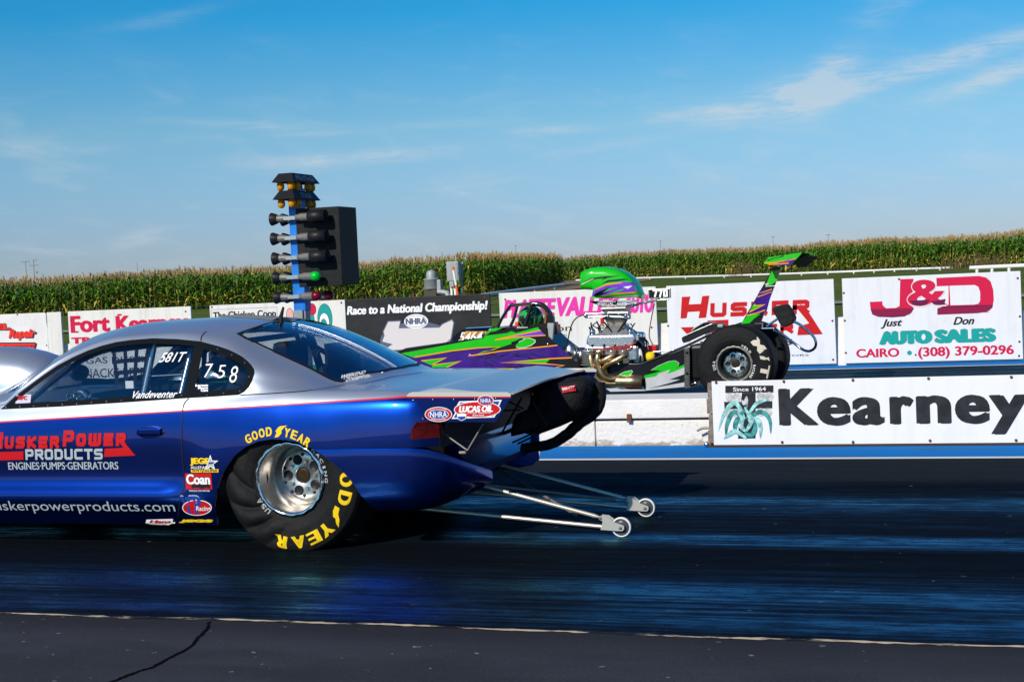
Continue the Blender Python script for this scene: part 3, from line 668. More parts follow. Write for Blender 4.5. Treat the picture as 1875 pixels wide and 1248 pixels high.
# --- black championship banner
zn = lambda x, y: (640+x/4.261, 520+y/4.261)
x0, x1 = xs_((632.3, 550), (896.8, 541)); t = board('advertising_sign', x0, x1, zb, zt, 'black Race to a National Championship banner board', mat('banner_black', (.018, .018, .019), .5, var=.3, vs=3, bump=.5, bs=2.5))
mb = MB(); text(mb, 'Race to a National Championship!', bx((636, 581), zn(1075, 128)), SP, 0, bold=.02, smear=.005, shear=.18)
c = P(*zn(520, 290), YS)
cs = P(*zn(520, 440), YS); mb.poly(ellipse(SP, (cs.x, cs.z), .62, .30, .0015, 40), 1)
big = [(300, 290), (400, 285), (390, 340), (700, 335), (725, 310), (800, 275), (815, 300), (790, 450), (690, 500), (250, 520), (330, 470), (250, 450), (270, 400), (262, 370)]
mb.poly(pw([zn(*q) for q in big]), 2, (0, -.003, 0))
pts = pw([zn(*q) for q in big]); mb.strip([q+Vector((0, -.0036, 0)) for q in pts], .018, (0, 1, 0), 1, closed=True)
mb.poly(ellipse(SP, (c.x, c.z), .205, .115, .0045, 36), 0); mb.poly(ellipse(SP, (c.x, c.z), .180, .095, .0052, 36), 1); mb.poly(ellipse(SP, (c.x, c.z), .170, .088, .0058, 36), 0)
text(mb, 'NHRA', bx(zn(442, 315), zn(598, 262)), SP, 1, bold=.02, smear=.006, k=.0066)
build_clusters(mb, 'lettering', [K['wvin'], mat('slate_vinyl', (.09, .11, .17), .5), mat('offwhite_vinyl', (.62, .57, .55), .5)], t); bolts(t, [(640, 553), (760, 549), (888, 545)])
# --- Chicken Coop
x0, x1 = xs_((383.3, 558), (631.2, 550.3)); t = board('advertising_sign', x0, x1, zb, zt, 'white Chicken Coop sign behind the car roof and starting lights', K['signc'])
mb = MB(); f0 = bx((389, 600), (507, 562)); mb.strip([SP(a, b, .002) for a, b in ((f0[0], f0[1]), (f0[2], f0[1]), (f0[2], f0[3]), (f0[0], f0[3]))], .008, (0, 1, 0), 1, closed=True)
text(mb, 'The Chicken Coop', bx((391, 587.5), (505, 566.5)), SP, 0, bold=.014, smear=.004)
# plain colour swirls stand in for the cartoon on this sign
for (cx, cy, ra, rb, col, k) in ((595, 583, .125, .235, 2, .002), (594, 590, .085, .15, 3, .003), (593, 594, .05, .085, 2, .004), (571, 566, .07, .09, 4, .003), (568, 586, .07, .14, 2, .002), (531, 578, .06, .12, 5, .002)):
    c = P(cx, cy, YS); mb.poly(ellipse(SP, (c.x, c.z), ra+.008, rb+.008, k-.0005, 28), 0); mb.poly(ellipse(SP, (c.x, c.z), ra, rb, k, 28), col)
build_clusters(mb, 'lettering', [K['ink'], mat('pale_blue_ink', (.30, .34, .45), .5), K['teal'], K['wvin'], K['crimson'], mat('salmon_vinyl', (.75, .36, .30), .5)], t)
bolts(t, [(388, 562), (625, 554)])
# --- Fort Kearney
zf = lambda x, y: (x/3.75, 540+y/3.75)
x0, x1 = xs_((123.9, 572), (348.8, 560)); t = board('advertising_sign', x0, x1, zb, zt, 'white Fort Kearney sign in red slab letters behind the windscreen pillar', K['signc'])
mb = MB(); kw = dict(bold=.02, smear=.014, k=.004)
text(mb, 'Fort', bx(zf(492, 258), zf(748, 135)), SP, 0, **kw); text(mb, 'Kearney', bx(zf(805, 284), zf(1286, 125)), SP, 0, **kw)
for (xx, yy, w) in ((490, 254, 50), (804, 244, 34), (868, 240, 40), (806, 136, 30)):
    a = P(*zf(xx, yy), YS); b = P(*zf(xx+w, yy), YS); mb.strip([SP(a.x, a.z, .0045), SP(b.x, a.z, .0045)], .028, (0, 1, 0), 0)
text(mb, 'TRADING', bx(zf(495, 335), zf(985, 275)), SP, 0, **kw)
text(mb, 'GAS DIESEL', bx((158, 666), (268, 651)), SP, 1, bold=.006); text(mb, 'SNACKS BEER', bx((146, 692), (268, 672)), SP, 1, bold=.006)
build_clusters(mb, 'lettering', [K['crimson'], K['ink']], t); bolts(t, [(340, 570), (131, 585)])
# --- El Repair
x1 = P(110.9, 569.5, YS).x; t = board('advertising_sign', x1-2.44, x1, zb, zt, 'cream sign carrying a red and black Repair banner, at far left', K['signc'])
q0 = P(85, 572, YS).x; ban = MB(); N = 14
for (xa, xb_) in ((x1-2.3, q0),):
    vs = []; 
    for j in range(9):
        for i in range(N+1):
            u = i/N; v = j/8; x = xa+(xb_-xa)*u; z = .10+(zt-.02-.10)*v-.012*abs(math.sin(u*math.pi*4))*v
            vs.append((x, YS-.012-.010*math.sin(u*9+v*4)-.006*math.sin((u-v)*17), z))
    ban.add(vs, [(j*(N+1)+i, j*(N+1)+i+1, (j+1)*(N+1)+i+1, (j+1)*(N+1)+i) for j in range(8) for i in range(N)], 0, True)
ban.build('banner', K['banner'], t)
mb = MB(); z4 = lambda x, y: (x/4.464, 440+y/4.464)
text(mb, 'DIESEL', bx((-58, 605.5), z4(92, 680)), SP, 0, bold=.02, smear=.010, k=.036, outline=1, ow=.014)
text(mb, 'Repair', bx(z4(85, 815), z4(297, 722)), SP, 0, bold=.02, smear=.008, shear=.3, k=.036, outline=1, ow=.010)
mb.poly([v+Vector((0, -.033, 0)) for v in pw([(-70, 641), z4(293, 888), z4(303, 832), (-70, 627)])], 1); mb.poly([v+Vector((0, -.0335, 0)) for v in pw([(-70, 639.5), z4(288, 880), z4(296, 842), (-70, 629)])], 0)
text(mb, 'Diesel & Performance', bx((-62, 638.5), z4(285, 848)), SP, 1, bold=.008, shear=.2, k=.037)
build_clusters(mb, 'lettering', [mat('hot_red', (.80, .03, .02), .5), K['ink']], t); bolts(t, [(32, 576), (84, 573), (86, 632)])
# ---------------------------------------------------------------- median blocks and town banner
YM = 12.12
za = P(1200, 767, YM).z; z1 = P(1200, 730, YM).z
def blockmesh(x0, x1, y0, y1, z0, z1_, seed):
    mb = MB(); mb.box(((x0+x1)/2, (y0+y1)/2, (z0+z1_)/2), (x1-x0, y1-y0, z1_-z0), bev=.012); return mb
xj = P(1090, 790, YM).x
def conc_mat():
    m = mat('rough_white_concrete', (.74, .70, .63), .9, bump=.6, bs=26); t = NT(m.node_tree); b = m.node_tree.nodes['Principled BSDF']; g = t.n('ShaderNodeNewGeometry').outputs['Position']; z = t.sep(g)[2]
    n = t.noise(t.mapping(g, (1.2, 1, 3)), 4.5, 6, .68); base = t.m('MULTIPLY', t.sstep(t.m('SUBTRACT', t.m('ADD', .005, t.m('MULTIPLY', t.m('SUBTRACT', n, .42), .28)), z), -.02, .02), .75)   # splashed dirt along the foot
    chip = t.sstep(t.noise(g, 13, 4, .65), .66, .70); st = t.sstep(t.noise(t.mapping(g, (5, 5, .5)), 1.3, 5, .6), .55, .75)
    col = t.mix(t.m('MULTIPLY', st, .3), (.74, .70, .63, 1), (.50, .45, .38, 1)); col = t.mix(t.m('MULTIPLY', chip, .4), col, (.36, .33, .29, 1)); col = t.mix(base, col, (.30, .20, .11, 1))
    t.put(b.inputs['Base Color'], col); return m
CONC = conc_mat()
for (x0, x1, lb) in ((-5.0, xj-.004, 'white concrete block under the median beam, left of the vertical joint'), (xj+.004, 1.2, 'white concrete block under the median beam, right of the vertical joint')):
    tag(blockmesh(x0, x1, YM, YM+.55, 0, za-.012, 1).build('concrete_block', CONC, origin=(0, YM, 0)), lb, 'concrete block', 'median blocks')
t = thing('median_beam', (-1.5, YM, za), 'smooth white beam lying on top of the median blocks', 'beam')
MB().box((-1.9, YM+.27, (za+z1)/2+.004), (6.2, .58, z1-za-.01), bev=.012).build('beam', K['conc'], t)
c = P(1152, 766, YM-.03); MB().box((c.x, YM-.03, c.z+.004), (.036, .02, .07)).build('bracket', K['rust'], t)
YK = 11.98; KP = Plane((0, YK, 0), (1, 0, 0), (0, 0, 1), (0, -1, 0)); zk = lambda x, y: (1270+x/3.099, 660+y/3.099)
c0 = P(*zk(93, 478), YK); c1 = P(*zk(125, 117), YK); xR = 2.6
t = thing('town_banner', ((c0.x+xR)/2, YK, 0), 'long white Kearney banner with an agave plant emblem on a wooden frame', 'banner')
bz0, bz1 = c0.z, c1.z; xl = (c0.x+c1.x)/2
MB().box(((xl+xR)/2, YK+.006, (bz0+bz1)/2), (xR-xl, .012, bz1-bz0)).build('banner_panel', panel_mat('kearney_panel', (.74, .73, .73), (.50, .48, .45), .3), t)
for k in range(4):
    h = (bz1-bz0)/4; MB().box((xl-.012+1.5-.04+.012*(k % 2), YK+.05, bz0+h*(k+.5)-.01), (3.0, .06, h-.008), bev=.004).build('wooden_board', K['wood'], t)
MB().box(((xl+xR)/2-.02, YK+.015, bz0-.018), (xR-xl+.06, .07, .03)).build('bottom_rail', mat('dark_rusty_angle', (.05, .035, .03), .8), t)
mb = MB(); I, PA, PB, EG, WT = range(5)
for ch, b in (('K', ((487, 365), (705, 158))), ('e', ((703, 367), (890, 207))), ('a', ((902, 364), (1080, 207))), ('r', ((1115, 358), (1249, 203))), ('n', ((1265, 355), (1460, 198))), ('e', ((1485, 357), (1680, 194))), ('y', ((1680, 415), (1905, 194)))):
    a = bx(zk(*b[0]), zk(*b[1]), YK); s = .017; text(mb, ch, (a[0]+s, a[1], a[2]-s, a[3]), KP, I, bold=.02, smear=s, k=.003)
def kb(pts, m, k): mb.poly([P(*zk(*q), YK)+Vector((0, -k, 0)) for q in pts], m)
kb([(180, 142), (453, 140), (453, 180), (180, 183)], I, .002)
text(mb, 'Since 1964', bx(zk(225, 174), zk(410, 148), YK), KP, WT, bold=.01, k=.003)
kb([(275, 183), (352, 182), (352, 440), (252, 442), (258, 330)], I, .002); kb([(173, 233), (300, 233), (300, 272), (176, 276)], I, .0022); kb([(330, 231), (447, 229), (447, 270), (330, 272)], I, .0022)
for (ex, ey) in ((203, 207), (247, 205), (383, 203), (429, 202), (195, 298), (243, 297), (380, 293), (421, 293)):
    c = P(*zk(ex, ey), YK); mb.poly(ellipse(KP, (c.x, c.z), .0345, .036, .0026, 20), I+5 if False else PB+3 if False else EG); 
def leaf(pts, w, m, k):
    q = smooth_path([P(*zk(*p), YK)+Vector((0, -k, 0)) for p in pts], 6); n = len(q); L, R = [], []
    for i, p in enumerate(q):
        d = (q[min(n-1, i+1)]-q[max(0, i-1)]).normalized(); nn = Vector((-d.z, 0, d.x)); ww = w*math.sin(math.pi*min(1, .12+.88*i/(n-1)))*.5+.0015
        L.append(p+nn*ww); R.append(p-nn*ww)
    mb.add(L+R, [(i, n+i, n+i+1, i+1) for i in range(n-1)], m)
lv = [((290, 330), (240, 240), (180, 290), (140, 400)), ((290, 340), (230, 290), (190, 360), (185, 440)), ((300, 330), (350, 250), (400, 225), (430, 222)), ((300, 330), (380, 290), (430, 330), (438, 412)), ((310, 340), (360, 330), (380, 380), (378, 440)),
      ((285, 350), (250, 330), (235, 380), (250, 420)), ((300, 440), (240, 400), (200, 420), (170, 442)), ((300, 400), (260, 330), (290, 280), (310, 250)), ((300, 400), (330, 340), (310, 300), (290, 260)), ((290, 410), (330, 420), (350, 380), (345, 330)), ((295, 400), (270, 370), (275, 330), (250, 290))]
for i, l in enumerate(lv): leaf(l, .036 if i not in (2, 7) else .026, PA if i % 2 else PB, .004+.0006*i)
leaf(((300, 250), (300, 225), (302, 200)), .03, EG, .011); leaf(((290, 250), (282, 235), (276, 222)), .022, EG, .0115)
build_clusters(mb, 'lettering', [mat('banner_ink', (.02, .021, .025), .5, var=.4, vs=12), mat('agave_dark', (.04, .22, .20), .5, var=.6, vs=22), mat('agave_light', (.28, .56, .52), .5, var=.5, vs=22), mat('bulb_grey', (.50, .48, .47), .5, var=.3, vs=30), K['wvin']], t)
bolts(t, [zk(128, 124), zk(512, 118), zk(904, 110), zk(1333, 101), zk(1803, 93), zk(100, 468), zk(503, 462), zk(905, 461), zk(1342, 453), zk(1830, 451)], YK, .012)
c = P(*zk(75, 474), YK+.02); MB().lathe([(0, -.02), (.02, -.02), (.022, 0), (.022, .03)], c, (0, 1, 0), 14).build('cap_bolt', K['alu'], t)
a = P(*zk(20, 398), YK+.06); b = P(*zk(95, 382), YK+.06); MB().tube([a, a.lerp(b, .4)+Vector((0, 0, .012)), b], .010, 8).build('latch', K['steel'], t)
# ---------------------------------------------------------------- starting-light tree
YT = 12.75
zt6 = lambda x, y: (470+x/4.159, 300+y/4.159)
b0 = P(541, 583, YT); xT = b0.x; T = thing('starting_light_tree', (xT, YT, 0), 'blue drag racing start light tree with black blinder box, lamp rows and one green bulb', 'starting lights')
hw = .062
def zz(y, x=300): return P(*zt6(x, y), YT).z
xT = P(*zt6(330, 1080), YT).x+.025
MB().box((xT, YT, (zz(1120)+zz(190))/2), (.125, .125, zz(190)-zz(1120)), bev=.006).build('post', K['blue'], T)
MB().box((xT, YT, zz(1120)/2), (.11, .11, zz(1120)), bev=.006).build('base_post', K['zinc'], T)
MB().box((xT-.01, YT-.07, zz(1150)), (.09, .03, .09)).build('plate', K['alu'], T)
bX0 = P(*zt6(300, 600), YT-.09).x; bX1 = P(*zt6(630, 600), YT-.09).x; bz1, bz0 = zz(327, 600), zz(925, 600)
bb = MB(); d = .40; bb.box(((bX0+bX1)/2, YT-.09+d/2+.02, (bz0+bz1)/2), (bX1-bX0, d, bz1-bz0), bev=.004); bb.build('blinder_box', mat('blinder_black', (.008, .009, .010), .6, var=.4, vs=20, bump=.2, bs=70), T)
amber = mat('amber_bulb', (.62, .25, .01), .3); bgray = mat('bulb_base_white', (.55, .55, .52), .4); green = mat('green_lit_bulb', (.0, .42, .035), .25, emit=.12); redb = mat('red_bulb', (.14, .004, .02), .2)
for hi, (yt, yb, word) in enumerate(((88, 155, 'PRE-STAGE'), (218, 285, 'STAGE'))):
    ztop = zz(yt-8, 300); zbot = zz(yb-8, 300); A = .07; B = .115; D1 = .22; D2 = .285
    hd = MB(); cx = xT+.0
    top = [(cx-A, YT-D1, ztop), (cx+A, YT-D1, ztop), (cx+A, YT+D1, ztop), (cx-A, YT+D1, ztop)]; bo = [(cx-B, YT-D2, zbot), (cx+B, YT-D2, zbot), (cx+B, YT+D2, zbot), (cx-B, YT+D2, zbot)]
    hd.add(top+bo, [(0, 1, 2, 3), (0, 4, 5, 1), (1, 5, 6, 2), (2, 6, 7, 3), (3, 7, 4, 0)]); h = hd.build('lamp_hood', K['black'], T)
    vv = Vector((A-B, 0, ztop-zbot)).normalized(); nn = Vector((ztop-zbot, 0, B-A)).normalized()
    pl = Plane((cx+B, YT, zbot), (0, 1, 0), vv, nn); tx = MB(); text(tx, word, (-.10 if word == 'STAGE' else -.19, .018, .12 if word == 'STAGE' else .19, .072), pl, 0, bold=.012); tx.build('lettering', mat('hood_lettering', (.32, .36, .38), .6), h)
    for (dx, dy) in ((-.065, -.20), (.05, -.21), (.06, -.11), (.06, .13), (.06, .21), (-.06, .18)):
        c = (cx+dx, YT+dy, zbot-.005); q = MB(); q.lathe([(.016, .05), (.020, .02), (.034, -.012), (.037, -.038), (.030, -.062), (.015, -.073), (0, -.076)], c, (0, 0, 1), 14); q.build('bulb', amber, T)
rows = (415, 565, 715, 862, 1010)
for ri, y in enumerate(rows):
    z = zz(y, 300)
    for side, yo in ((1, -.17), (1, .10), (-1, -.10), (-1, .12)):
        if side == 1 and yo > 0 and ri < 4: continue      # hidden inside the blinder box
        x = xT+side*.065; n = MB(); LS = .13 if side > 0 else .095
        n.lathe([(0, 0), (.028, 0), (.028, .03), (.036, .045), (.038, LS), (.044, LS+.01)], (x, YT+yo, z), (side, 0, 0), 18); k_ = n.build('lamp_socket', K['steel'], T)
        e = x+side*LS
        if side == 1 and ri < 3: MB().lathe([(.048, 0), (.058, .01), (.058, .18), (.054, .18), (.05, .02)], (e, YT+yo, z), (1, 0, 0), 22).build('lamp_hood', K['black'], T); MB().lathe([(.05, .03), (.045, .07), (.02, .095), (0, .1)], (e, YT+yo, z), (1, 0, 0), 18).build('bulb', amber, T)
        elif side == 1: MB().lathe([(.038, 0), (.043, .02), (.045, .045), (.038, .070), (.022, .085), (0, .09)], (e, YT+yo, z), (1, 0, 0), 20).build('bulb', green if ri == 3 else redb, T)
        else: MB().lathe([(.040, 0), (.045, .01), (.062, .060), (.062, .068), (.05, .055), (0, .04)], (e, YT+yo, z), (-1, 0, 0), 20).build('lamp_hood', K['black'], T)
    MB().box((xT, YT-.10, z), (.17, .07, .035)).build('lamp_bracket', K['alu'], T)
# ================================================================ blue and silver race car
YC = 8.27
def pchip(xs, ys):
    xs = np.array(xs, float); ys = np.array(ys, float); h = np.diff(xs); d = np.diff(ys)/h; m = np.zeros(len(xs))
    m[0], m[-1] = d[0], d[-1]
    for i in range(1, len(xs)-1):
        if d[i-1]*d[i] > 0:
            w1 = 2*h[i]+h[i-1]; w2 = h[i]+2*h[i-1]; m[i] = (w1+w2)/(w1/d[i-1]+w2/d[i])
    def f(x):
        i = int(min(max(np.searchsorted(xs, x)-1, 0), len(xs)-2)); t = (x-xs[i])/h[i]
        return (2*t**3-3*t*t+1)*ys[i]+(t**3-2*t*t+t)*h[i]*m[i]+(-2*t**3+3*t*t)*ys[i+1]+(t**3-t*t)*h[i]*m[i+1]
    return f
# station: X, then (half width, height) for rocker, low, mid, upper, shoulder, belt, window, rail, roof edge, roof quarter, centre
ST = [
(-7.25, (.50, .24), (.62, .30), (.66, .42), (.66, .52), (.62, .58), (.58, .61), (.52, .62), (.45, .63), (.36, .64), (.2, .645), (0, .65)),
(-7.12, (.74, .19), (.80, .28), (.83, .42), (.82, .56), (.78, .63), (.72, .66), (.66, .675), (.58, .69), (.45, .70), (.25, .71), (0, .712)),
(-6.75, (.86, .15), (.89, .28), (.905, .46), (.90, .61), (.87, .69), (.83, .735), (.76, .755), (.67, .77), (.52, .785), (.28, .80), (0, .805)),
(-6.2, (.89, .14), (.918, .28), (.93, .46), (.925, .62), (.90, .73), (.865, .795), (.80, .835), (.70, .855), (.55, .87), (.3, .885), (0, .89)),
(-5.95, (.89, .14), (.954, .302), (.918, .410), (.926, .62), (.905, .74), (.87, .815), (.825, .84), (.77, .862), (.68, .895), (.36, .955), (0, .975)),
(-5.72, (.89, .14), (.954, .302), (.918, .410), (.928, .62), (.905, .745), (.873, .822), (.865, .835), (.855, .850), (.80, .895), (.43, 1.05), (0, 1.09)),
(-5.6, (.89, .14), (.954, .302), (.918, .410), (.928, .62), (.906, .75), (.873, .830), (.862, .875), (.84, .925), (.785, .970), (.42, 1.115), (0, 1.15)),
(-5.3, (.89, .14), (.954, .302), (.918, .410), (.928, .62), (.907, .76), (.873, .842), (.815, .99), (.738, 1.115), (.672, 1.165), (.36, 1.25), (0, 1.272)),
(-5.0, (.89, .14), (.954, .302), (.918, .410), (.928, .62), (.908, .77), (.873, .852), (.795, 1.04), (.69, 1.198), (.615, 1.243), (.33, 1.295), (0, 1.307)),
(-4.6, (.89, .14), (.954, .302), (.918, .410), (.928, .63), (.908, .785), (.873, .868), (.788, 1.05), (.682, 1.21), (.60, 1.253), (.32, 1.302), (0, 1.312)),
(-4.3, (.89, .14), (.924, .28), (.94, .46), (.934, .64), (.91, .79), (.873, .877), (.80, 1.03), (.71, 1.165), (.58, 1.225), (.31, 1.282), (0, 1.293)),
(-4.05, (.89, .14), (.93, .28), (.948, .46), (.945, .64), (.915, .80), (.873, .883), (.83, .97), (.76, 1.06), (.58, 1.125), (.32, 1.224), (0, 1.242)),
(-3.8, (.89, .14), (.93, .28), (.952, .46), (.95, .65), (.92, .80), (.872, .888), (.815, .928), (.73, .972), (.59, 1.018), (.34, 1.125), (0, 1.15)),
(-3.575, (.89, .14), (.93, .28), (.95, .46), (.95, .65), (.92, .81), (.868, .888), (.82, .900), (.73, .908), (.60, .922), (.36, 1.01), (0, 1.04)),
(-3.4, (.89, .14), (.93, .28), (.945, .46), (.945, .65), (.92, .81), (.866, .886), (.82, .894), (.73, .899), (.60, .906), (.34, .925), (0, .942)),
(-3.2, (.88, .20), (.92, .30), (.935, .46), (.94, .65), (.915, .815), (.862, .884), (.82, .889), (.73, .893), (.60, .897), (.34, .904), (0, .908)),
(-3.02, (.86, .22), (.90, .32), (.915, .46), (.92, .65), (.90, .81), (.85, .868), (.81, .873), (.72, .877), (.59, .880), (.34, .887), (0, .89)),
(-2.90, (.78, .24), (.82, .34), (.84, .46), (.85, .65), (.84, .805), (.82, .858), (.79, .863), (.71, .867), (.58, .870), (.34, .876), (0, .88))]
sxs = [s[0] for s in ST]
CW = [pchip(sxs, [s[1+k][0] for s in ST]) for k in range(11)]; CZ = [pchip(sxs, [s[1+k][1] for s in ST]) for k in range(11)]
def section(x, sub=5):
    pts = [Vector((CW[k](x), CZ[k](x), 0)) for k in range(11)]
    ext = pts+[Vector((-pts[-2].x, pts[-2].y, 0))]; out = []
    for i in range(10):
        a = ext[i-1] if i else ext[0]*2-ext[1]; b, c, d = ext[i], ext[i+1], ext[i+2]
        for k in range(sub):
            t = k/sub; out.append(.5*((2*b)+(c-a)*t+(2*a-5*b+4*c-d)*t*t+(3*b-a-3*c+d)*t**3))
    out.append(pts[-1]); return out
XS = list(np.arange(-7.25, -2.9, .04))+[-2.90]
secs = []
for x in XS:
    s = section(x); ring = [Vector((x, YC-p.x, p.y)) for p in s]+[Vector((x, YC+p.x, p.y)) for p in s[-2::-1]]; secs.append(ring)
shell = MB().loft(secs, closed=False, caps=False)
shell.add(secs[0], [list(range(len(secs[0])))]); 
SV = [Vector(v) for v in shell.v]; bvh = BVHTree.FromPolygons([tuple(v) for v in SV], shell.f)
def hit(px, py):
    r = bvh.ray_cast(EYEV, ray(px, py).normalized())
    return r[0] if r[0] is not None else bvh.find_nearest(P(px, py, YC-.93))[0]
def onside(x, z, k=0.):                  # point on the near flank of the car
    r = bvh.ray_cast(Vector((x, YC-3, z)), Vector((0, 1, 0)))
    if r[0] is None: return Vector((x, YC-.9-k, z))
    n = r[1]; n = -n if n.y > 0 else n
    return r[0]+n*k
def ontop(x, y, k=0.):
    r = bvh.ray_cast(Vector((x, y, 3)), Vector((0, 0, -1))); n = r[1]; n = -n if n.z < 0 else n; return r[0]+n*k
def two_tone():
    m = bpy.data.materials.new('two_tone_paint'); m.use_nodes = True; t = NT(m.node_tree); b = m.node_tree.nodes['Principled BSDF']
    g = t.n('ShaderNodeNewGeometry').outputs['Position']; x, y, z = t.sep(g)
    d = t.m('SUBTRACT', z, t.m('ADD', .753, t.m('MULTIPLY', t.m('ADD', x, 5.671), .0385)))
    fl = t.noise(g, 420, 2, .5); low = t.noise(g, 3, 3)
    blue = t.mix(fl, (.0006, .016, .15, 1), (.002, .034, .29, 1)); silver = t.mix(fl, (.54, .58, .62, 1), (.72, .76, .80, 1))
    isS = t.m('GREATER_THAN', d, .0); line = t.m('MULTIPLY', t.m('GREATER_THAN', d, -.004), t.m('LESS_THAN', d, .0045))
    col = t.mix(line, t.mix(isS, blue, silver), (.62, .01, .02, 1)); t.put(b.inputs['Base Color'], col)
    t.put(b.inputs['Metallic'], t.m('MULTIPLY', t.m('SUBTRACT', 1., line), t.m('SUBTRACT', .96, t.m('MULTIPLY', isS, .18))))
    t.put(b.inputs['Roughness'], t.m('ADD', t.m('ADD', .27, t.m('MULTIPLY', isS, .03)), t.m('MULTIPLY', low, .05)))
    t.put(b.inputs['Coat Weight'], t.m('SUBTRACT', .7, t.m('MULTIPLY', isS, .25))); b.inputs['Coat Roughness'].default_value = .03
    return m
PAINT = two_tone()
K['bluep'] = mat('blue_metal_paint', (.0012, .025, .22), .27, .96, coat=.7, var=.1, vs=300)
K['silverp'] = mat('silver_metal_paint', (.63, .67, .71), .29, .78, var=.06, vs=300)
BORD = mat('window_border_black', (.004, .006, .008), .7, spec=.08)
K['int'] = mat('dark_interior', (.012, .016, .022), .6)
K['glass'] = glass_mat('side_plexiglass', (.90, .93, .95), .07)
K['rglass'] = glass_mat('rear_plexiglass', (.86, .90, .92), .22)
HUB = Vector((P(531, 878, 7.375).x, 7.375, .405))
car = thing('race_car', (-4.6, YC, 0), 'blue and silver drag race coupe seen from behind with wheelie bars and wide rear slicks', 'race car')
mb = MB(); mb.v = shell.v; mb.f = shell.f; mb.m = shell.m; mb.s = shell.s
body = mb.build('body', [PAINT, K['black']], car)
bm = bmesh.new(); bm.from_mesh(body.data); bmesh.ops.recalc_face_normals(bm, faces=bm.faces[:]); bm.to_mesh(body.data); bm.free()
md = body.modifiers.new('s', 'SOLIDIFY'); md.thickness = .016; md.offset = -1; me = evaluated(body); body.modifiers.clear(); body.data = me
def temp(mb): o = mb.build('cutter', K['black'], None, recalc=True); bpy.context.view_layer.update(); return o
loc0 = Vector(car.location)
def cut(o, mb, op='DIFFERENCE'):
    c = temp(mb); boolean(o, c, op); d = c.data; bpy.data.objects.remove(c); bpy.data.meshes.remove(d)
# --- outlines on the car (X, Z) measured on the near flank
def hz(pts): return [hit(*q) for q in pts]
side_px = [(2, 749), (27, 726.7), (54, 706), (80, 686.7), (106, 669), (133, 654.7), (160, 642.5), (187, 633), (213, 626.5), (240, 622.7), (280, 619.5), (325, 621), (368, 625.3), (400, 634), (418, 640), (432, 646.7), (444, 653.5), (453, 661), (460, 668), (465, 676), (466, 683), (464, 689), (461, 698), (456, 708), (448, 716.5), (437, 722.7), (390, 726), (336, 729), (220, 737), (110, 744)]
sw = [(h.x, h.z) for h in hz(side_px)]
cutter = MB().prism([Vector((x, YC-2, z)) for x, z in sw], (0, 4, 0))
bpy.context.view_layer.update()
raw = body.copy(); raw.data = body.data.copy(); COL.objects.link(raw); bpy.context.view_layer.update()
def panel(name, mbc, m, keep=None):      # piece of the shell inside a prism
    o = raw.copy(); o.data = raw.data.copy(); COL.objects.link(o); o.name = name; o.data.name = name; bpy.context.view_layer.update(); cut(o, mbc, 'INTERSECT')
    o.data.materials.clear(); o.data.materials.append(m)
    for p in o.data.polygons: p.material_index = 0
    o.parent = car; return o
seam = [(h.x, h.z) for h in hz([(368, 625.5), (358, 675), (347, 728)])]
xsm = seam[1][0]
fw_ = [q for q in sw if q[0] <= -4.437]; 
def half(pts, keep):                     # split the outline at the leaning seam
    (xa, za), (xb, zb_) = (seam[0], seam[2]); out = []
    f = lambda q: ((q[0]-xb)-(xa-xb)*(q[1]-zb_)/(za-zb_))*keep
    for i in range(len(pts)):
        a, b = pts[i], pts[(i+1) % len(pts)]; fa, fb = f(a), f(b)
        if fa >= 0: out.append(a)
        if fa*fb < 0: s = fa/(fa-fb); out.append((a[0]+(b[0]-a[0])*s, a[1]+(b[1]-a[1])*s))
    return out
doorw, quarterw = half(sw, -1), half(sw, 1)
def inset(pts, d):
    c = [Vector((x, z, 0)) for x, z in pts]; n = len(c); out = []; ar = sum(c[i].x*c[(i+1) % n].y-c[(i+1) % n].x*c[i].y for i in range(n)); sg = 1 if ar > 0 else -1
    for i in range(n):
        t1 = (c[i]-c[i-1]).normalized(); t2 = (c[(i+1) % n]-c[i]).normalized(); n1 = Vector((-t1.y, t1.x, 0))*sg; n2 = Vector((-t2.y, t2.x, 0))*sg
        b = (n1+n2); b = b.normalized()/max(.45, math.sqrt(max(.01, (1+n1.dot(n2))/2))); out.append((c[i].x+b.x*d, c[i].y+b.y*d))
    return out
def mirror_pts(s): return s
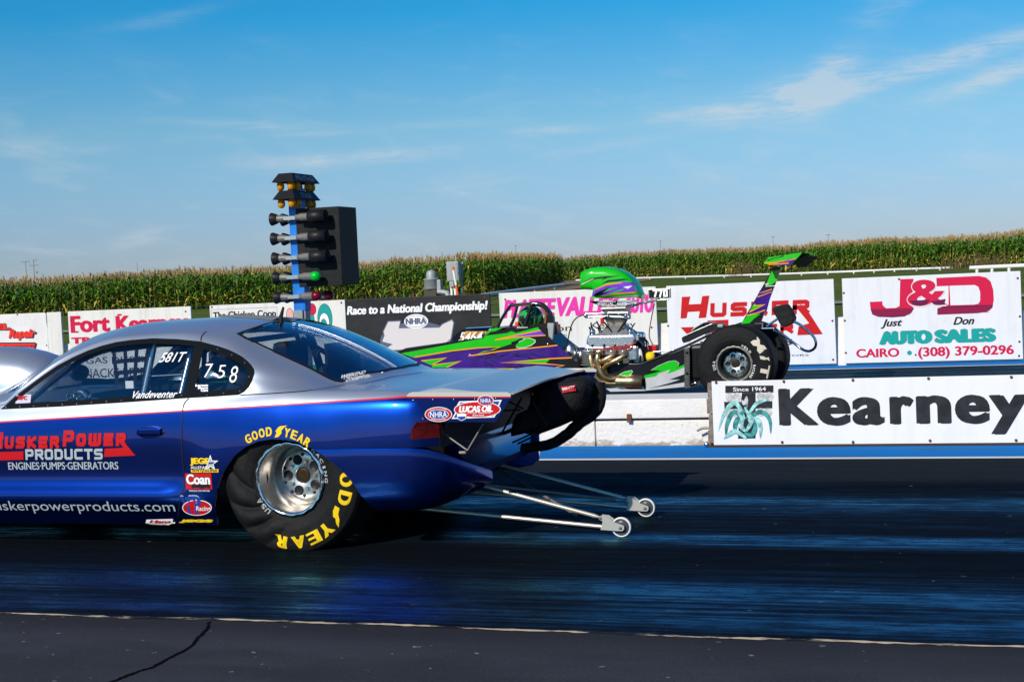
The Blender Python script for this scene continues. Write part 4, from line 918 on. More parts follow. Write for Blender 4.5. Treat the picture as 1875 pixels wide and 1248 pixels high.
for nm, outl, bw in (('door_window', doorw, .030), ('quarter_window', quarterw, .034)):
    for sg in (-1, 1):
        c = MB().prism([Vector((x, YC+sg*.02, z)) for x, z in outl], (0, sg*2, 0)); w = panel(nm, c, K['glass'])
        fr = MB(); n = 5; o1 = []
        cl = outl+[outl[0]]; den = []
        for a, b in zip(cl[:-1], cl[1:]):
            L = math.hypot(a[0]-b[0], a[1]-b[1]); kk = max(1, int(L/.05))
            den += [(a[0]+(b[0]-a[0])*i/kk, a[1]+(b[1]-a[1])*i/kk) for i in range(kk)]
        inn = inset(den, bw); L1 = []; L2 = []
        for (x, z), (x2, z2) in zip(den, inn):
            a = onside(x, z, .003); b = onside(x2, z2, .003)
            if sg > 0: a.y = 2*YC-a.y; b.y = 2*YC-b.y
            L1.append(a); L2.append(b)
        n = len(L1); fr.add(L1+L2, [(i, (i+1) % n, n+(i+1) % n, n+i) for i in range(n)])
        fo = fr.build('window_frame', BORD, w)
        if sg < 0:
            pts = ([(hit(x, y)) for x, y in ((12, 745.5), (37, 744.3), (62, 743.2), (88.5, 742.3), (115, 740.8), (141, 739), (168, 736.6), (195.7, 735), (223, 733.5), (250, 731), (278, 728.2), (305.5, 726), (333, 724))] if nm == 'door_window' else
                   [hit(x, y) for x, y in ((379.5, 723.5), (410, 720.5), (440, 716), (456.5, 690), (448.5, 664.5), (425, 650), (399, 639.5))])
            for p in pts:
                q = onside(p.x, p.z, .004); MB().lathe([(.0055, 0), (.0045, .003), (0, .004)], q, (0, -1, .25), 8).build('rivet', K['alu'], w)
        w['label_hint'] = 1; del w['label_hint']
        if sg < 0: (NW := w) if nm == 'door_window' else None
        if sg < 0 and nm == 'quarter_window': QW = w
# rear window and windscreen outlines in plan (X, half width)
def plan_cut(pts, z0, z1):
    L = [Vector((x, YC-w, z0)) for x, w in pts]+[Vector((x, YC+w, z0)) for x, w in pts[::-1] if w > 1e-4]; return MB().prism(L, (0, 0, z1-z0))
rwp = [(-4.19, 0), (-4.195, .2), (-4.215, .38), (-4.25, .52), (-4.262, .565), (-4.20, .583), (-4.0, .588), (-3.8, .60), (-3.62, .612), (-3.575, .605), (-3.52, .5), (-3.46, .3), (-3.435, 0)]
wsp = [(-5.30, 0), (-5.31, .2), (-5.33, .45), (-5.36, .60), (-5.42, .655), (-5.62, .76), (-5.80, .74), (-5.98, .66), (-6.04, .4), (-6.06, 0)]
rc_, wc_ = plan_cut(rwp, .86, 1.6), plan_cut(wsp, .86, 1.6)
RW = panel('rear_window', rc_, K['rglass']); panel('windscreen', wc_, K['glass'])
for mbc in (cutter, rc_, wc_): cut(body, mbc)
# rear window border
fr = MB(); full = [(x, -w) for x, w in rwp]+[(x, w) for x, w in rwp[::-1] if 0 < w]
full = [q for i, q in enumerate(full)]; den = []
cl = full+[full[0]]
for a, b in zip(cl[:-1], cl[1:]):
    L = math.hypot(a[0]-b[0], a[1]-b[1]); kk = max(1, int(L/.04)); den += [(a[0]+(b[0]-a[0])*i/kk, a[1]+(b[1]-a[1])*i/kk) for i in range(kk)]
inn = inset(den, .020); L1 = [ontop(x, YC+y, .0025) for x, y in den]; L2 = [ontop(x, YC+y, .0025) for x, y in inn]; n = len(L1)
fr.add(L1+L2, [(i, (i+1) % n, n+(i+1) % n, n+i) for i in range(n)]); fr.build('window_frame', K['black'], RW)
mb = MB(); mb.tube([ontop(x, YC-.02, -.012) for x in np.linspace(-4.16, -3.47, 12)], .009, 6); mb.build('centre_brace', K['alu'], RW)
# wheel arches, and the flank below the bumper line
arch = []
for q in ((397, 894), (404, 876), (416, 855), (432, 833), (452, 817), (475, 807), (500, 803), (524, 804), (548, 808.5), (572, 819), (596, 834), (615, 849), (632, 865), (648, 884), (661, 906)):
    h = P(*q, 7.335); arch.append((h.x, h.z))
archpoly = [(arch[0][0]-.03, .25), (arch[0][0]-.04, .0), (arch[-1][0]+.10, .0), (arch[-1][0]+.085, .225)]
archcut = lambda: MB().prism([Vector((x, YC-1.5, z)) for x, z in arch+archpoly[::-1]], (0, 3, 0))
cut(body, archcut())
fa = [(-6.35+.36*math.cos(a), .32+.36*math.sin(a)) for a in np.linspace(-.5, math.pi+.5, 20)]
cut(body, MB().prism([Vector((x, YC-1.5, z)) for x, z in fa], (0, 3, 0)))
cut(body, MB().prism([Vector(q) for q in ((-3.66, YC-1.5, .5795), (-2.5, YC-1.5, .5795), (-2.5, YC-1.5, 0), (-3.55, YC-1.5, 0))], (0, 3, 0)))
def borrow_normals(o):                   # keep the skin's own smooth normals round the cut edges
    for p in o.data.polygons: p.use_smooth = True
    md = o.modifiers.new('n', 'DATA_TRANSFER'); md.object = skin; md.use_loop_data = True; md.data_types_loops = {'CUSTOM_NORMAL'}; md.loop_mapping = 'POLYINTERP_NEAREST'
    me = evaluated(o); o.modifiers.clear(); old = o.data; o.data = me; bpy.data.meshes.remove(old)
sk_ = bpy.data.meshes.new('skin'); sk_.from_pydata([v-loc0 for v in SV], [], shell.f); sk_.polygons.foreach_set('use_smooth', [True]*len(sk_.polygons)); sk_.update()
bm = bmesh.new(); bm.from_mesh(sk_); bmesh.ops.recalc_face_normals(bm, faces=bm.faces[:]); bm.to_mesh(sk_); bm.free()
skin = bpy.data.objects.new('skin', sk_); COL.objects.link(skin); skin.location = loc0; bpy.context.view_layer.update()
borrow_normals(body)
bpy.data.objects.remove(skin); bpy.data.meshes.remove(sk_)
d = raw.data; bpy.data.objects.remove(raw); bpy.data.meshes.remove(d)
# seams (thin dark gaps lying on the skin)
def seamline(pts, w=.006, m=None):
    mb = MB(); L, R = [], []
    n = len(pts)
    for i, p in enumerate(pts):
        r = bvh.find_nearest(p); nn = r[1]; nn = nn if nn.dot(EYEV-p) > 0 else -nn; t = (pts[min(n-1, i+1)]-pts[max(0, i-1)]).normalized(); s = nn.cross(t).normalized()*w/2
        q = r[0]+nn*.0022; L.append(q+s); R.append(q-s)
    mb.add(L+R, [(i, i+1, n+i+1, n+i) for i in range(n-1)]); return mb
def hpath(px, n=5): return [v for v in (hit(q.x, q.y) for q in smooth_path([(x, y, 0) for x, y in px], n)) if v]
for px in ([(346, 729), (338, 738), (334.5, 752), (333, 780), (333.5, 830), (337, 862), (339, 880), (336, 893), (330, 915), (326, 945)],
           [(368, 624), (369, 617), (373, 611), (378, 607)],
           [(440, 723), (500, 720), (565, 715), (605, 709), (631, 703.5)], [(656, 704), (690, 697), (717, 690), (745, 686), (773, 681.5)]):
    seamline(hpath(px)).build('panel_gap', K['black'], body)
# rear panel, bumper, tail lamps
rp = MB(); rp.add([Vector((-2.885, YC+s*w, z)) for s in (-1, 1) for w, z in ((.86, .57), (.875, .66), (.85, .86))]+[], [(0, 1, 4, 3), (1, 2, 5, 4)]); rp.build('rear_panel', mat('rear_panel_dark', (.004, .007, .020), .6, spec=.1), car)
bp_ = MB()
#   plan path: X, half width, bottom z, lip scale
path = [(-3.66, .950, .235, .583), (-3.345, .945, .225, .583), (-3.2, .939, .225, .583), (-3.05, .922, .228, .580), (-2.95, .888, .235, .565), (-2.87, .82, .25, .53), (-2.81, .70, .27, .475), (-2.77, .57, .285, .43), (-2.742, .45, .30, .39)]
def bsec(x, w, zb_, lo, i):
    i0 = max(0, i-1); i1 = min(len(path)-1, i+1); t = Vector((path[i1][0]-path[i0][0], path[i1][1]-path[i0][1], 0)).normalized(); o = Vector((-t.y, t.x, 0))*(1 if True else -1)
    o = Vector((-t.y, t.x, 0)); o = o if o.x+o.y*.5 > 0 else -o                  # outward
    pr = [(-.20, lo), (-.008, lo), (-.0015, lo-.002), (.002, lo-.02), (.004, lo-.05), (.002, lo-(lo-zb_)*.40), (.0, zb_+(lo-zb_)*.45), (-.006, zb_+(lo-zb_)*.25), (-.022, zb_+.03), (-.05, zb_), (-.22, zb_-.0), (-.22, lo-.05)]
    return [(x+o.x*a, w+o.y*a, z) for a, z in pr]
dense = []
for i in range(len(path)): dense.append(bsec(*path[i], i))
for sg in (-1, 1):
    bp_.loft([[Vector((x, YC+sg*w, z)) for x, w, z in s] for s in dense], 0, True, True)
# centre of the bumper, set back and scooped
bp_.loft([[Vector((-2.86+a, YC+w, z)) for a, z in ((-.1, .575), (-.02, .57), (.0, .50), (.03, .43), (.055, .41), (.05, .37), (0, .35), (-.1, .36))] for w in np.linspace(-.62, .62, 7)], 0, True, True)
bo = bp_.build('rear_bumper', K['bluep'], car, recalc=True); bpy.context.view_layer.update(); cut(bo, archcut())
try: bo.data.set_sharp_from_angle(angle=math.radians(50))
except Exception: pass
lp = MB(); pr = [(752, 800), (756, 783), (763, 772.5), (802, 772.5), (800, 802), (757, 804)]
tl = []
for sg in (-1, 1):
    c = MB(); pts = [P(*q, YC-.915) for q in pr]; ct = sum(pts, Vector())/6
    xs = [(p.x, p.z) for p in pts]; g = []
    fr_ = []; bk = []
    for (x, z) in xs:
        w = CW[3](min(x, -2.9))*1.0+.004; fr_.append(Vector((x, YC+sg*w, z))); bk.append(Vector((x, YC+sg*(w-.06), z)))
    n = len(fr_); c.add(fr_+bk, [tuple(range(n)), tuple(range(n, 2*n))]+[(i, (i+1) % n, n+(i+1) % n, n+i) for i in range(n)])
    c.build('tail_lamp', mat('tail_lamp_red', (.06, .002, .003), .12, coat=1., var=.5, vs=18), car, recalc=True)
# deck spoiler: raised blade between two side plates
sp = MB(); secp = []
for w in np.linspace(-.87, .87, 9):
    y = YC+w; crown = .012*(1-(w/.87)**2)
    tr = -.05*(w+.87); prof = [(-3.02, .876+crown), (-2.93, .890+crown), (-2.86, .897+crown), (-2.70, .878+crown), (-2.50+tr, .861+crown), (-2.455+tr, .866+crown), (-2.455+tr, .855+crown), (-2.50+tr, .848+crown), (-2.86, .865+crown), (-2.95, .85)]
    secp.append([Vector((x, y, z)) for x, z in prof])
sp.loft(secp, 0, True, True); so = sp.build('rear_spoiler', K['silverp'], car, recalc=True)
try: so.data.set_sharp_from_angle(angle=math.radians(30))
except Exception: pass
SEDGE = mat('silver_edge_paint', (.50, .47, .42), .5, .3)
for sg in (-1, 1):
    ys = YC+sg*.885; e = MB(); o = [P(*q, YC-.885) for q in ((743.7, 727), (748, 720), (755, 717.5), (930, 717.5), (936, 721), (935, 729), (908.7, 772), (763, 772), (757, 752))]
    e.prism([Vector((p.x, ys-.004, p.z)) for p in o], (0, .008, 0)); pl = e.build('side_plate', K['bluep'], car, recalc=True)
    if sg < 0: EP = pl; ys0 = ys
    e = MB(); st = [P(*q, YC-.885) for q in ((744.5, 725.5), (748, 720), (755, 717.3), (930, 717.3), (936.2, 721), (935.5, 725.5))]
    e.poly([Vector((p.x, ys+sg*.0055, p.z)) for p in st]); e.build('silver_edge', SEDGE, pl)
    if sg > 0: e = MB(); e.poly([Vector((p.x, ys-.0055, p.z)) for p in st]); e.build('silver_edge', SEDGE, pl)
    e = MB(); st = [P(*q, YC-.885) for q in ((743.7, 726.8), (935.2, 726.6))]; e.strip([Vector((p.x, ys+sg*.006, p.z)) for p in st], .006, (0, 1, 0)); e.build('red_stripe', K['red'], pl)
    for q in ((757, 732), (793, 731), (831, 730), (870, 729.5), (908, 728.5), (775, 766)):
        p = P(*q, YC-.885); MB().lathe([(.005, 0), (.004, .003), (0, .004)], (p.x, ys+sg*.005, p.z), (0, sg, 0), 8).build('rivet', K['alu'], pl)
# decals on the near side plate
EPl = Plane((0, ys0-.004, 0), (1, 0, 0), (0, 0, 1), (0, -1, 0)); YE_ = ys0-.004
z5 = lambda x, y: (700+x/3.606, 660+y/3.606)
def ebx(a, b): return bx(z5(*a), z5(*b), YE_)
mb = MB(); R_, W_i, B_i = 0, 1, 2
def oval(c, ra, rb, m, k): q = P(*z5(*c), YE_); s = .00367/3.606*1.0; mb.poly(ellipse(EPl, (q.x, q.z), ra*s*.95, rb*s*.95, k, 36), m)
oval((371, 354), 82, 42, W_i, .002); oval((371, 354), 78, 38, R_, .0026); oval((371, 354), 62, 27, W_i, .0032); oval((371, 354), 59, 24.5, B_i, .0038)
text(mb, 'NHRA', ebx((318, 374), (428, 334)), EPl, W_i, bold=.012, k=.0045)
text(mb, 'DRAG RACING', ebx((325, 391), (420, 383)), EPl, W_i, bold=.01, k=.0045); text(mb, 'CHAMPIONSHIP', ebx((318, 327), (424, 319)), EPl, W_i, bold=.01, k=.0045)
def epoly(pts, m, k): mb.poly([P(*z5(*q), YE_)+Vector((0, -k, 0)) for q in pts], m)
epoly([(508, 268), (790, 258), (762, 318), (768, 330), (740, 374), (458, 384), (490, 330), (482, 318)], W_i, .0020)
epoly([(516, 276), (776, 267), (752, 318), (758, 330), (734, 366), (472, 376), (500, 330), (494, 318)], B_i, .0026)
oval((628, 322), 138, 46, W_i, .0032); oval((628, 322), 133, 42, R_, .0038); oval((684, 262), 48, 29, W_i, .0044); oval((684, 262), 44, 26, R_, .005); oval((684, 262), 36, 19, B_i, .0054)
text(mb, 'NHRA', ebx((652, 278), (718, 248)), EPl, W_i, bold=.01, k=.006)
text(mb, 'LUCAS OIL', ebx((510, 340), (728, 296)), EPl, W_i, bold=.02, smear=.0025, shear=.2, k=.005)
text(mb, 'Drag Racing', ebx((566, 352), (718, 336)), EPl, W_i, bold=.01, k=.005); text(mb, 'Series', ebx((598, 365), (674, 352)), EPl, W_i, bold=.01, k=.005)
epoly([(495, 352), (527, 345), (558, 350), (555, 382), (527, 396), (499, 384)], W_i, .0056); epoly([(500, 368), (553, 366), (550, 380), (527, 392), (503, 382)], B_i, .006)
mb.build('decal', [K['red'], K['wvin'], K['navy']], EP)
# ---- decals on the flank
def flank(a, b, k=0.): return onside(a, b, k+.001)
def fbx(bl, tr): a = hit(*bl); b = hit(*tr); return (a.x, a.z, b.x, b.z)
zd = lambda x, y: (x/3.75, 760+y/3.75)
mb = MB(); RD, SV_, YL, WH_, BK, BL = range(6)
def dpoly(pts, m, k=.002, f=zd, sub=6):
    vs, fs = fine_poly([f(*p) for p in pts], 7.); mb.add([(lambda h: onside(h.x, h.z, k+.001))(hit(*p)) for p in vs], fs, m)
block(mb, 'HUSKER', fbx(zd(-52, 228), zd(405, 142)), flank, .022, RD, .10, heights=[1.35, 1, 1, 1, 1, 1], thy=.021)
block(mb, 'POWER', fbx(zd(432, 212), zd(862, 122)), flank, .024, RD, .10, heights=[1.25, 1, 1, 1, 1], thy=.022)
dpoly([(-60, 252), (163, 246), (163, 303), (-60, 310)], RD); dpoly([(722, 228), (850, 222), (812, 172), (842, 168), (932, 274), (716, 284)], RD, .0025)
block(mb, 'PRODUCTS', fbx(zd(178, 304), zd(702, 228)), flank, .0155, SV_, .07, thy=.0145, gap=.18)
text(mb, 'ENGINES·PUMPS·GENERATORS', fbx(zd(62, 372), zd(810, 318)), flank, SV_, bold=0., smear=.0012)
VM = [K['red'], K['gvin'], K['yellow'], K['wvin'], K['ink'], K['navy']]; nd = lambda n: (mb.build(n, VM, body), MB())[1]
mb = nd('sponsor_logo')
text(mb, 'huskerpowerproducts.com', fbx(zd(-75, 668), zd(1192, 590)), flank, SV_, bold=.0)
mb = nd('website_lettering')
dpoly([(1272, 398), (1452, 396), (1460, 506), (1280, 506)], RD)
text(mb, 'Coan', fbx(zd(1284, 472), zd(1440, 404)), flank, WH_, bold=.02, smear=.002, k=.004, outline=BK, ow=.004)
dpoly([(1318, 476), (1440, 468), (1448, 500), (1420, 494), (1390, 502), (1350, 494), (1318, 500)], BK, .0026)
text(mb, 'TORQUE CONVERTERS', fbx(zd(1298, 524), zd(1442, 512)), flank, WH_, bold=.01)
mb = nd('sticker')
text(mb, 'JEGS', fbx(zd(1312, 344), zd(1435, 292)), flank, YL, bold=.02, smear=.003, k=.004, outline=BK, ow=.004)
text(mb, 'ALLSTARS', fbx(zd(1312, 366), zd(1440, 348)), flank, WH_, bold=.015, k=.003)
dpoly([(1312, 372), (1502, 368), (1502, 390), (1316, 391)], YL); text(mb, '2018 QUALIFIER', fbx(zd(1322, 388), zd(1496, 371)), flank, BK, bold=.015, k=.0035)
star = [(1446 + (58 if i % 2 == 0 else 23)*math.sin(i*math.pi/5), 328-(58 if i % 2 == 0 else 23)*math.cos(i*math.pi/5)) for i in range(10)]
dpoly(star, WH_, .0028, sub=2); dpoly([(1446+(x-1446)*.72, 328+(y-328)*.72) for x, y in star], SV_, .0032, sub=2); dpoly([(1432, 322), (1470, 319), (1470, 332), (1432, 334)], BL, .0036, sub=2)
mb = nd('sticker')
ov = lambda cx, cy, ra, rb: [(cx+ra*math.cos(i*math.pi/14), cy+rb*math.sin(i*math.pi/14)) for i in range(28)]
dpoly(ov(1354, 632, 102, 54), WH_, .002, sub=1); dpoly(ov(1354, 632, 96, 49), RD, .0026, sub=1)
text(mb, 'VP', fbx(zd(1262, 672), zd(1372, 552)), flank, BL, bold=.02, smear=.004, shear=-.1, k=.004, outline=WH_, ow=.004)
text(mb, 'Racing', fbx(zd(1352, 662), zd(1446, 620)), flank, WH_, bold=.012, shear=.2, k=.0045)
mb = nd('sticker')
# lettering arched over the wheel opening
ac = P(510, 905, 7.33); 
def arch_text(s, cx, cz, r, a0, a1, h, m, surf, k=.002, bold=.02, flip=False, smear=0., wf=1.):
    n = len(s)
    for i, c in enumerate(s):
        if c == ' ': continue
        a = math.radians(a0+(a1-a0)*(i+.5)/n); wd = abs(math.radians(a1-a0))/n*r*.80*wf*(.45 if c in 'I.' else 1)
        g, f, sz = glyphs(c, bold, 0)
        for (du, kk) in (((0, k),) if not smear else ((0, k), (smear, k-.0003), (-smear, k-.0006))):
            vs = []
            for (u, v) in g:
                U = (u-.5)*wd+du; V = r+v*h
                if flip: U, V = -U, r+(1-v)*h
                vs.append(surf(cx+V*math.cos(a)+U*math.sin(a), cz+V*math.sin(a)-U*math.cos(a), kk))
            mb.add(vs, f, m)
arch_text('GOOD', ac.x, ac.z, .332, 121.5, 92, .050, YL, flank, bold=.02, smear=.002); arch_text('YEAR', ac.x, ac.z, .332, 81, 52, .050, YL, flank, bold=.02, smear=.002)
dpoly([(503, 800.5), (507, 792), (505, 789), (509, 783), (513, 780), (526.5, 778.5), (520, 783), (516, 788), (516, 793), (510, 799.5)], YL, .003, f=lambda x, y: (x, y), sub=2)
mb = nd('tyre_maker_lettering')
dpoly([(995, 760), (1008, 712), (1190, 707), (1183, 764), (1030, 768)], WH_, .003, f=zd, sub=4)
text(mb, 'Hans', fbx(zd(1010, 758), zd(1175, 716)), flank, RD, bold=.02, shear=.3, smear=.002, k=.005); text(mb, 'JEGS', fbx(zd(1218, 756), zd(1460, 714)), flank, YL, bold=.02, smear=.006, shear=.2, k=.004)
mb.build('sill_sticker', VM, body)
# lettering on the windows
def winside(a, b, k=0.): return onside(a, b, k+.002)
mb = MB(); zw = lambda x, y: (150+x/5.682, 600+y/5.682)
text(mb, '581T', fbx(zw(800, 362), zw(1100, 252)), winside, 0, bold=.01, shear=.35); text(mb, 'Vandeventer', fbx(zw(530, 735), zw(1005, 650)), winside, 0, bold=.012, shear=.4)
zr = lambda x, y: (x/8.32, 620+y/8.32)
a = fbx(zr(240, 985), zr(480, 850)); mb.add([winside(*q, .001) for q in ((a[0], a[1]), (a[2], a[1]), (a[2], a[3]), (a[0], a[3]))], [(0, 1, 2, 3)], 1)
text(mb, 'RFC', fbx(zr(285, 930), zr(420, 870)), winside, 2, bold=.02, smear=.002, k=.004)
mb.build('decal', [K['wvin'], mat('sticker_lilac', (.55, .52, .66), .4), K['red']], NW)
mb = MB(); text(mb, '7', fbx(zw(1265, 520), zw(1370, 375)), winside, 0, bold=-.006); text(mb, '.', fbx(zw(1340, 505), zw(1358, 487)), winside, 0, bold=.02); text(mb, '5', fbx(zw(1405, 525), zw(1508, 388)), winside, 0, bold=-.006); text(mb, '8', fbx(zw(1530, 572), zw(1638, 400)), winside, 0, bold=-.006)
for i, wd_ in enumerate(('Larson', 'Race', 'Cars')): text(mb, wd_, fbx(zw(1185+i*28, 612+i*26), zw(1315, 585+i*26)), winside, 0, bold=.02, smear=.002)
mb.build('decal', [K['wvin']], QW)
mb = MB()
def onrw(px, py, k=.003):
    h = hit(px, py); return ontop(h.x, h.y, k)
for wd_, (ax, ay), (bx_, by_), (cx_, cy_) in (('WEEKEND', (622, 694), (667, 685), (626, 687)), ('STRIPPER', (634, 699), (682, 690), (628, 694))):
    g, f, sz = glyphs(wd_, .02, 0); o = Vector((ax, ay)); u = Vector((bx_-ax, by_-ay)); v = Vector((cx_-ax, cy_-ay)); mb.add([onrw(*(o+u*a+v*b)) for a, b in g], f, 0)
mb.build('decal', [K['wvin']], RW)
# door handle
hp = P(275, 792, 7.34); q = onside(hp.x, hp.z); o = MB()
o.lathe([(0, .004), (.030, .004), (.036, .0015), (.040, 0)], q, (0, -1, 0), 28, fn=lambda v: Vector((q.x+(v.x-q.x)*2.45, v.y, q.z+(v.z-q.z)*1.02)))
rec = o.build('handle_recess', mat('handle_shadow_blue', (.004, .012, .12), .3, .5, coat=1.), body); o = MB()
o.box((q.x, q.y-.014, q.z+.008), (.155, .022, .042), bev=.010); o.build('door_handle', K['bluep'], body)
# hood scoop
hs = MB(); sec = []
for x, w, zt_, zb_ in ((-6.98, .17, 1.02, .84), (-6.9, .24, 1.10, .82), (-6.7, .28, 1.155, .82), (-6.4, .29, 1.172, .84), (-6.2, .285, 1.165, .84), (-6.06, .265, 1.135, .84), (-5.95, .235, 1.10, .85), (-5.87, .19, 1.03, .88), (-5.84, .12, .96, .9)):
    pts = []
    for i in range(20):
        a = math.pi*i/19; c, s = math.cos(a), math.sin(a); pts.append(Vector((x, YC+.0-w*math.copysign(abs(c)**.75, c)-.0, zb_+(zt_-zb_)*abs(s)**.75)))
    sec.append(pts)
hs.loft(sec, 0, False, False); hs.add(sec[0], [list(range(20))], 1); hs.add(sec[-1], [list(range(20))], 0); hs.build('hood_scoop', [K['silverp'], K['black']], car)
# roof vent and antenna
h = ontop(-4.43, YC-.05, .003); mb = MB(); mb.loft([[Vector((x, YC-.05+w*s, ontop(x, YC-.05+w*s).z+.012*b)) for s, b in ((-1, .2), (-.5, 1), (0, 1.2), (.5, 1), (1, .2))] for x, w, b in ((-4.66, .02, 0), (-4.5, .10, 1), (-4.3, .13, 1), (-4.22, .14, 1))], 0, False, False); mb.build('roof_patch', mat('roof_patch_grey', (.20, .21, .20), .5), body)
ab = P(515, 592, YC-.15); at_ = P(519, 562, YC-.15); base = ontop(ab.x, YC-.15)
MB().tube([base-Vector((0, 0, .01)), base+Vector((0, 0, .03)), Vector((at_.x, at_.y, at_.z))], [.020, .014, .007], 8).build('antenna', K['black'], car)
# ---- interior
it = MB(); it.box((-5.12, YC, .20), (1.7, 1.70, .03)); it.box((-3.75, YC, .21), (1.0, .86, .03)); it.build('floor', K['int'], car)
it = MB(); it.box((-5.12, YC+.86, .52), (1.7, .03, .62)); it.build('door_lining', K['int'], car); MB().box((-5.12, YC-.86, .50), (1.7, .02, .58)).build('door_lining', K['int'], car)
it = MB(); it.loft([[Vector((x, YC+w, .86-.12*abs(w)**2+(.03 if x < -5.7 else 0))) for w in np.linspace(-.8, .8, 9)]+[Vector((x, YC+w, .55)) for w in np.linspace(.8, -.8, 9)] for x in (-6.0, -5.72, -5.55)]); it.build('dashboard', mat('dash_grey', (.05, .06, .075), .4), car)
it = MB(); it.loft([[Vector((-5.42+.40*math.cos(a)*s, YC-.55+y, .55+.31*math.sin(a)*s)) for a in np.linspace(0, math.pi, 16)] for y, s in ((-.26, .8), (-.24, .97), (-.12, 1), (.1, 1), (.2, .9))], 0, False, True); it.build('inner_tub', mat('tub_silver', (.22, .25, .29), .35, .6), car)
for (px_, r) in ((137, .055), (121, .035)): q = P(px_, 729, YC-.86); MB().lathe([(r*.7, 0), (r, .01), (r, .05), (r*.8, .06)], (q.x, YC-.82, q.z), (0, 1, 0), 20).build('gauge', K['alu'], car)
it = MB(); it.box((-4.55, YC-.35, .45), (.55, .5, .2), bev=.05); it.loft([[Vector((-4.42+x, YC-.35+w, z)) for x, z in ((0, .4), (.30, 1.02), (.36, 1.0), (.10, .4))] for w in (-.24, -.20, .20, .24)]); it.box((-4.02, YC-.35, 1.08), (.10, .3, .16), bev=.03); it.build('seat', mat('seat_black', (.008, .009, .011), .7), car)
it = MB(); it.box((-3.98, YC, .62), (.03, 1.66, .55)); it.box((-3.98, YC+.30, .97), (.02, .5, .30)); it.build('firewall', mat('firewall_grey', (.030, .034, .04), .5, .3), car)
cg = MB()
A0, A1 = P(281, 636, 7.72), P(263, 724, 7.66); B0, B1 = P(351, 640, 7.74), P(331, 724, 7.66)
for a, b in ((A0, A1), (B0, B1)): cg.tube([b+(b-a)*1.5, b, a, a+(a-b)*.12], .020, 12)
cg.tube([P(270, 689, 7.70), P(341, 685, 7.70)], .009, 8)
cage = cg.build('roll_cage', mat('cage_polished', (.62, .60, .58), .22, 1.), car)
cg = MB()
for pts in ([(-5.75, 7.62, .80), (-5.35, 7.72, 1.09), (-5.0, 7.76, 1.17), (-4.4, 7.78, 1.16)], [(-5.75, 8.92, .80), (-5.35, 8.82, 1.09), (-5.0, 8.78, 1.18), (-4.4, 8.76, 1.17), (-4.3, 8.76, .3)], [(-4.4, 7.78, 1.16), (-4.4, 8.76, 1.17)], [(-5.15, 7.76, 1.15), (-5.15, 8.78, 1.15)], [(-5.6, 8.9, .84), (-4.95, 8.8, 1.16)], [(-5.15, 8.75, .5), (-5.08, 8.75, 1.14)],
            [(-4.35, 7.8, 1.14), (-3.6, 7.85, .72)], [(-4.35, 8.74, 1.14), (-3.6, 8.68, .72)], [(-4.35, 7.8, 1.1), (-4.3, 8.7, .5)]):
    cg.tube(smooth_path(pts, 5), .018, 8)
cg.build('dark_cage_tube', mat('cage_dark', (.02, .025, .03), .35, .5), car)
# window net beyond the driver
nt = MB(); n0, n1, n2, n3 = P(208, 641, 8.74), P(272, 632, 8.74), P(262, 702, 8.74), P(215, 705, 8.74)
for i in range(4):
    t = i/3; nt.strip([n0.lerp(n1, t), n3.lerp(n2, t)], .030, (0, 1, 0)); a = n0.lerp(n3, .02+t*.95); b = n1.lerp(n2, .02+t*.95); nt.strip([a+Vector((-.02, -.002, 0)), b+Vector((.02, -.002, 0))], .030, (0, 1, 0))
nt.build('window_net', mat('net_webbing', (.008, .010, .014), .8), car)
q = P(*zw(497, 590), 7.62); MB().box(q, (.055, .006, .045)).build('tag', K['wvin'], car)
# rear view mirror
q = P(146, 682, 8.2); MB().lathe([(0, -.02), (.05, -.015), (.055, 0), (.05, .012), (0, .015)], q, (1, 0, 0), 16, fn=lambda v: Vector((v.x, q.y+(v.y-q.y)*1.8, q.z+(v.z-q.z)))).build('mirror', K['black'], car)
# ---- wheels
TYR = .432
def slick(name, hub, sg, R=.432, rr=.210, width=.40, flat=.0, parent=None, wr=0., steps=96, bulge=.02):
    steps = steps*2 if wr > .01 else steps
    # sg: -1 outer face towards the camera
    prof = [(rr, .03), (rr+.006, .0), (rr+.03, -.012), (rr+.07, -.022), (rr+.12, -.020), (R-.055, -.010), (R-.020, .006), (R-.004, .030), (R, .06), (R, width-.06), (R-.004, width-.03), (R-.03, width), (rr+.06, width+.02), (rr, width)]
    dp = []
    for (a, b) in zip(prof[:-1], prof[1:]): dp += [(a[0]+(b[0]-a[0])*i/6, a[1]+(b[1]-a[1])*i/6) for i in range(6)]
    dp.append(prof[-1]); n = steps; vs = []; h0 = hub.z
    for (r, h) in dp:
        for j in range(n):
            a = 2*math.pi*j/n; x, z = r*math.cos(a), r*math.sin(a); y = h
            if wr and h < .03 and rr+.02 < r < R-.01:
                f = math.sin(math.pi*(r-rr)/(R-rr)); ang = math.degrees(a) % 360
                g = math.exp(-((ang-215)/50.)**2); q_ = math.sin(a*6.5+(r-rr)*16.+.5*math.sin(a*3.1)); y -= wr*f*g*(1-abs(q_)**.5)*-1.5; y -= wr*f*g*.55
            if z < -h0+.0: over = -h0-z; z = -h0+.0005; y -= over*1.1 if h < width/2 else -over*.6; x *= 1+over*.8
            elif z < -h0*.45 and h < .03: y -= bulge*((-z-h0*.45)/(h0*.55))**2
            vs.append((hub.x+x, hub.y+(y if sg < 0 else -y), hub.z+z))
    fs = [(i*n+j, i*n+(j+1) % n, (i+1)*n+(j+1) % n, (i+1)*n+j) for i in range(len(dp)-1) for j in range(n)]
    return MB().add(vs, fs, 0, True).build(name, K['rubber'], parent, recalc=True)
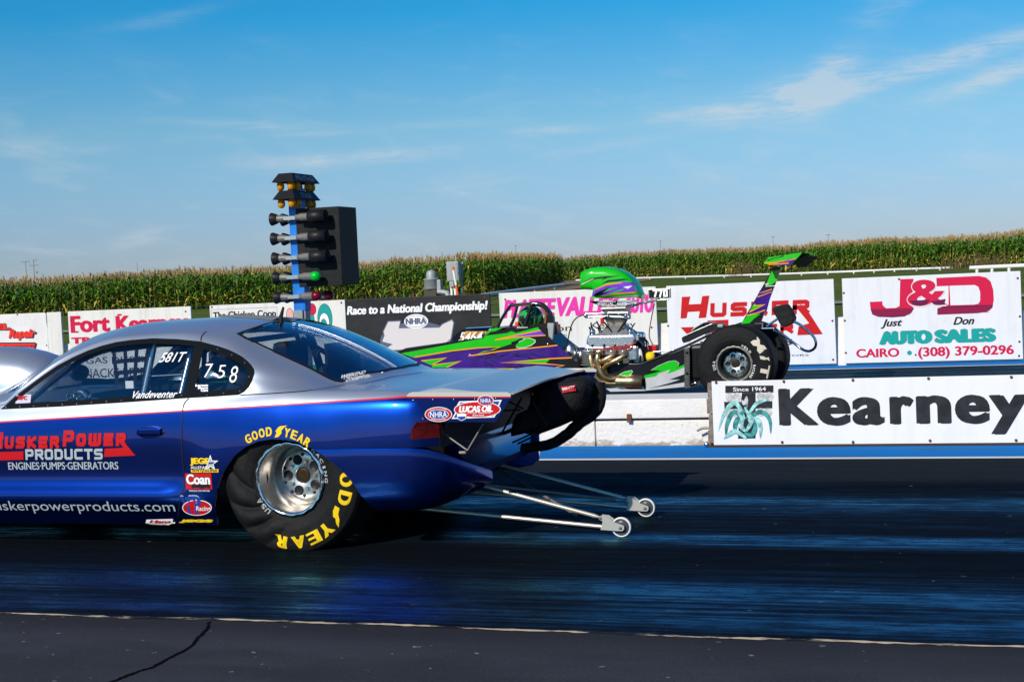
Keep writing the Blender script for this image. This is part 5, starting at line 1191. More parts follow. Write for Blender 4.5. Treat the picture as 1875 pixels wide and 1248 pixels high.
def deep_rim(hub, sg, parent, dish=.31, R=.206, face=.135, style=0):
    c = Vector((hub.x, hub.y, hub.z)); ax = (0, -sg, 0)          # pointing inward
    ax = Vector((0, 1 if sg < 0 else -1, 0))
    w = MB(); w.lathe([(R+.006, .012), (R+.004, -.004), (R-.006, -.006), (R-.014, .004), (R-.016, .05), (R-.030, .075), (R-.036, dish*.55), (face+.03, dish*.62), (face+.012, dish*.66), (face+.006, dish*.72)], c, ax, 72)
    w.build('barrel', K['alu'] if style == 0 else mat('dark_barrel', (.10, .10, .10), .3, .8), parent)
    lk = MB(); n = 108; vs = []                                # scalloped locking ring
    for (rb, h) in ((R-.016, -.002), (R-.013, -.010), (R-.004, -.010), (R+.003, -.004)):
        for j in range(n):
            a = 2*math.pi*j/n; r = rb+(.007*abs(math.sin(a*9))**.7 if rb > R-.006 else 0); vs.append(c+ax*h+Vector((r*math.cos(a), 0, r*math.sin(a))))
    lk.add(vs, [(i*n+j, i*n+(j+1) % n, (i+1)*n+(j+1) % n, (i+1)*n+j) for i in range(3) for j in range(n)], 0, True); lk.build('lock_ring', K['chrome'] if style == 0 else K['steel'], parent)
    hb = MB(); fc = c+ax*dish*.58
    hb.lathe([(face+.012, dish*.10), (face+.008, .0), (face-.006, -.012), (face-.03, -.014), (.05, -.012), (.046, -.010), (.046, .05)], fc, ax, 56); ho = hb.build('wheel_centre', K['alu'], parent)
    ho = parent
    nh = 5
    for i in range(nh):
        a = math.radians(90+i*360/nh+18); q = fc+Vector((.092*math.cos(a), 0, .092*math.sin(a)))-ax*.0145
        MB().lathe([(0, 0), (.026, 0), (.028, -.002), (.030, .001)], q, ax, 20).build('lightening_hole', K['black'], ho)
        a2 = a+math.pi/nh; q = fc+Vector((.080*math.cos(a2), 0, .080*math.sin(a2)))-ax*.012; MB().lathe([(.012, 0), (.012, -.016), (.008, -.02), (0, -.02)], q, ax, 6, smooth=False).build('lug_nut', K['steel'], ho)
        for s in (-.32, .32): q = fc+Vector(((face-.016)*math.cos(a2+s*.9), 0, (face-.016)*math.sin(a2+s*.9)))-ax*.0148; MB().lathe([(0, 0), (.010, 0), (.011, .001)], q, ax, 12).build('stud_hole', K['black'], ho)
    MB().lathe([(0, 0), (.03, -.004), (.044, .0), (.046, .012)], fc-ax*.006, ax, 24).build('axle_end', mat('dark_axle_bore', (.03, .018, .008), .5, .4), ho)
def wheel(name, hub, sg, parent, wr, style=0, flat=None, **kw):
    s = slick('tyre', hub, sg, parent=parent, wr=wr, **kw); return s
# near and far rear wheels
wn_ = bpy.data.objects.new('rear_wheel', None); COL.objects.link(wn_); wn_.parent = car
t1 = slick('tyre', HUB, -1, parent=wn_, wr=.036)
rm = bpy.data.objects.new('rim', None)
deep_rim(HUB+Vector((0, -.004, 0)), -1, wn_)
wf_ = bpy.data.objects.new('rear_wheel', None); COL.objects.link(wf_); wf_.parent = car
HF = Vector((HUB.x, 2*YC-HUB.y, HUB.z)); slick('tyre', HF, 1, parent=wf_, steps=64); deep_rim(HF, 1, wf_)
for sg in (-1, 1):
    fwh = bpy.data.objects.new('front_wheel', None); COL.objects.link(fwh); fwh.parent = car
    h = Vector((-6.35, YC+sg*.86, .315)); slick('tyre', h, sg, R=.315, rr=.20, width=.14, parent=fwh, steps=48); MB().lathe([(.2, .03), (.19, .02), (.16, .05), (.05, .03), (0, .03)], h, (0, -sg, 0), 32).build('rim', K['alu'], fwh)
MB().tube([(HUB.x, HUB.y+.2, HUB.z), (HUB.x, HF.y-.2, HUB.z)], .06, 12).build('rear_axle', K['black'], car)
# lettering on the near tyre
def tsurf(hub, R=.432, rr=.222, k0=.028):
    tb = BVHTree.FromPolygons([tuple(v.co+loc0) for v in t1.data.vertices], [tuple(p.vertices) for p in t1.data.polygons])
    def f(x, z, k=0.):
        r = tb.ray_cast(Vector((x, hub.y-1, z)), Vector((0, 1, 0)))
        y = r[0].y if r[0] is not None and r[0].y < hub.y+.1 else hub.y-.02
        return Vector((x, y-.0025-k, z))
    return f
ts = tsurf(HUB); mb = MB(); HX, HZ = HUB.x, HUB.z
def tyre_word(s, a0, a1, r, h, m, **kw): arch_text(s, HX, HZ, r, a0, a1, h, m, ts, k=.001, **kw)
def place(ch, a, r, h, w, m, spin=0, bold=.02, smear=0.):     # one letter with its top turned outward
    a = math.radians(a); g, f, sz = glyphs(ch, bold, 0)
    for du, kk in ((0, .001), (smear, .0007), (-smear, .0004)) if smear else ((0, .001),):
        vs = []
        for u, v in g: U = (u-.5)*w+du; V = r+v*h; vs.append(ts(HX+V*math.cos(a)+U*math.sin(a), HZ+V*math.sin(a)-U*math.cos(a), kk))
        mb.add(vs, f, m)
for ch, a in (('G', 40), ('O', 17), ('O', 0), ('D', -17), ('Y', -52), ('E', -66), ('A', -82), ('R', -100)): place(ch, a, .318, .070, .070, 0, bold=.02, smear=.005)
g = [(.318, -30), (.33, -37), (.36, -35.5), (.392, -40), (.398, -44), (.375, -41), (.355, -39), (.330, -40.5), (.322, -36)]
mb.poly([ts(HX+r*math.cos(math.radians(a)), HZ+r*math.sin(math.radians(a)), .001) for r, a in [(.316, -27), (.345, -27.5), (.352, -33), (.375, -37), (.395, -43), (.372, -41.5), (.352, -38), (.336, -38), (.318, -33)]], 0)
mb.build('lettering', [K['yellow']], wn_)
mb = MB(); tyre_word('WELD', 100, 64, .217, .022, 0, bold=.02); tyre_word('RACING', 50, -6, .217, .024, 0, bold=.02); tyre_word('USA', 236, 208, .217, .022, 0, bold=.02)
mb.build('lettering', [mat('grey_tyre_print', (.42, .42, .42), .5)], wn_)
# ---- wheelie bars
FORK = mat('fork_alloy', (.50, .47, .43), .4, .45)
def wbar(yw, px_w, upper_px, lower_px, Y):
    w = bpy.data.objects.new('wheelie_bar', None); COL.objects.link(w); w.parent = car
    c = P(*px_w, Y); c.z = .058
    sat = K['satin']; e = Vector((c.x-.08, Y, c.z+.012)); lo = [Vector((-3.35, Y-.02, .17)), e+Vector((-.02, 0, -.012))]; upv = [Vector((-3.05, Y+.0, .345)), Vector((c.x-.125, Y, c.z+.055))]
    MB().tube(lo, .0115, 14).build('lower_tube', sat, w); MB().tube([upv[0], upv[0].lerp(upv[1], .97), upv[1]], [.0115, .0115, .006], 14).build('upper_tube', sat, w)
    for s in (-1, 1):
        fk = MB(); y = Y+s*.022; fk.prism([Vector((c.x+a, y, c.z+b)) for a, b in ((.022, -.006), (.020, .012), (-.03, .030), (-.075, .062), (-.115, .066), (-.122, .048), (-.10, .035), (-.115, -.012), (-.02, -.018), (.012, -.018))], (0, s*.005, 0)); f = fk.build('fork_plate', FORK, w, recalc=True)
        MB().lathe([(.009, 0), (.009, .006), (0, .007)], (c.x, y+s*.005, c.z), (0, s, 0), 12).build('axle_bolt', K['steel'], w); MB().lathe([(.007, 0), (.007, .008), (0, .009)], (c.x-.112, y+s*.005, c.z+.055), (0, s, 0), 10).build('pivot_bolt', K['steel'], w)
    wh = MB(); wh.lathe([(.0475, -.011), (.050, -.013), (.055, -.011), (.057, 0), (.055, .011), (.050, .013), (.0475, .011)], c, (0, 1, 0), 40); wh.lathe([(.048, -.003), (.012, -.004), (.012, -.014), (0, -.014)], c, (0, 1, 0), 30, 1); wh.lathe([(.048, .003), (.012, .004), (.012, .014), (0, .014)], c, (0, 1, 0), 30, 1)
    wh.build('caster_wheel', [mat('white_urethane', (.72, .70, .66), .4), mat('clear_web', (.05, .06, .075), .3)], w)
    return upv, lo
wbar(7.91, (1138, 965), None, None, 7.91); wbar(8.58, (1183, 930), None, None, 8.58)
for a, b in (((-2.95, 7.95, .30), (-2.2, 8.50, .115)), ((-2.95, 8.54, .30), (-2.3, 7.98, .11))): MB().tube([a, b], .009, 10).build('cross_tube', K['steel'], car)
# ---- parachute packs and struts behind the tail
ck_ = MB(); sec = []
def rrect(c, u, v, a, b, n=6, rad=.3):
    out = []
    for q in range(4*n):
        t = 2*math.pi*q/(4*n); cx, sx_ = math.cos(t), math.sin(t); out.append(c+u*(a*math.copysign(abs(cx)**.55, cx))+v*(b*math.copysign(abs(sx_)**.55, sx_)))
    return out
axis = [(-2.70, .655, .09, .10), (-2.67, .67, .145, .15), (-2.57, .69, .16, .16), (-2.47, .715, .16, .15), (-2.39, .738, .15, .14), (-2.335, .745, .12, .11), (-2.315, .742, .06, .05)]
rn = random.Random(2)
for x, z, a, b in axis: sec.append([p+Vector((rn.gauss(0, .006), rn.gauss(0, .006), rn.gauss(0, .006))) for p in rrect(Vector((x, YC+.20, z)), Vector((0, 1, 0)), Vector((.30, 0, .95)).normalized(), a*1.15, b)])
ck_.loft(sec); cp_ = ck_.build('parachute_pack', K['cloth'], car, recalc=True)
cb = BVHTree.FromPolygons([tuple(v.co+loc0) for v in cp_.data.vertices], [tuple(p.vertices) for p in cp_.data.polygons])
def onchute(px, py, k=.004):
    r = cb.ray_cast(EYEV, ray(px, py).normalized()); return (r[0]+(EYEV-r[0]).normalized()*(k+.012)) if r[0] is not None else P(px, py, 8.2)
zc = lambda x, y: (880+x/5.2, 640+y/5.2)
mb = MB(); mb.poly([onchute(*zc(*q)) for q in ((765, 352), (900, 335), (912, 388), (780, 412))], 0)
g, f, sz = glyphs('WHITE', .02, 0); o = Vector(zc(776, 392)); u = Vector(zc(896, 372))-o; v = Vector(zc(773, 362))-o; mb.add([onchute(*(o+u*a+v*b), .007) for a, b in g], f, 1)
mb.build('tag', [K['red'], K['wvin']], cp_)
sec = [[p for p in rrect(Vector((x, YC-.02, z)), Vector((0, 1, 0)), Vector((.3, 0, .95)).normalized(), a, a)] for x, z, a in ((-2.74, .60, .045), (-2.725, .605, .072), (-2.66, .625, .080), (-2.58, .66, .08))]
MB().loft(sec).build('parachute_tube', K['cloth'], car)
sl = [(1096, 700), (1097, 735), (1085, 757), (1060, 775), (1035, 797), (1010, 812), (985, 817), (955, 820)]
rn = random.Random(4); pts = smooth_path([P(x, y, YC+.25) for x, y in sl], 5); pts = [p+Vector((rn.gauss(0, .0015), 0, rn.gauss(0, .0015))) for p in pts]
MB().tube(pts, [.042-.012*i/len(pts) for i in range(len(pts))], 10).build('parachute_strap', K['cloth'], car)
for i, (a, b) in enumerate((((938, 810), (1003, 780)), ((908, 752), (952, 750)), ((918, 728), (958, 748)), ((955, 728), (920, 790)), ((975, 735), (1001, 780)), ((948, 812), (990, 792)))):
    MB().tube([P(*a, YC-.05 if i != 4 else YC-.1), P(*b, YC+.05 if i != 4 else YC-.1)], .006, 6).build('chute_strut', K['black'], car)
MB().tube([(-2.95, YC+.2, .50), (-2.66, YC+.2, .62)], .012, 8).build('chute_strut', K['black'], car)
st_ = MB(); a = P(856, 824, YC-.80)
for q in ((815, 795), (885, 775)): MB().tube([a, P(*q, YC-.78)], .005, 6).build('plate_strut', K['steel'], car)
MB().box(P(847, 828, YC-.80), (.04, .015, .014), bev=.003).build('latch', K['steel'], car)
# driver behind the cage
drv = thing('person', (-4.35, YC-.35, .55), 'driver in dark suit and black helmet sitting inside the blue and silver car', 'person')
def person_mesh(name, joints, edges, m, parent):
    me = bpy.data.meshes.new(name); o0 = Vector(root_of(parent).location); me.from_pydata([Vector(j[:3])-o0 for j in joints], edges, [])
    o = bpy.data.objects.new(name, me); COL.objects.link(o); o.parent = parent
    md = o.modifiers.new('k', 'SKIN'); sk = me.skin_vertices[0].data if me.skin_vertices else None
    if sk is None: me.skin_vertices.new() if hasattr(me.skin_vertices, 'new') else None; sk = me.skin_vertices[0].data
    for s, j in zip(sk, joints): s.radius = (j[3], j[3])
    sk[0].use_root = True
    o.modifiers.new('u', 'SUBSURF').levels = 2; bpy.context.view_layer.update(); m2 = evaluated(o); o.modifiers.clear(); o.data = m2; bpy.data.meshes.remove(me)
    o.data.materials.clear(); o.data.materials.append(m)
    for p in o.data.polygons: p.use_smooth = True
    o.name = name; return o
def seated(parent, hip, f, m, glove=None):  # f: forward unit along X
    h = Vector(hip); J = []
    def j(x, y, z, r): J.append((h.x+f*x, h.y+y, h.z+z, r)); return len(J)-1
    a = [j(0, 0, .02, .13), j(-.05, 0, .22, .14), j(-.10, 0, .42, .15), j(-.11, 0, .52, .075), j(-.10, 0, .60, .065)]
    E = [(0, 1), (1, 2), (2, 3), (3, 4)]
    for s in (-1, 1):
        sh = j(-.10, s*.19, .43, .065); el_ = j(.10, s*.23, .22, .05); wr_ = j(.32, s*.12, .26, .035); ha = j(.40, s*.10, .28, .032)
        E += [(2, sh), (sh, el_), (el_, wr_), (wr_, ha)]
        for k in range(4): q = j(.45+.01*(k in (1, 2)), s*(.085+.018*(k-1.5)), .285, .010); q2 = j(.465, s*(.085+.018*(k-1.5)), .255, .009); E += [(ha, q), (q, q2)]
        th = j(.42, s*.06, .30, .011); E.append((ha, th))
        hp_ = j(.02, s*.09, 0, .095); kn = j(.42, s*.12, .12, .07); an = j(.72, s*.10, -.12, .05); ft = j(.84, s*.10, -.05, .04); E += [(0, hp_), (hp_, kn), (kn, an), (an, ft)]
    return person_mesh('body', J, E, m, parent)
def helmet(parent, c, f, shell_m, visor_m, R=.135, tilt=0):
    c = Vector(c); mb = MB(); n = 28; vs = []; rows_ = 16
    for i in range(rows_+1):
        th = math.pi*(.0+.80*i/rows_)
        for j in range(n):
            ph = 2*math.pi*j/n; r = math.sin(th); x, y, z = r*math.cos(ph), r*math.sin(ph), math.cos(th)
            jaw = max(0, x)*max(0, -z)*.35
            vs.append(c+Vector((f*(x*R*(1.10+jaw)), y*R*.94, z*R*1.05)))
    mb.add(vs, [(i*n+j, i*n+(j+1) % n, (i+1)*n+(j+1) % n, (i+1)*n+j) for i in range(rows_) for j in range(n)], 0, True)
    h = mb.build('helmet', shell_m, parent, recalc=True); v = MB(); L = []
    for z in (-.28, -.12, .06, .22):
        L.append([c+Vector((f*R*1.125*math.cos(a)*math.sqrt(1-z*z), R*.965*math.sin(a)*math.sqrt(1-z*z), z*R*1.05)) for a in np.linspace(-1.15, 1.15, 15)])
    v.loft(L, 0, False, False); v.build('visor', visor_m, h); return h
suit = mat('dark_race_suit', (.010, .010, .012), .8, var=.3, vs=12)
seated(drv, (-4.36, YC-.35, .52), -1, suit)
helmet(drv, (-4.42, YC-.35, 1.08), -1, mat('helmet_black', (.012, .012, .015), .2, coat=1.), mat('visor_smoke', (.05, .03, .03), .08, coat=1.), R=.128)
# ================================================================ green and purple dragster in the far lane
YD = 17.25                                # centre line
YN = 16.93                                # near flank
dr = thing('dragster', (-5.2, YD, 0), 'green and purple dragster with tall rear wing and green air scoop in the far lane', 'dragster')
K['dgreen'] = mat('bright_green_paint', (.010, .46, .006), .3, coat=.5, var=.06, vs=6)
K['dpurp'] = mat('deep_purple_paint', (.040, .004, .18), .35, .1, coat=.4, var=.25, vs=5)
K['dlil'] = mat('light_violet_paint', (.17, .05, .55), .35, .1, coat=.4)
K['dblk'] = mat('gloss_black_paint', (.004, .004, .005), .4, coat=.25)
K['dsilv'] = mat('pearl_silver_paint', (.58, .55, .55), .35, .3, coat=.6, var=.08, vs=6)
K['dor'] = mat('orange_pinstripe', (.85, .30, .01), .4)
K['tube'] = mat('black_cage_tube', (.010, .012, .015), .3, coat=.5)
z7 = lambda x, y: (640+x/4.261, 520+y/4.261)
zp = lambda x, y: (890+x/7.8, 540+y/7.8)
# cockpit body: flank outline extruded across the car, then the painted shapes laid on the near flank
top = [z7(330, 545), z7(440, 498), z7(600, 478), z7(760, 452), z7(1050, 415), z7(1085, 343), z7(1300, 336), z7(1480, 325), z7(1528, 330)]
back = [z7(1535, 395), z7(1580, 440), z7(1680, 520), z7(1790, 618), z7(1790, 660)]
o = [P(*q, YN) for q in top+back]; zlow = .13
o += [Vector((o[-1].x, YN, zlow)), Vector((-8.2, YN, zlow))]; o.insert(0, Vector((-8.2, YN, .50)))
bd = MB(); bd.prism(o, (0, 2*(YD-YN), 0)); body_d = bd.build('body', [K['dblk']], dr, recalc=True)
nose = MB(); nose.loft([[Vector((x, YD+sy*w, z)) for sy, z in ((-1, z0), (-1, z1), (-.6, z1+.03), (.6, z1+.03), (1, z1), (1, z0))] for x, w, z0, z1 in ((-8.2, .31, .13, .47), (-9.2, .22, .14, .36), (-10.2, .15, .15, .28), (-10.75, .05, .17, .22))], 0, True, True, False); nose.build('nose', K['dgreen'], dr, recalc=True)
for sg in (-1, 1):
    q = bpy.data.objects.new('front_wheel', None); COL.objects.link(q); q.parent = dr
    c = Vector((-10.15, YD+sg*.42, .27)); MB().lathe([(.20, -.02), (.262, -.04), (.27, -.02), (.27, .02), (.262, .04), (.20, .02)], c, (0, 1, 0), 32).build('tyre', K['rubber'], q); MB().lathe([(.2, -.02), (.19, 0), (.04, .0), (.04, -.03), (0, -.03)], c, (0, 1, 0), 24).build('rim', K['alu'], q)
MB().tube([(-10.15, YD-.4, .27), (-10.15, YD+.4, .27)], .02, 8).build('front_axle', K['tube'], dr)
gm = MB(); G_, PU, LI, BK, OR, WH = range(6)
def gp(pts, m, k, f=zp): gm.poly([P(*f(*q), YN)+Vector((0, -k, 0)) for q in pts], m)
def gl_(pts, w, m, k, f=zp): gm.strip([P(*f(*q), YN)+Vector((0, -k, 0)) for q in pts], w, (0, 1, 0), m)
idt = lambda x, y: (x, y)
# purple ground colour of the flank
gp([(736, 655), (760, 652), (800, 648), (860, 640), (930, 635), zp(0, 840), zp(490, 660), zp(1020, 715), zp(1225, 890), zp(1115, 1005), zp(810, 1080), zp(400, 1140), (760, 700), (700, 690)], PU, .0015, idt)
# bright green upper band
gp([z7(400, 540), z7(760, 474), z7(1050, 420), z7(1090, 348), z7(1200, 340), z7(1060, 400), z7(1300, 380), z7(1470, 335), z7(1490, 365), z7(1140, 432), z7(1350, 415), z7(1300, 440), z7(1150, 490), z7(1000, 495), z7(800, 520), z7(500, 572)], G_, .002, idt)
gp([z7(1140, 432), z7(1410, 405), z7(1250, 445), z7(1300, 500), z7(1050, 520), z7(980, 553), z7(1160, 492), z7(1000, 495)], G_, .0022, idt)
# black wedge and violet flash
gp([z7(1060, 402), z7(1100, 372), z7(1290, 342), z7(1480, 328), z7(1300, 352), z7(1230, 378), z7(1300, 372)], BK, .0026, idt)
gp([(310, 600), (640, 535), (780, 505), (835, 565), (600, 585)], LI, .0026)
gl_([(130, 640), (420, 575), (780, 503)], .013, OR, .0032); gl_([(140, 638), (420, 600), (850, 573)], .013, OR, .0034)
# black field with the green swirl
gp([(850, 580), (990, 690), (1020, 716), (600, 760), (200, 800), (0, 835), (180, 755), (490, 655), (560, 610)], BK, .0026)
sw_ = [(430, 745), (425, 715), (470, 670), (560, 625), (520, 618), (620, 612), (700, 640), (705, 670), (650, 715), (560, 748), (480, 755)]
gp(sw_, G_, .0034); gl_(sw_[2:]+[sw_[0]], .006, WH, .0036)
gl_([(-250, 868), (0, 835), (200, 800), (600, 760), (1020, 716)], .014, OR, .0038)
gl_([z7(510, 570), z7(800, 520), z7(1000, 497), z7(1175, 490), z7(980, 555), z7(1090, 535)], .013, OR, .004, idt)
# lower flashes
gp([(380, 958), (915, 912), (850, 976)], G_, .0026); gl_([(1230, 893), (900, 908), (215, 965), (820, 978), (1115, 1003), (810, 1082)], .014, OR, .0036)
gp([(915, 912), (1240, 893), (1345, 1010), (1300, 1085), (810, 1085), (1115, 1003), (850, 976)], BK, .0024)
for pts in ([z7(560, 597), z7(757, 573), z7(640, 632)], [z7(640, 632), z7(870, 600), z7(760, 648), z7(650, 650)], [z7(1010, 660), z7(1275, 657), z7(1200, 685), z7(1050, 690)]):
    gp(pts, G_, .0026, idt); gl_(pts[:2]+[pts[2]], .012, OR, .0034, idt)
gp([(1075, 1085), (1190, 1040), (1180, 1085)], G_, .0028)
rn = random.Random(8)
for i in range(70):                       # black crackle strokes in the purple
    a = (rn.uniform(-150, 1000), rn.uniform(800, 1060)); L = rn.uniform(70, 190); an = rn.uniform(-.8, .9); pts = [a]
    for k in range(3): pts.append((pts[-1][0]+L/3*math.cos(an)+rn.uniform(-12, 12), pts[-1][1]+L/3*math.sin(an)+rn.uniform(-10, 10)))
    yl = [q[1] for q in pts]
    if min(yl) > 790+max(0, -a[0]*.2) and max(yl) < 1080 and max(q[0] for q in pts) < 1080 and not (900 < yl[0] < 985 and a[0] > 200): gl_(pts, rn.uniform(.006, .014), BK, .0019)
gm.build('paintwork', [K['dgreen'], K['dpurp'], K['dlil'], K['dblk'], K['dor'], K['wvin']], body_d)
for q in (zp(60, 495), zp(880, 700), zp(700, 1025), zp(1265, 1060), z7(940, 552)):
    c = P(*q, YN-.004); MB().lathe([(.014, 0), (.012, -.004), (0, -.006)], c, (0, 1, 0), 10).build('panel_fastener', K['alu'], body_d)
# clear windscreen with the race number, in front of the cage
wsn = MB(); a, b, c_, d_ = P(*z7(748, 458), YN+.02), P(*z7(1045, 417), YN+.02), P(*z7(1078, 346), YN+.10), P(*z7(875, 357), YN+.12)
dy = Vector((0, .5, 0)); m1, m2 = (d_+Vector((0, .2, .02))), (c_+Vector((0, .22, .02)))
far = lambda v: Vector((v.x, 2*YD-v.y, v.z))
wsn.loft([[a, d_, m1, far(m1), far(d_), far(a)], [b, c_, m2, far(m2), far(c_), far(b)]], 0, False, False); wso = wsn.build('windscreen', glass_mat('smoked_screen', (.32, .34, .42), .06, .05), dr)
tx = MB(); f5 = Plane(a.lerp(d_, .25)+Vector((0, -.006, 0)), (1, .0, 0), ((d_-a).normalized().x*.3, (d_-a).normalized().y, (d_-a).normalized().z), (0, -1, 0))
pl = bx(z7(855, 450), z7(1035, 370), YN+.03); SD = Plane((0, YN+.012, 0), (1, 0, 0), (0, .45, .9), (0, -1, 0))
NP = lambda u, v, k=0.: Vector((u, YN+.015+(v-pl[1])*.45-k*3, v))
tx.add([NP(*q) for q in ((pl[0]-.03, pl[1]-.02), (pl[2]+.03, pl[1]-.0), (pl[2]+.05, pl[3]), (pl[0]+.08, pl[3]+.01))], [(0, 1, 2, 3)], 1)
text(tx, '5464', pl, NP, 0, bold=.008, shear=.25, k=.004); tx.build('race_number', [K['wvin'], mat('amber_number_board', (.42, .20, .03), .5, var=.6, vs=30)], wso)
# roll cage
cgd = MB()
def ct(px, Y, r=.019, n=10): cgd.tube(smooth_path([P(*zp(*q), Y) if not isinstance(Y, (list, tuple)) else P(*zp(*q), y) for q, y in zip(px, Y if isinstance(Y, (list, tuple)) else [Y]*len(px))], 5), r, n)
ct([(165, 455), (240, 310), (350, 150), (390, 138)], YD-.17); ct([(345, 450), (400, 330), (445, 160), (455, 145)], YD+.20)
ct([(360, 148), (500, 128), (660, 118), (700, 122)], YD-.20, .016); ct([(560, 440), (590, 330), (655, 140), (670, 120)], YD-.21, .024)
ct([(670, 122), (780, 135), (860, 200), (905, 290), (900, 420)], YD-.21, .022); ct([(700, 112), (800, 130), (880, 200), (935, 290), (930, 420)], YD+.21, .022)
ct([(655, 125), (672, 118), (690, 112)], [YD-.21, YD, YD+.21], .022); ct([(385, 145), (420, 142), (450, 140)], [YD-.17, YD, YD+.20], .018); ct([(455, 148), (560, 125), (690, 112)], YD+.21, .016)
cgd.build('roll_cage', K['tube'], dr)
pdm = MB(); pdm.tube(smooth_path([P(*zp(*q), YD-.19) for q in ((680, 140), (760, 150), (820, 205), (850, 290), (845, 410))], 5), .017, 8); pdm.tube([P(*zp(*q), YD-.195) for q in ((400, 155), (520, 142), (640, 138))], .013, 8); pdm.build('cage_padding', mat('tan_padding', (.22, .11, .05), .8), dr)
sd = MB(); sd.prism([P(*zp(*q), YD-.26) for q in ((590, 425), (735, 405), (865, 405), (865, 580), (760, 490))], (0, .5, 0)); sd.build('cockpit_side', K['dblk'], dr, recalc=True)
hd = MB(); hd.prism([P(*zp(*q), YD-.27) for q in ((880, 395), (905, 300), (935, 275), (965, 320), (965, 400), (945, 650), (862, 600))], (0, .06, 0)); hd.build('head_restraint_plate', K['zinc'], dr, recalc=True)
tx = MB(); NPD = Plane((0, YD-.272, 0), (1, 0, 0), (0, 0, 1), (0, -1, 0)); tx.poly([P(*zp(*q), YD-.272) for q in ((880, 395), (905, 300), (935, 275), (965, 320), (965, 400))]); tx.build('black_cap', K['dblk'], dr)
tx = MB(); a = bx(zp(440, 475), zp(595, 445), YN); text(tx, 'Dalton', a, Plane((0, YN-.005, 0), (1, 0, 0), (0, 0, 1), (0, -1, 0)), 0, bold=.01, shear=.3); tx.build('lettering', K['wvin'], body_d)
# catch can and hose
z8 = lambda x, y: (1020+x/4.623, 460+y/4.623)
c0, c1 = P(*zp(1210, 880), YD-.1), P(*zp(1210, 705), YD-.1); h = c1.z-c0.z
MB().lathe([(0, 0), (.075, 0), (.08, .02), (.08, h*.75), (.05, h), (.045, h*1.05), (0, h*1.06)], c0, (0, 0, 1), 20).build('catch_can', K['alu'], dr)
MB().tube(smooth_path([P(*q, YD-.1) for q in (zp(1155, 730), zp(1185, 560), zp(1230, 410), zp(1300, 320), zp(1420, 275))], 5), .008, 6).build('hose', K['dblk'], dr)
MB().tube(smooth_path([P(*q, YD-.05) for q in (zp(1290, 790), zp(1350, 780), zp(1385, 830), zp(1395, 960))], 5), .020, 8).build('coolant_pipe', K['alu'], dr)
pu = MB(); q = P(*z8(232, 880), YD-.08); pu.lathe([(0, -.06), (.10, -.06), (.10, .0), (.04, .02), (.04, .08), (0, .08)], q, (1, 0, .0), 20); pu.build('front_pulley', K['alu'], dr)
MB().lathe([(0, -.02), (.065, -.02), (.065, .02), (0, .02)], P(*z8(235, 945), YD-.1), (1, 0, 0), 16).build('water_pump', K['chrome'], dr)
# frame rails
fr = MB()
for y in (YD-.27, YD+.27):
    s = 0 if y < YD else 0
    fr.tube([P(*z8(130, 965), y), P(*z8(480, 955), y), P(*z8(700, 955), y)], .014, 8); fr.tube([P(*z8(700, 955), y), P(*z8(740, 945), y), P(*z8(1085, 805), y), P(*z8(1300, 700), y)], .016, 8)
    a = P(*z8(350, 1185), y); b = P(*z8(1085, 1165), y); fr.tube([Vector((-7.5, y, .14)), Vector((a.x, y, .14)), Vector((b.x+.1, y, .14))], .016, 8); fr.tube([P(*z8(700, 955), y), P(*z8(705, 880), y)], .013, 6)
fr.build('frame_rail', K['tube'], dr)
# rear flank panel
zz8 = lambda x, y: (1130+x/7.34, 560+y/7.34)
pn = MB(); YR = YD-.29; op = [P(*zz8(*q), YR) for q in ((-330, 790), (300, 795), (385, 778), (900, 572), (905, 1095), (380, 1140), (-90, 1150), (-330, 900))]
pn.prism(op, (0, .012, 0)); pn.prism([v+Vector((0, .57, 0)) for v in op], (0, .012, 0)); pno = pn.build('side_panel', K['dblk'], dr, recalc=True)
gm = MB()
def gp2(pts, m, k): gm.poly([P(*zz8(*q), YR)+Vector((0, -k, 0)) for q in pts], m)
def gl2(pts, w, m, k): gm.strip([P(*zz8(*q), YR)+Vector((0, -k, 0)) for q in pts], w, (0, 1, 0), m)
gp2([(355, 935), (600, 880), (690, 850), (870, 830), (905, 825), (903, 915), (700, 992), (845, 985), (700, 1040), (420, 1108), (905, 1025), (903, 1085), (380, 1135), (380, 965), (300, 1000)], 1, .002)
gp2([(455, 862), (560, 800), (690, 748), (780, 738), (825, 765), (815, 810), (795, 830), (905, 785), (903, 825), (740, 890), (672, 910), (715, 850), (560, 905), (520, 945), (380, 968), (355, 935), (500, 900), (600, 866)], 0, .0026)
gp2([(430, 1108), (700, 1035), (850, 985), (870, 1000), (903, 985), (903, 1022), (700, 1060)], 2, .003); gp2([(705, 988), (903, 915), (903, 968), (850, 980)], 2, .003)
gp2([(30, 920), (100, 885), (195, 865), (208, 880), (160, 945), (40, 945)], 0, .0026); gl2([(30, 918), (100, 883), (195, 863), (210, 880), (165, 945)], .006, 1, .003)
gl2([(455, 862), (560, 798), (690, 744), (785, 733), (832, 765), (818, 812)], .005, 1, .0034); gp2([(-160, 1100), (120, 1070), (350, 1078), (380, 1138), (-90, 1150)], 1, .002)
gp2([(105, 1085), (350, 1078), (330, 1112), (130, 1120)], 3, .003); gp2([(-170, 1015), (-60, 965), (60, 930), (-20, 1000)], 0, .0026)
gm.build('paintwork', [K['dgreen'], K['dsilv'], K['dblk'], K['red']], pno)
gm = MB(); gm.poly([P(*z8(*q), YR)+Vector((0, -.004, 0)) for q in ((160, 1025), (275, 975), (285, 1000), (215, 1040))]); gm.build('green_flash', K['dgreen'], pno)
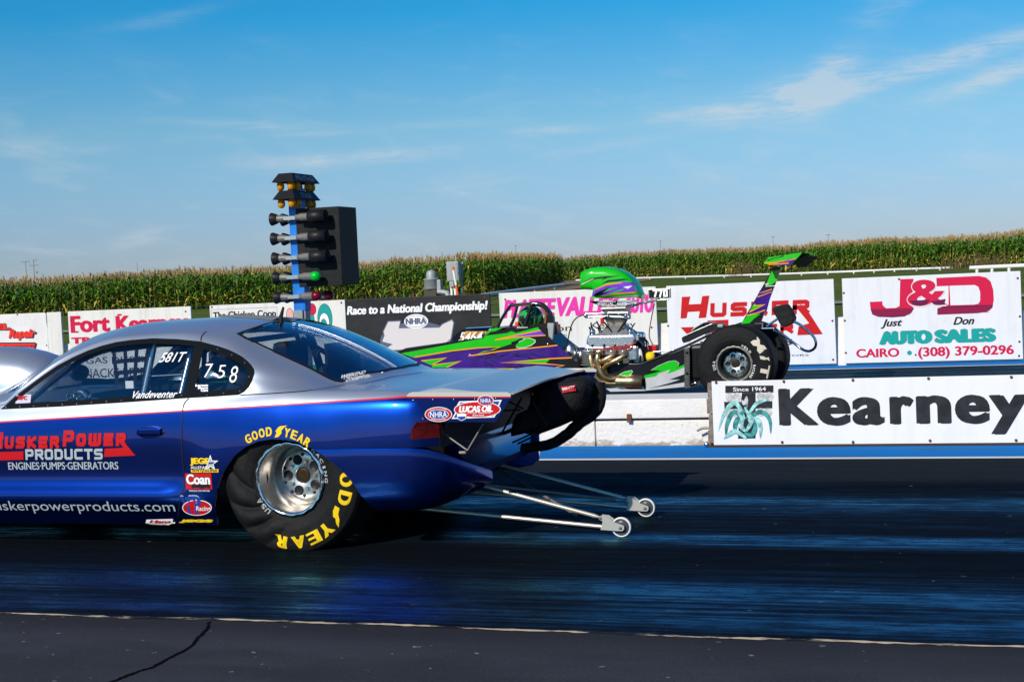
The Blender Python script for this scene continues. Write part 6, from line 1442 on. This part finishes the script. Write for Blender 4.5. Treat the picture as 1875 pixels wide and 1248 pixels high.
# motor plate
mp = MB(); pp = [P(*zz8(*q), YR-.02) for q in ((902, 572), (968, 560), (975, 700), (975, 1060), (990, 1095), (905, 1105))]
mp.prism(pp, (0, .60, 0)); mo_ = mp.build('rear_plate', mat('dark_steel_plate', (.09, .085, .08), .5, .6, var=.2, vs=20), dr, recalc=True)
dk = MB()
for (x, y, r) in [(938, 628, .018), (940, 905, .018)]+[(967, 620+i*42, .006) for i in range(11)]+[(915, 620+i*60, .005) for i in range(8)]: dk.lathe([(0, 0), (r, 0), (r, .002)], P(*zz8(x, y), YR-.0215), (0, 1, 0), 12)
dk.build('plate_hole', K['dblk'], mo_)
for y in (770, 1043): a, b = P(*zz8(980, y), YR+.1), P(*zz8(1062, y-5), YR+.1); MB().cyl(a, b, .022, n=10).build('axle_stud', K['chrome'], dr)
ax_ = MB(); ax_.box((P(1290, 668, YD).x+.05, YD, .39), (.36, .5, .42), bev=.04); ax_.build('rear_axle_housing', K['dblk'], dr)
# shifter, linkage, start lamp and small parts behind the engine
MB().tube([P(*zz8(*q), YD-.2) for q in ((440, 622), (600, 605), (770, 590))], .010, 8).build('linkage_rod', K['alu'], dr)
MB().box(P(*zz8(490, 570), YD-.1), (.10, .14, .08), bev=.01).build('red_solenoid', K['red'], dr)
MB().lathe([(0, -.05), (.05, -.05), (.06, -.02), (.06, .04), (0, .05)], P(*zz8(455, 680), YD-.2), (1, 0, .1), 16).build('yellow_cap', K['yellow'], dr)
tr_ = MB(); tr_.loft([rrect(P(*zz8(x, y), YD), Vector((0, 1, 0)), Vector((0, 0, 1)), r, r*.9) for x, y, r in ((230, 640, .20), (330, 690, .18), (420, 720, .14), (600, 760, .11), (880, 800, .11))]); tr_.build('gearbox', mat('gearbox_dark', (.03, .035, .045), .4, .5), dr)
wr = MB(); rn = random.Random(5)
for i in range(7):
    wr.tube(smooth_path([P(*zz8(300+i*12, 420), YD-.18+i*.02), P(*zz8(330+i*16+rn.uniform(-20, 20), 520), YD-.24), P(*zz8(300+i*10, 640), YD-.22), P(*zz8(290+i*8, 740), YD-.2)], 4), .006, 5)
wr.build('wiring', K['dblk'], dr)
# ---- engine
eng = MB(); eng.box(P(*z8(455, 905), YD), (.62, .42, .26), bev=.03); eng.build('engine_block', mat('cast_block', (.09, .09, .09), .5, .4), dr)
for sg in (-1, 1):
    yc = YD+sg*.20
    hdm = MB(); a = P(*z8(255, 850), YD-.22); b = P(*z8(640, 800), YD-.22)
    hdm.box(((a.x+b.x)/2, yc, (a.z+b.z)/2-.01), (b.x-a.x, .17, .13), bev=.015); ho = hdm.build('cylinder_head', K['alu'], dr)
    vc = MB(); o = [P(*z8(*q), YD-.28) for q in ((262, 705), (655, 697), (670, 738), (650, 800), (248, 808), (245, 760))]
    vc.prism([Vector((v.x, yc-.085, v.z)) for v in o], (0, .17, 0)); v_ = vc.build('valve_cover', mat('valve_cover_cast', (.70, .70, .69), .25, .9, var=.05, vs=20), dr, recalc=True)
    md = v_.modifiers.new('b', 'BEVEL'); md.width = .03; md.segments = 4; m2 = evaluated(v_); v_.modifiers.clear(); v_.data = m2
    if sg < 0:
        tx = MB(); TP = Plane((0, yc-.087, 0), (1, 0, 0), (0, 0, 1), (0, -1, 0)); b4 = bx(z8(365, 742), z8(545, 705), YD-.285)
        for k in range(6): a = b4[0]+(b4[2]-b4[0])*k/6; tx.add([TP(a, b4[1]+.008, .002), TP(a+.022, b4[1]+.010, .002), TP(a+.028, b4[3], .002), TP(a+.006, b4[3]-.004, .002)], [(0, 1, 2, 3)])
        tx.build('cover_badge', K['wvin'], v_)
        for xx in (300, 400, 490, 585): q = P(*z8(xx, 795), yc-.08); MB().box((q.x, yc-.085, q.z), (.022, .03, .04), bev=.004).build('cover_bolt', K['dblk'], v_)
hm = K['header']
pw_ = MB()                                # plug wires along the near head
for i, xx in enumerate((300, 385, 470, 560)):
    pw_.tube(smooth_path([P(*z8(*q), y) for q, y in (((650, 745), YD-.2), ((640, 790), YD-.31), ((xx+60, 822+i*3), YD-.33), ((xx+12, 835), YD-.32), ((xx, 850), YD-.30))], 4), .007, 6)
pw_.build('plug_wire', mat('red_wire', (.35, .02, .015), .5), dr)
rl = MB()
for zz_ in (818, 845): rl.tube([P(*z8(252, zz_), YD-.30), P(*z8(640, zz_-6), YD-.30)], .009, 8)
rl.build('head_rail', K['chrome'], dr)
for xx in (262, 330, 420, 515, 600): MB().lathe([(.016, 0), (.016, -.02), (.010, -.026), (0, -.026)], P(*z8(xx, 832), YD-.29), (0, 1, 0), 10).build('head_bolt', K['chrome'], dr)
for xx in (300, 620): MB().lathe([(0, .05), (.03, .05), (.035, .03), (.035, -.01), (.022, -.03)], P(*z8(xx, 695), YD-.2), (0, 0, 1), 14).build('breather_cap', K['chrome'], dr)
MB().box(P(*z8(640, 860), YD-.26), (.12, .10, .16), bev=.01).build('oil_filter_mount', K['alu'], dr)
MB().lathe([(0, -.08), (.055, -.08), (.058, -.06), (.058, .06), (.04, .08), (0, .08)], P(*z8(690, 880), YD-.2), (0, 0, 1), 18).build('oil_filter', K['wvin'], dr)
def htube(pts, r=.030): return MB().tube(smooth_path([P(*z8(*q), y) for q, y in pts], 6), r, 14).build('exhaust_header', hm, dr)
y0 = YD-.32
htube([((292, 850), y0), ((283, 900), y0-.05), ((300, 985), y0-.06), ((335, 1070), y0-.05), ((400, 1112), y0-.03), ((520, 1116), y0)])
htube([((375, 850), y0), ((345, 880), y0-.09), ((345, 960), y0-.10), ((385, 1050), y0-.09), ((440, 1080), y0-.06), ((520, 1075), y0-.03)])
htube([((482, 845), y0), ((470, 880), y0-.06), ((400, 920), y0-.08), ((345, 960), y0-.03), ((340, 1010), y0), ((420, 1085), y0+.04), ((520, 1095), y0+.05)])
htube([((578, 845), y0), ((560, 885), y0-.06), ((470, 935), y0-.09), ((405, 975), y0-.06), ((410, 1030), y0-.02), ((450, 1062), y0+.03), ((520, 1080), y0+.05)])
cl_ = MB(); a, b, c_ = P(*z8(505, 1097), y0), P(*z8(600, 1097), y0), P(*z8(728, 1098), y0)
cl_.lathe([(.066, 0), (.070, .06), (.062, (b-a).length*.8), (.070, (b-a).length), (.072, (c_-a).length), (.068, (c_-a).length), (.064, .15)], a, (c_-a).normalized(), 24); co = cl_.build('collector', hm, dr)
MB().lathe([(0, 0), (.065, 0)], a.lerp(c_, .55), (c_-a).normalized(), 24).build('exhaust_bore', K['dblk'], co)
# intake, carburettors, air scoop
def frus(name, m, l0, r0_, yb, l1, r1_, yt, d0, d1):
    a, b, c, d = P(*z8(l0, yb), YD), P(*z8(r0_, yb), YD), P(*z8(r1_, yt), YD), P(*z8(l1, yt), YD)
    vs = [Vector((v.x, YD+s*dd, v.z)) for s in (-1, 1) for v, dd in ((a, d0), (b, d0), (c, d1), (d, d1))]
    return MB().add(vs, [(0, 1, 2, 3), (7, 6, 5, 4), (0, 4, 5, 1), (1, 5, 6, 2), (2, 6, 7, 3), (3, 7, 4, 0)]).build(name, m, dr)
frus('intake_manifold', mat('cast_manifold', (.33, .32, .31), .45, .7, var=.15, vs=20), 378, 660, 695, 455, 560, 612, .20, .08)
frus('valley_plate', K['dblk'], 262, 740, 790, 380, 650, 690, .1, .12)
frus('carb_spacer', K['steel'], 440, 570, 612, 425, 585, 575, .08, .10)
cb_ = MB()
for (xa, xb, ya, yb, d) in ((408, 500, 480, 575, .14), (505, 600, 480, 575, .14), (395, 610, 470, 492, .16), (425, 590, 545, 560, .15)):
    a, b = P(*z8(xa, yb), YD), P(*z8(xb, ya), YD); cb_.box(((a.x+b.x)/2, YD, (a.z+b.z)/2), (b.x-a.x, 2*d, b.z-a.z), bev=.006)
cbo = cb_.build('carburettor', mat('carb_dark', (.16, .155, .15), .35, .8, var=.4, vs=40), dr)
lk = MB()
for pts in (((240, 560), (420, 548), (620, 560)), ((240, 530), (400, 522)), ((430, 520), (600, 520))): lk.tube([P(*z8(*q), YD-.18) for q in pts], .011, 8)
for (x, y) in ((245, 545), (610, 560), (430, 548), (580, 545)): lk.lathe([(0, -.03), (.022, -.03), (.022, .03), (0, .03)], P(*z8(x, y), YD-.18), (0, 1, 0), 12)
lk.build('fuel_line', K['chrome'], dr)
MB().box(P(*z8(383, 590), YD-.2), (.04, .04, .07), bev=.006).build('red_fitting', K['red'], dr)
bs_ = MB()
for pts in (((400, 600), (470, 690)), ((590, 575), (510, 690)), ((335, 590), (380, 690)), ((345, 640), (365, 700)), ((270, 640), (300, 690)), ((290, 630), (320, 690)), ((575, 600), (545, 650))): bs_.tube([P(*z8(*q), YD-.17) for q in pts], .010, 6)
bs_.build('injector_hose', K['dblk'], dr)
tr2 = MB(); tr2.loft([[Vector((P(*z8(x, y), YD).x, YD+s*d, P(*z8(x, y), YD).z)) for s, d in ((-1, dd), (1, dd))]+[Vector((P(*z8(x2, y2), YD).x, YD+s*dd*.75, P(*z8(x2, y2), YD).z)) for s in (1, -1)] for x, y, x2, y2, dd in ((268, 422, 370, 470), (400, 418, 420, 472), (560, 415, 560, 470), (678, 408, 640, 465)) for dd in (.2,)] if False else
         [[P(*z8(270, 422), YD-.2), P(*z8(680, 410), YD-.2), P(*z8(640, 465), YD-.14), P(*z8(372, 470), YD-.14)], [P(*z8(270, 422), YD+.2), P(*z8(680, 410), YD+.2), P(*z8(640, 465), YD+.14), P(*z8(372, 470), YD+.14)]], 0, True, True, False)
tro = tr2.build('scoop_tray', K['chrome'], dr, recalc=True)
MB().box(P(*z8(490, 436), YD-.19), (.05, .03, .04), bev=.01).build('latch', K['dblk'], tro)
sc = MB(); sec = []
for (x, yt, yb, w, mid) in ((204, 172, 318, .20, 0), (230, 155, 326, .215, 0), (300, 135, 330, .225, 0), (320, 133, 392, .225, 0), (400, 130, 402, .225, 0), (500, 150, 400, .215, 0), (570, 182, 396, .205, 0), (630, 228, 392, .19, 0), (670, 285, 392, .17, 0), (695, 335, 398, .14, 0), (720, 368, 408, .09, 0)):
    a, b = P(*z8(x, yt), YD-w*.8), P(*z8(x, yb), YD-w*.8); ring = []
    for k in range(24):
        t = 2*math.pi*k/24; c, s = math.cos(t), math.sin(t); zc_ = (a.z+b.z)/2; hz_ = (a.z-b.z)/2
        ring.append(Vector((a.x+(b.x-a.x)*(1-s)/2, YD-w*math.copysign(abs(c)**.42, c), zc_+hz_*math.copysign(abs(s)**.5, s))))
    sec.append(ring)
sc.loft(sec, 0, True, False); sc.add(sec[-1], [list(range(24))], 0); inn_ = [[v+Vector((.015+i*.08, 0, 0)) + (Vector((sec[0][0].x, YD, sum(q.z for q in sec[0])/24))-v)*(.06+i*.1) for v in sec[0]] for i in range(3)]
sc.loft([sec[0]]+inn_, 1, True, False, False); sc.add(inn_[-1], [list(range(24))], 1)
sco = sc.build('air_scoop', [K['dgreen'], K['dblk']], dr, recalc=True)
sb = BVHTree.FromPolygons([tuple(v.co+Vector(dr.location)) for v in sco.data.vertices], [tuple(p.vertices) for p in sco.data.polygons])
gm = MB()
def onsc(q, k):
    px, py = z8(*q); r = sb.ray_cast(EYEV, ray(px, py).normalized())[0]; return (r if r is not None else P(px, py, YD-.2))+Vector((0, -k, 0))
def dens(pts, n=4): return [(a[0]+(b[0]-a[0])*i/n, a[1]+(b[1]-a[1])*i/n) for a, b in zip(pts, pts[1:]+pts[:1]) for i in range(n)]
def gs(pts, m, k):
    vs, fs = fine_poly(dens(pts, 3), 14.); gm.add([onsc(q, k) for q in vs], fs, m)
gs([(306, 322), (420, 278), (545, 256), (650, 260), (686, 340), (560, 352), (430, 374), (292, 396)], 0, .004)
gs([(215, 265), (300, 225), (400, 212), (535, 205), (430, 222), (370, 245), (400, 225), (320, 235), (222, 275)], 1, .004); gs([(370, 275), (430, 245), (560, 232), (610, 235), (520, 250), (440, 258)], 1, .004)
gs([(300, 375), (355, 340), (450, 300), (410, 335), (380, 352), (450, 340), (330, 385)], 1, .006); gs([(420, 362), (520, 330), (585, 312), (520, 348)], 2, .006); gs([(330, 362), (420, 322), (520, 303), (470, 322), (400, 345)], 2, .0055); gs([(560, 300), (640, 290), (600, 318)], 5, .0055); gs([(305, 330), (420, 275), (540, 262), (560, 268), (420, 288), (320, 328)], 3, .006); gs([(360, 375), (520, 352), (675, 342), (675, 350), (520, 362)], 3, .006)
gs([(280, 385), (340, 378), (520, 372), (640, 365), (610, 392), (420, 396), (300, 398)], 2, .0066) ; gs([(430, 395), (560, 380), (690, 370), (690, 392), (500, 400)], 4, .007)
gs([(205, 282), (222, 268), (310, 230), (312, 233), (225, 275)], 5, .007)
gm.build('paintwork', [K['dlil'], K['dblk'], K['dgreen'], K['dor'], K['dsilv'], K['wvin']], sco)
# dial-in board
db = MB(); a, b = P(*z8(772, 402), YD-.05), P(*z8(955, 312), YD-.05); db.box(((a.x+b.x)/2, YD-.02, (a.z+b.z)/2), (b.x-a.x, .06, b.z-a.z), bev=.005); dbo = db.build('dial_board', mat('dial_board_frame', (.45, .45, .42), .4, .6), dr)
DPn = Plane((0, YD-.05, 0), (1, 0, 0), (0, 0, 1), (0, -1, 0)); tx = MB(); f_ = bx(z8(780, 397), z8(948, 318), YD-.05); tx.add([DPn(f_[0], f_[1], .002), DPn(f_[2], f_[1], .002), DPn(f_[2], f_[3], .002), DPn(f_[0], f_[3], .002)], [(0, 1, 2, 3)], 1)
block(tx, '7', bx(z8(812, 388), z8(850, 322), YD-.05), DPn, .022, 0, k=.004); block(tx, '7', bx(z8(855, 388), z8(893, 322), YD-.05), DPn, .022, 0, k=.004); block(tx, '0', bx(z8(900, 386), z8(936, 322), YD-.05), DPn, .022, 0, k=.004)
dgm = mat('dial_digit', (.75, .78, .70), .4, emit=.25); tx.build('digits', [dgm, K['dblk']], dbo)
br = MB(); br.tube([P(*z8(620, 470), YD-.05), P(*z8(720, 435), YD-.05), P(*z8(850, 415), YD-.05), P(*z8(945, 405), YD-.05)], .014, 8); br.box(P(*z8(830, 418), YD-.05), (.22, .08, .015)); br.build('board_bracket', K['chrome'], dr)
MB().tube(smooth_path([P(*z8(*q), YD-.06) for q in ((825, 440), (800, 560), (780, 690), (790, 750), (830, 820))], 5), .006, 6).build('wire', K['dblk'], dr)
# ---- battery tray above the axle
bt = MB(); o = [P(*zz8(*q), YD-.2) for q in ((868, 430), (900, 395), (1280, 245), (1335, 235), (1345, 300), (1300, 320), (895, 498), (872, 470))]
bt.prism(o, (0, .42, 0)); bto = bt.build('battery_tray', mat('tray_black', (.012, .013, .014), .4), dr, recalc=True)
o = [P(*zz8(*q), YD-.15) for q in ((945, 380), (1050, 290), (1160, 225), (1275, 225), (1200, 270))]; MB().prism(o, (0, .3, 0)).build('tray_cover', K['dblk'], bto, recalc=True)
MB().tube([P(*zz8(*q), YD-.205) for q in ((890, 410), (1060, 330), (1280, 238))], .009, 6).build('tray_edge', K['alu'], bto)
a, b = P(*zz8(1345, 290), YD-.2), P(*zz8(1420, 245), YD-.2); MB().box(((a.x+b.x)/2, YD-.1, (a.z+b.z)/2), (b.x-a.x, .2, b.z-a.z), bev=.01).build('bottle', K['zinc'], dr)
MB().tube([P(*zz8(*q), YD-.2) for q in ((1000, 490), (1195, 400))], .022, 8).build('strut_rod', K['wvin'], dr)
# ---- wheels of the dragster
DH = Vector((P(1345, 667, 16.52).x, 16.50, .392))
for sg in (-1, 1):
    q = bpy.data.objects.new('rear_wheel', None); COL.objects.link(q); q.parent = dr
    h = Vector((DH.x, YD+sg*(YD-DH.y), DH.z)); s_ = slick('tyre', h, sg, R=.442, rr=.207, width=.42, parent=q, steps=80, wr=.004 if sg < 0 else 0, bulge=.012)
    deep_rim(h, sg, q, dish=.20, R=.203, face=.145, style=1)
    if sg < 0: t2 = s_
tb2 = BVHTree.FromPolygons([tuple(v.co+Vector(dr.location)) for v in t2.data.vertices], [tuple(p.vertices) for p in t2.data.polygons])
def ts2(x, z, k=0.):
    r = tb2.ray_cast(Vector((x, DH.y-1, z)), Vector((0, 1, 0)))[0]; return Vector((x, (r.y if r is not None and r.y < DH.y+.12 else DH.y)-.003-k, z))
HX, HZ = DH.x, DH.z; ts = ts2; mb = MB()
for ch, a, w in (('M', 36, .15), ('/', 10, .06), ('T', -14, .13)): place(ch, a, .305, .095, w, 0, bold=.02, smear=.009)
mb.build('lettering', [mat('cream_tyre_print', (.62, .55, .45), .6)], t2.parent)
mb = MB(); tyre_word('WELD', 68, 32, .216, .028, 0, bold=.02); tyre_word('RACING', -2, -42, .216, .028, 0, bold=.02); tyre_word('USA', 196, 168, .216, .028, 0, bold=.02); mb.build('lettering', [K['wvin']], t2.parent)
# ---- rear wing
z2 = lambda x, y: (1180+x/4.16, 440+y/4.16)
YW = YD-.03
ws = MB(); o = [P(*z2(*q), YW) for q in ((735, 638), (800, 640), (885, 615), (1040, 225), (1040, 200), (980, 205))]; o = [P(*z2(*q), YW) for q in ((735, 638), (860, 640), (890, 612), (1042, 205), (985, 195), (965, 235))]
ws.prism(o, (0, .055, 0)); wso_ = ws.build('wing_strut', K['dblk'], dr, recalc=True)
gm = MB()
def gw(pts, m, k): gm.poly([P(*z2(*q), YW)+Vector((0, -k, 0)) for q in pts], m)
def glw(pts, w, m, k): gm.strip([P(*z2(*q), YW)+Vector((0, -k, 0)) for q in pts], w, (0, 1, 0), m)
gw([(968, 235), (1036, 225), (1010, 305), (960, 345), (925, 340)], 0, .003); gw([(735, 636), (785, 570), (885, 558), (830, 600), (800, 630)], 0, .003); gw([(880, 380), (975, 372), (930, 545), (780, 570), (830, 480)], 1, .002); gw([(800, 545), (920, 488), (855, 492), (835, 480)], 0, .003)
glw([(970, 372), (880, 400), (972, 392), (862, 430)], .012, 2, .004); glw([(830, 498), (918, 488), (800, 545)], .012, 2, .004); glw([(780, 570), (850, 555), (920, 530)], .012, 2, .004); glw([(918, 335), (945, 328), (925, 350), (1000, 345)], .008, 3, .004)
gm.build('paintwork', [K['dgreen'], K['dpurp'], K['dor'], K['wvin']], wso_)
wg = MB(); le, te = P(*z2(915, 176), YD-.30), P(*z2(1190, 100), YD-.30)
chord = te-le; nrm = Vector((-chord.z, 0, chord.x)).normalized()
prof = [(0, 0), (.06, .020), (.25, .030), (.55, .022), (.8, .010), (1, .004), (1, -.004), (.7, -.016), (.35, -.026), (.08, -.018)]
wg.loft([[le+chord*t+nrm*h+Vector((0, y, 0)) for t, h in prof] for y in np.linspace(0, .95, 5)]); K['matt'] = mat('matt_black_wing', (.004, .004, .005), .85, spec=.06); wgo = wg.build('rear_wing', K['matt'], dr, recalc=True)
for y in (0, .95):
    ep = MB(); o = [P(*z2(*q), YD-.305) for q in ((905, 172), (945, 130), (1195, 92), (1196, 100), (1150, 150), (1110, 190), (945, 186))]; ep.prism([v+Vector((0, y, 0)) for v in o], (0, .010, 0)); epo = ep.build('end_plate', K['dgreen'], dr, recalc=True)
    if y == 0:
        gm = MB(); f = lambda pts, m, k: gm.poly([P(*z2(*q), YD-.306)+Vector((0, -k, 0)) for q in pts], m)
        f([(950, 184), (1020, 160), (1145, 135), (1150, 150), (1110, 190)], 1, .003); gm.strip([P(*z2(*q), YD-.31) for q in ((915, 175), (1010, 168), (1080, 148), (1045, 165), (1148, 140))], .012, (0, 1, 0), 2); gm.strip([P(*z2(*q), YD-.311) for q in ((945, 184), (1040, 178), (1100, 172))], .012, (0, 1, 0), 2)
        gm.strip([P(*z2(*q), YD-.311) for q in ((935, 152), (1010, 128), (985, 138), (1060, 118))], .009, (0, 1, 0), 3); gm.build('paintwork', [K['dgreen'], K['dpurp'], K['dor'], K['dblk']], epo)
fl = MB(); le2, te2 = P(*z2(1150, 150), YD-.28), P(*z2(1248, 124), YD-.28); fl.loft([[le2+(te2-le2)*t+Vector((0, y, h)) for t, h in ((0, -.05), (.3, .01), (1, .005), (1, -.004), (.5, -.05), (.15, -.09))] for y in (0, .9)]); fl.build('wing_flap', K['matt'], wgo, recalc=True)
MB().box(P(*z2(870, 650), YD), (.09, .12, .07), bev=.01).build('strut_clamp', K['dblk'], dr)
# chute pack and chrome bumper loop at the tail
pk = MB(); o = [P(*z2(*q), YD-.10) for q in ((968, 522), (1000, 500), (1080, 488), (1112, 530), (1142, 592), (1130, 632), (1062, 664), (1035, 645))]
pk.prism(o, (0, .24, 0)); pko = pk.build('parachute_pack', K['cloth'], dr, recalc=True); md = pko.modifiers.new('b', 'BEVEL'); md.width = .02; md.segments = 3; m2 = evaluated(pko); pko.modifiers.clear(); pko.data = m2
MB().tube(smooth_path([P(*z2(*q), y) for q, y in (((1140, 618), YD-.12), ((1200, 652), YD-.12), ((1290, 735), YD-.12), ((1305, 800), YD-.1), ((1270, 838), YD), ((1215, 835), YD+.08), ((1130, 775), YD+.12), ((1050, 715), YD+.12), ((980, 685), YD+.1))], 6), .016, 10).build('bumper_loop', K['chrome'], dr)
lk = MB(); lk.tube([P(*z2(*q), YD-.08) for q in ((892, 672), (985, 670))], .017, 10); lk.tube([P(*z2(*q), YD-.05) for q in ((930, 655), (1010, 600))], .015, 10); lk.build('chute_bracket', K['chrome'], dr)
# ---- dragster driver
hc = P(*zp(640, 325), YD-.02); dv = thing('person', (hc.x+.1, YD, .3), 'driver in green and black helmet strapped inside the dragster cage', 'person')
seated(dv, (hc.x+.12, YD, .42), -1, suit)
hm_ = bpy.data.materials.new('green_black_helmet'); hm_.use_nodes = True; t = NT(hm_.node_tree); b = hm_.node_tree.nodes['Principled BSDF']; g = t.n('ShaderNodeNewGeometry').outputs['Position']
w_ = t.noise(t.mapping(g, (9, 4, 4), rot=(0, .6, 0)), 1.1, 3, .5, dist=1.2); t.put(b.inputs['Base Color'], t.ramp(w_, [(.44, (.006, .010, .012)), (.47, (.02, .30, .03)), (.57, (.03, .42, .05)), (.60, (.008, .03, .02))])); b.inputs['Roughness'].default_value = .2; b.inputs['Coat Weight'].default_value = 1
hh = helmet(dv, hc, -1, hm_, mat('visor_dark', (.03, .02, .02), .08, coat=1.), R=.145)
MB().box(P(*zp(458, 412), YD-.1), (.045, .12, .055), bev=.01).build('red_breather', mat('hot_red_plastic', (.75, .04, .01), .4), hh)
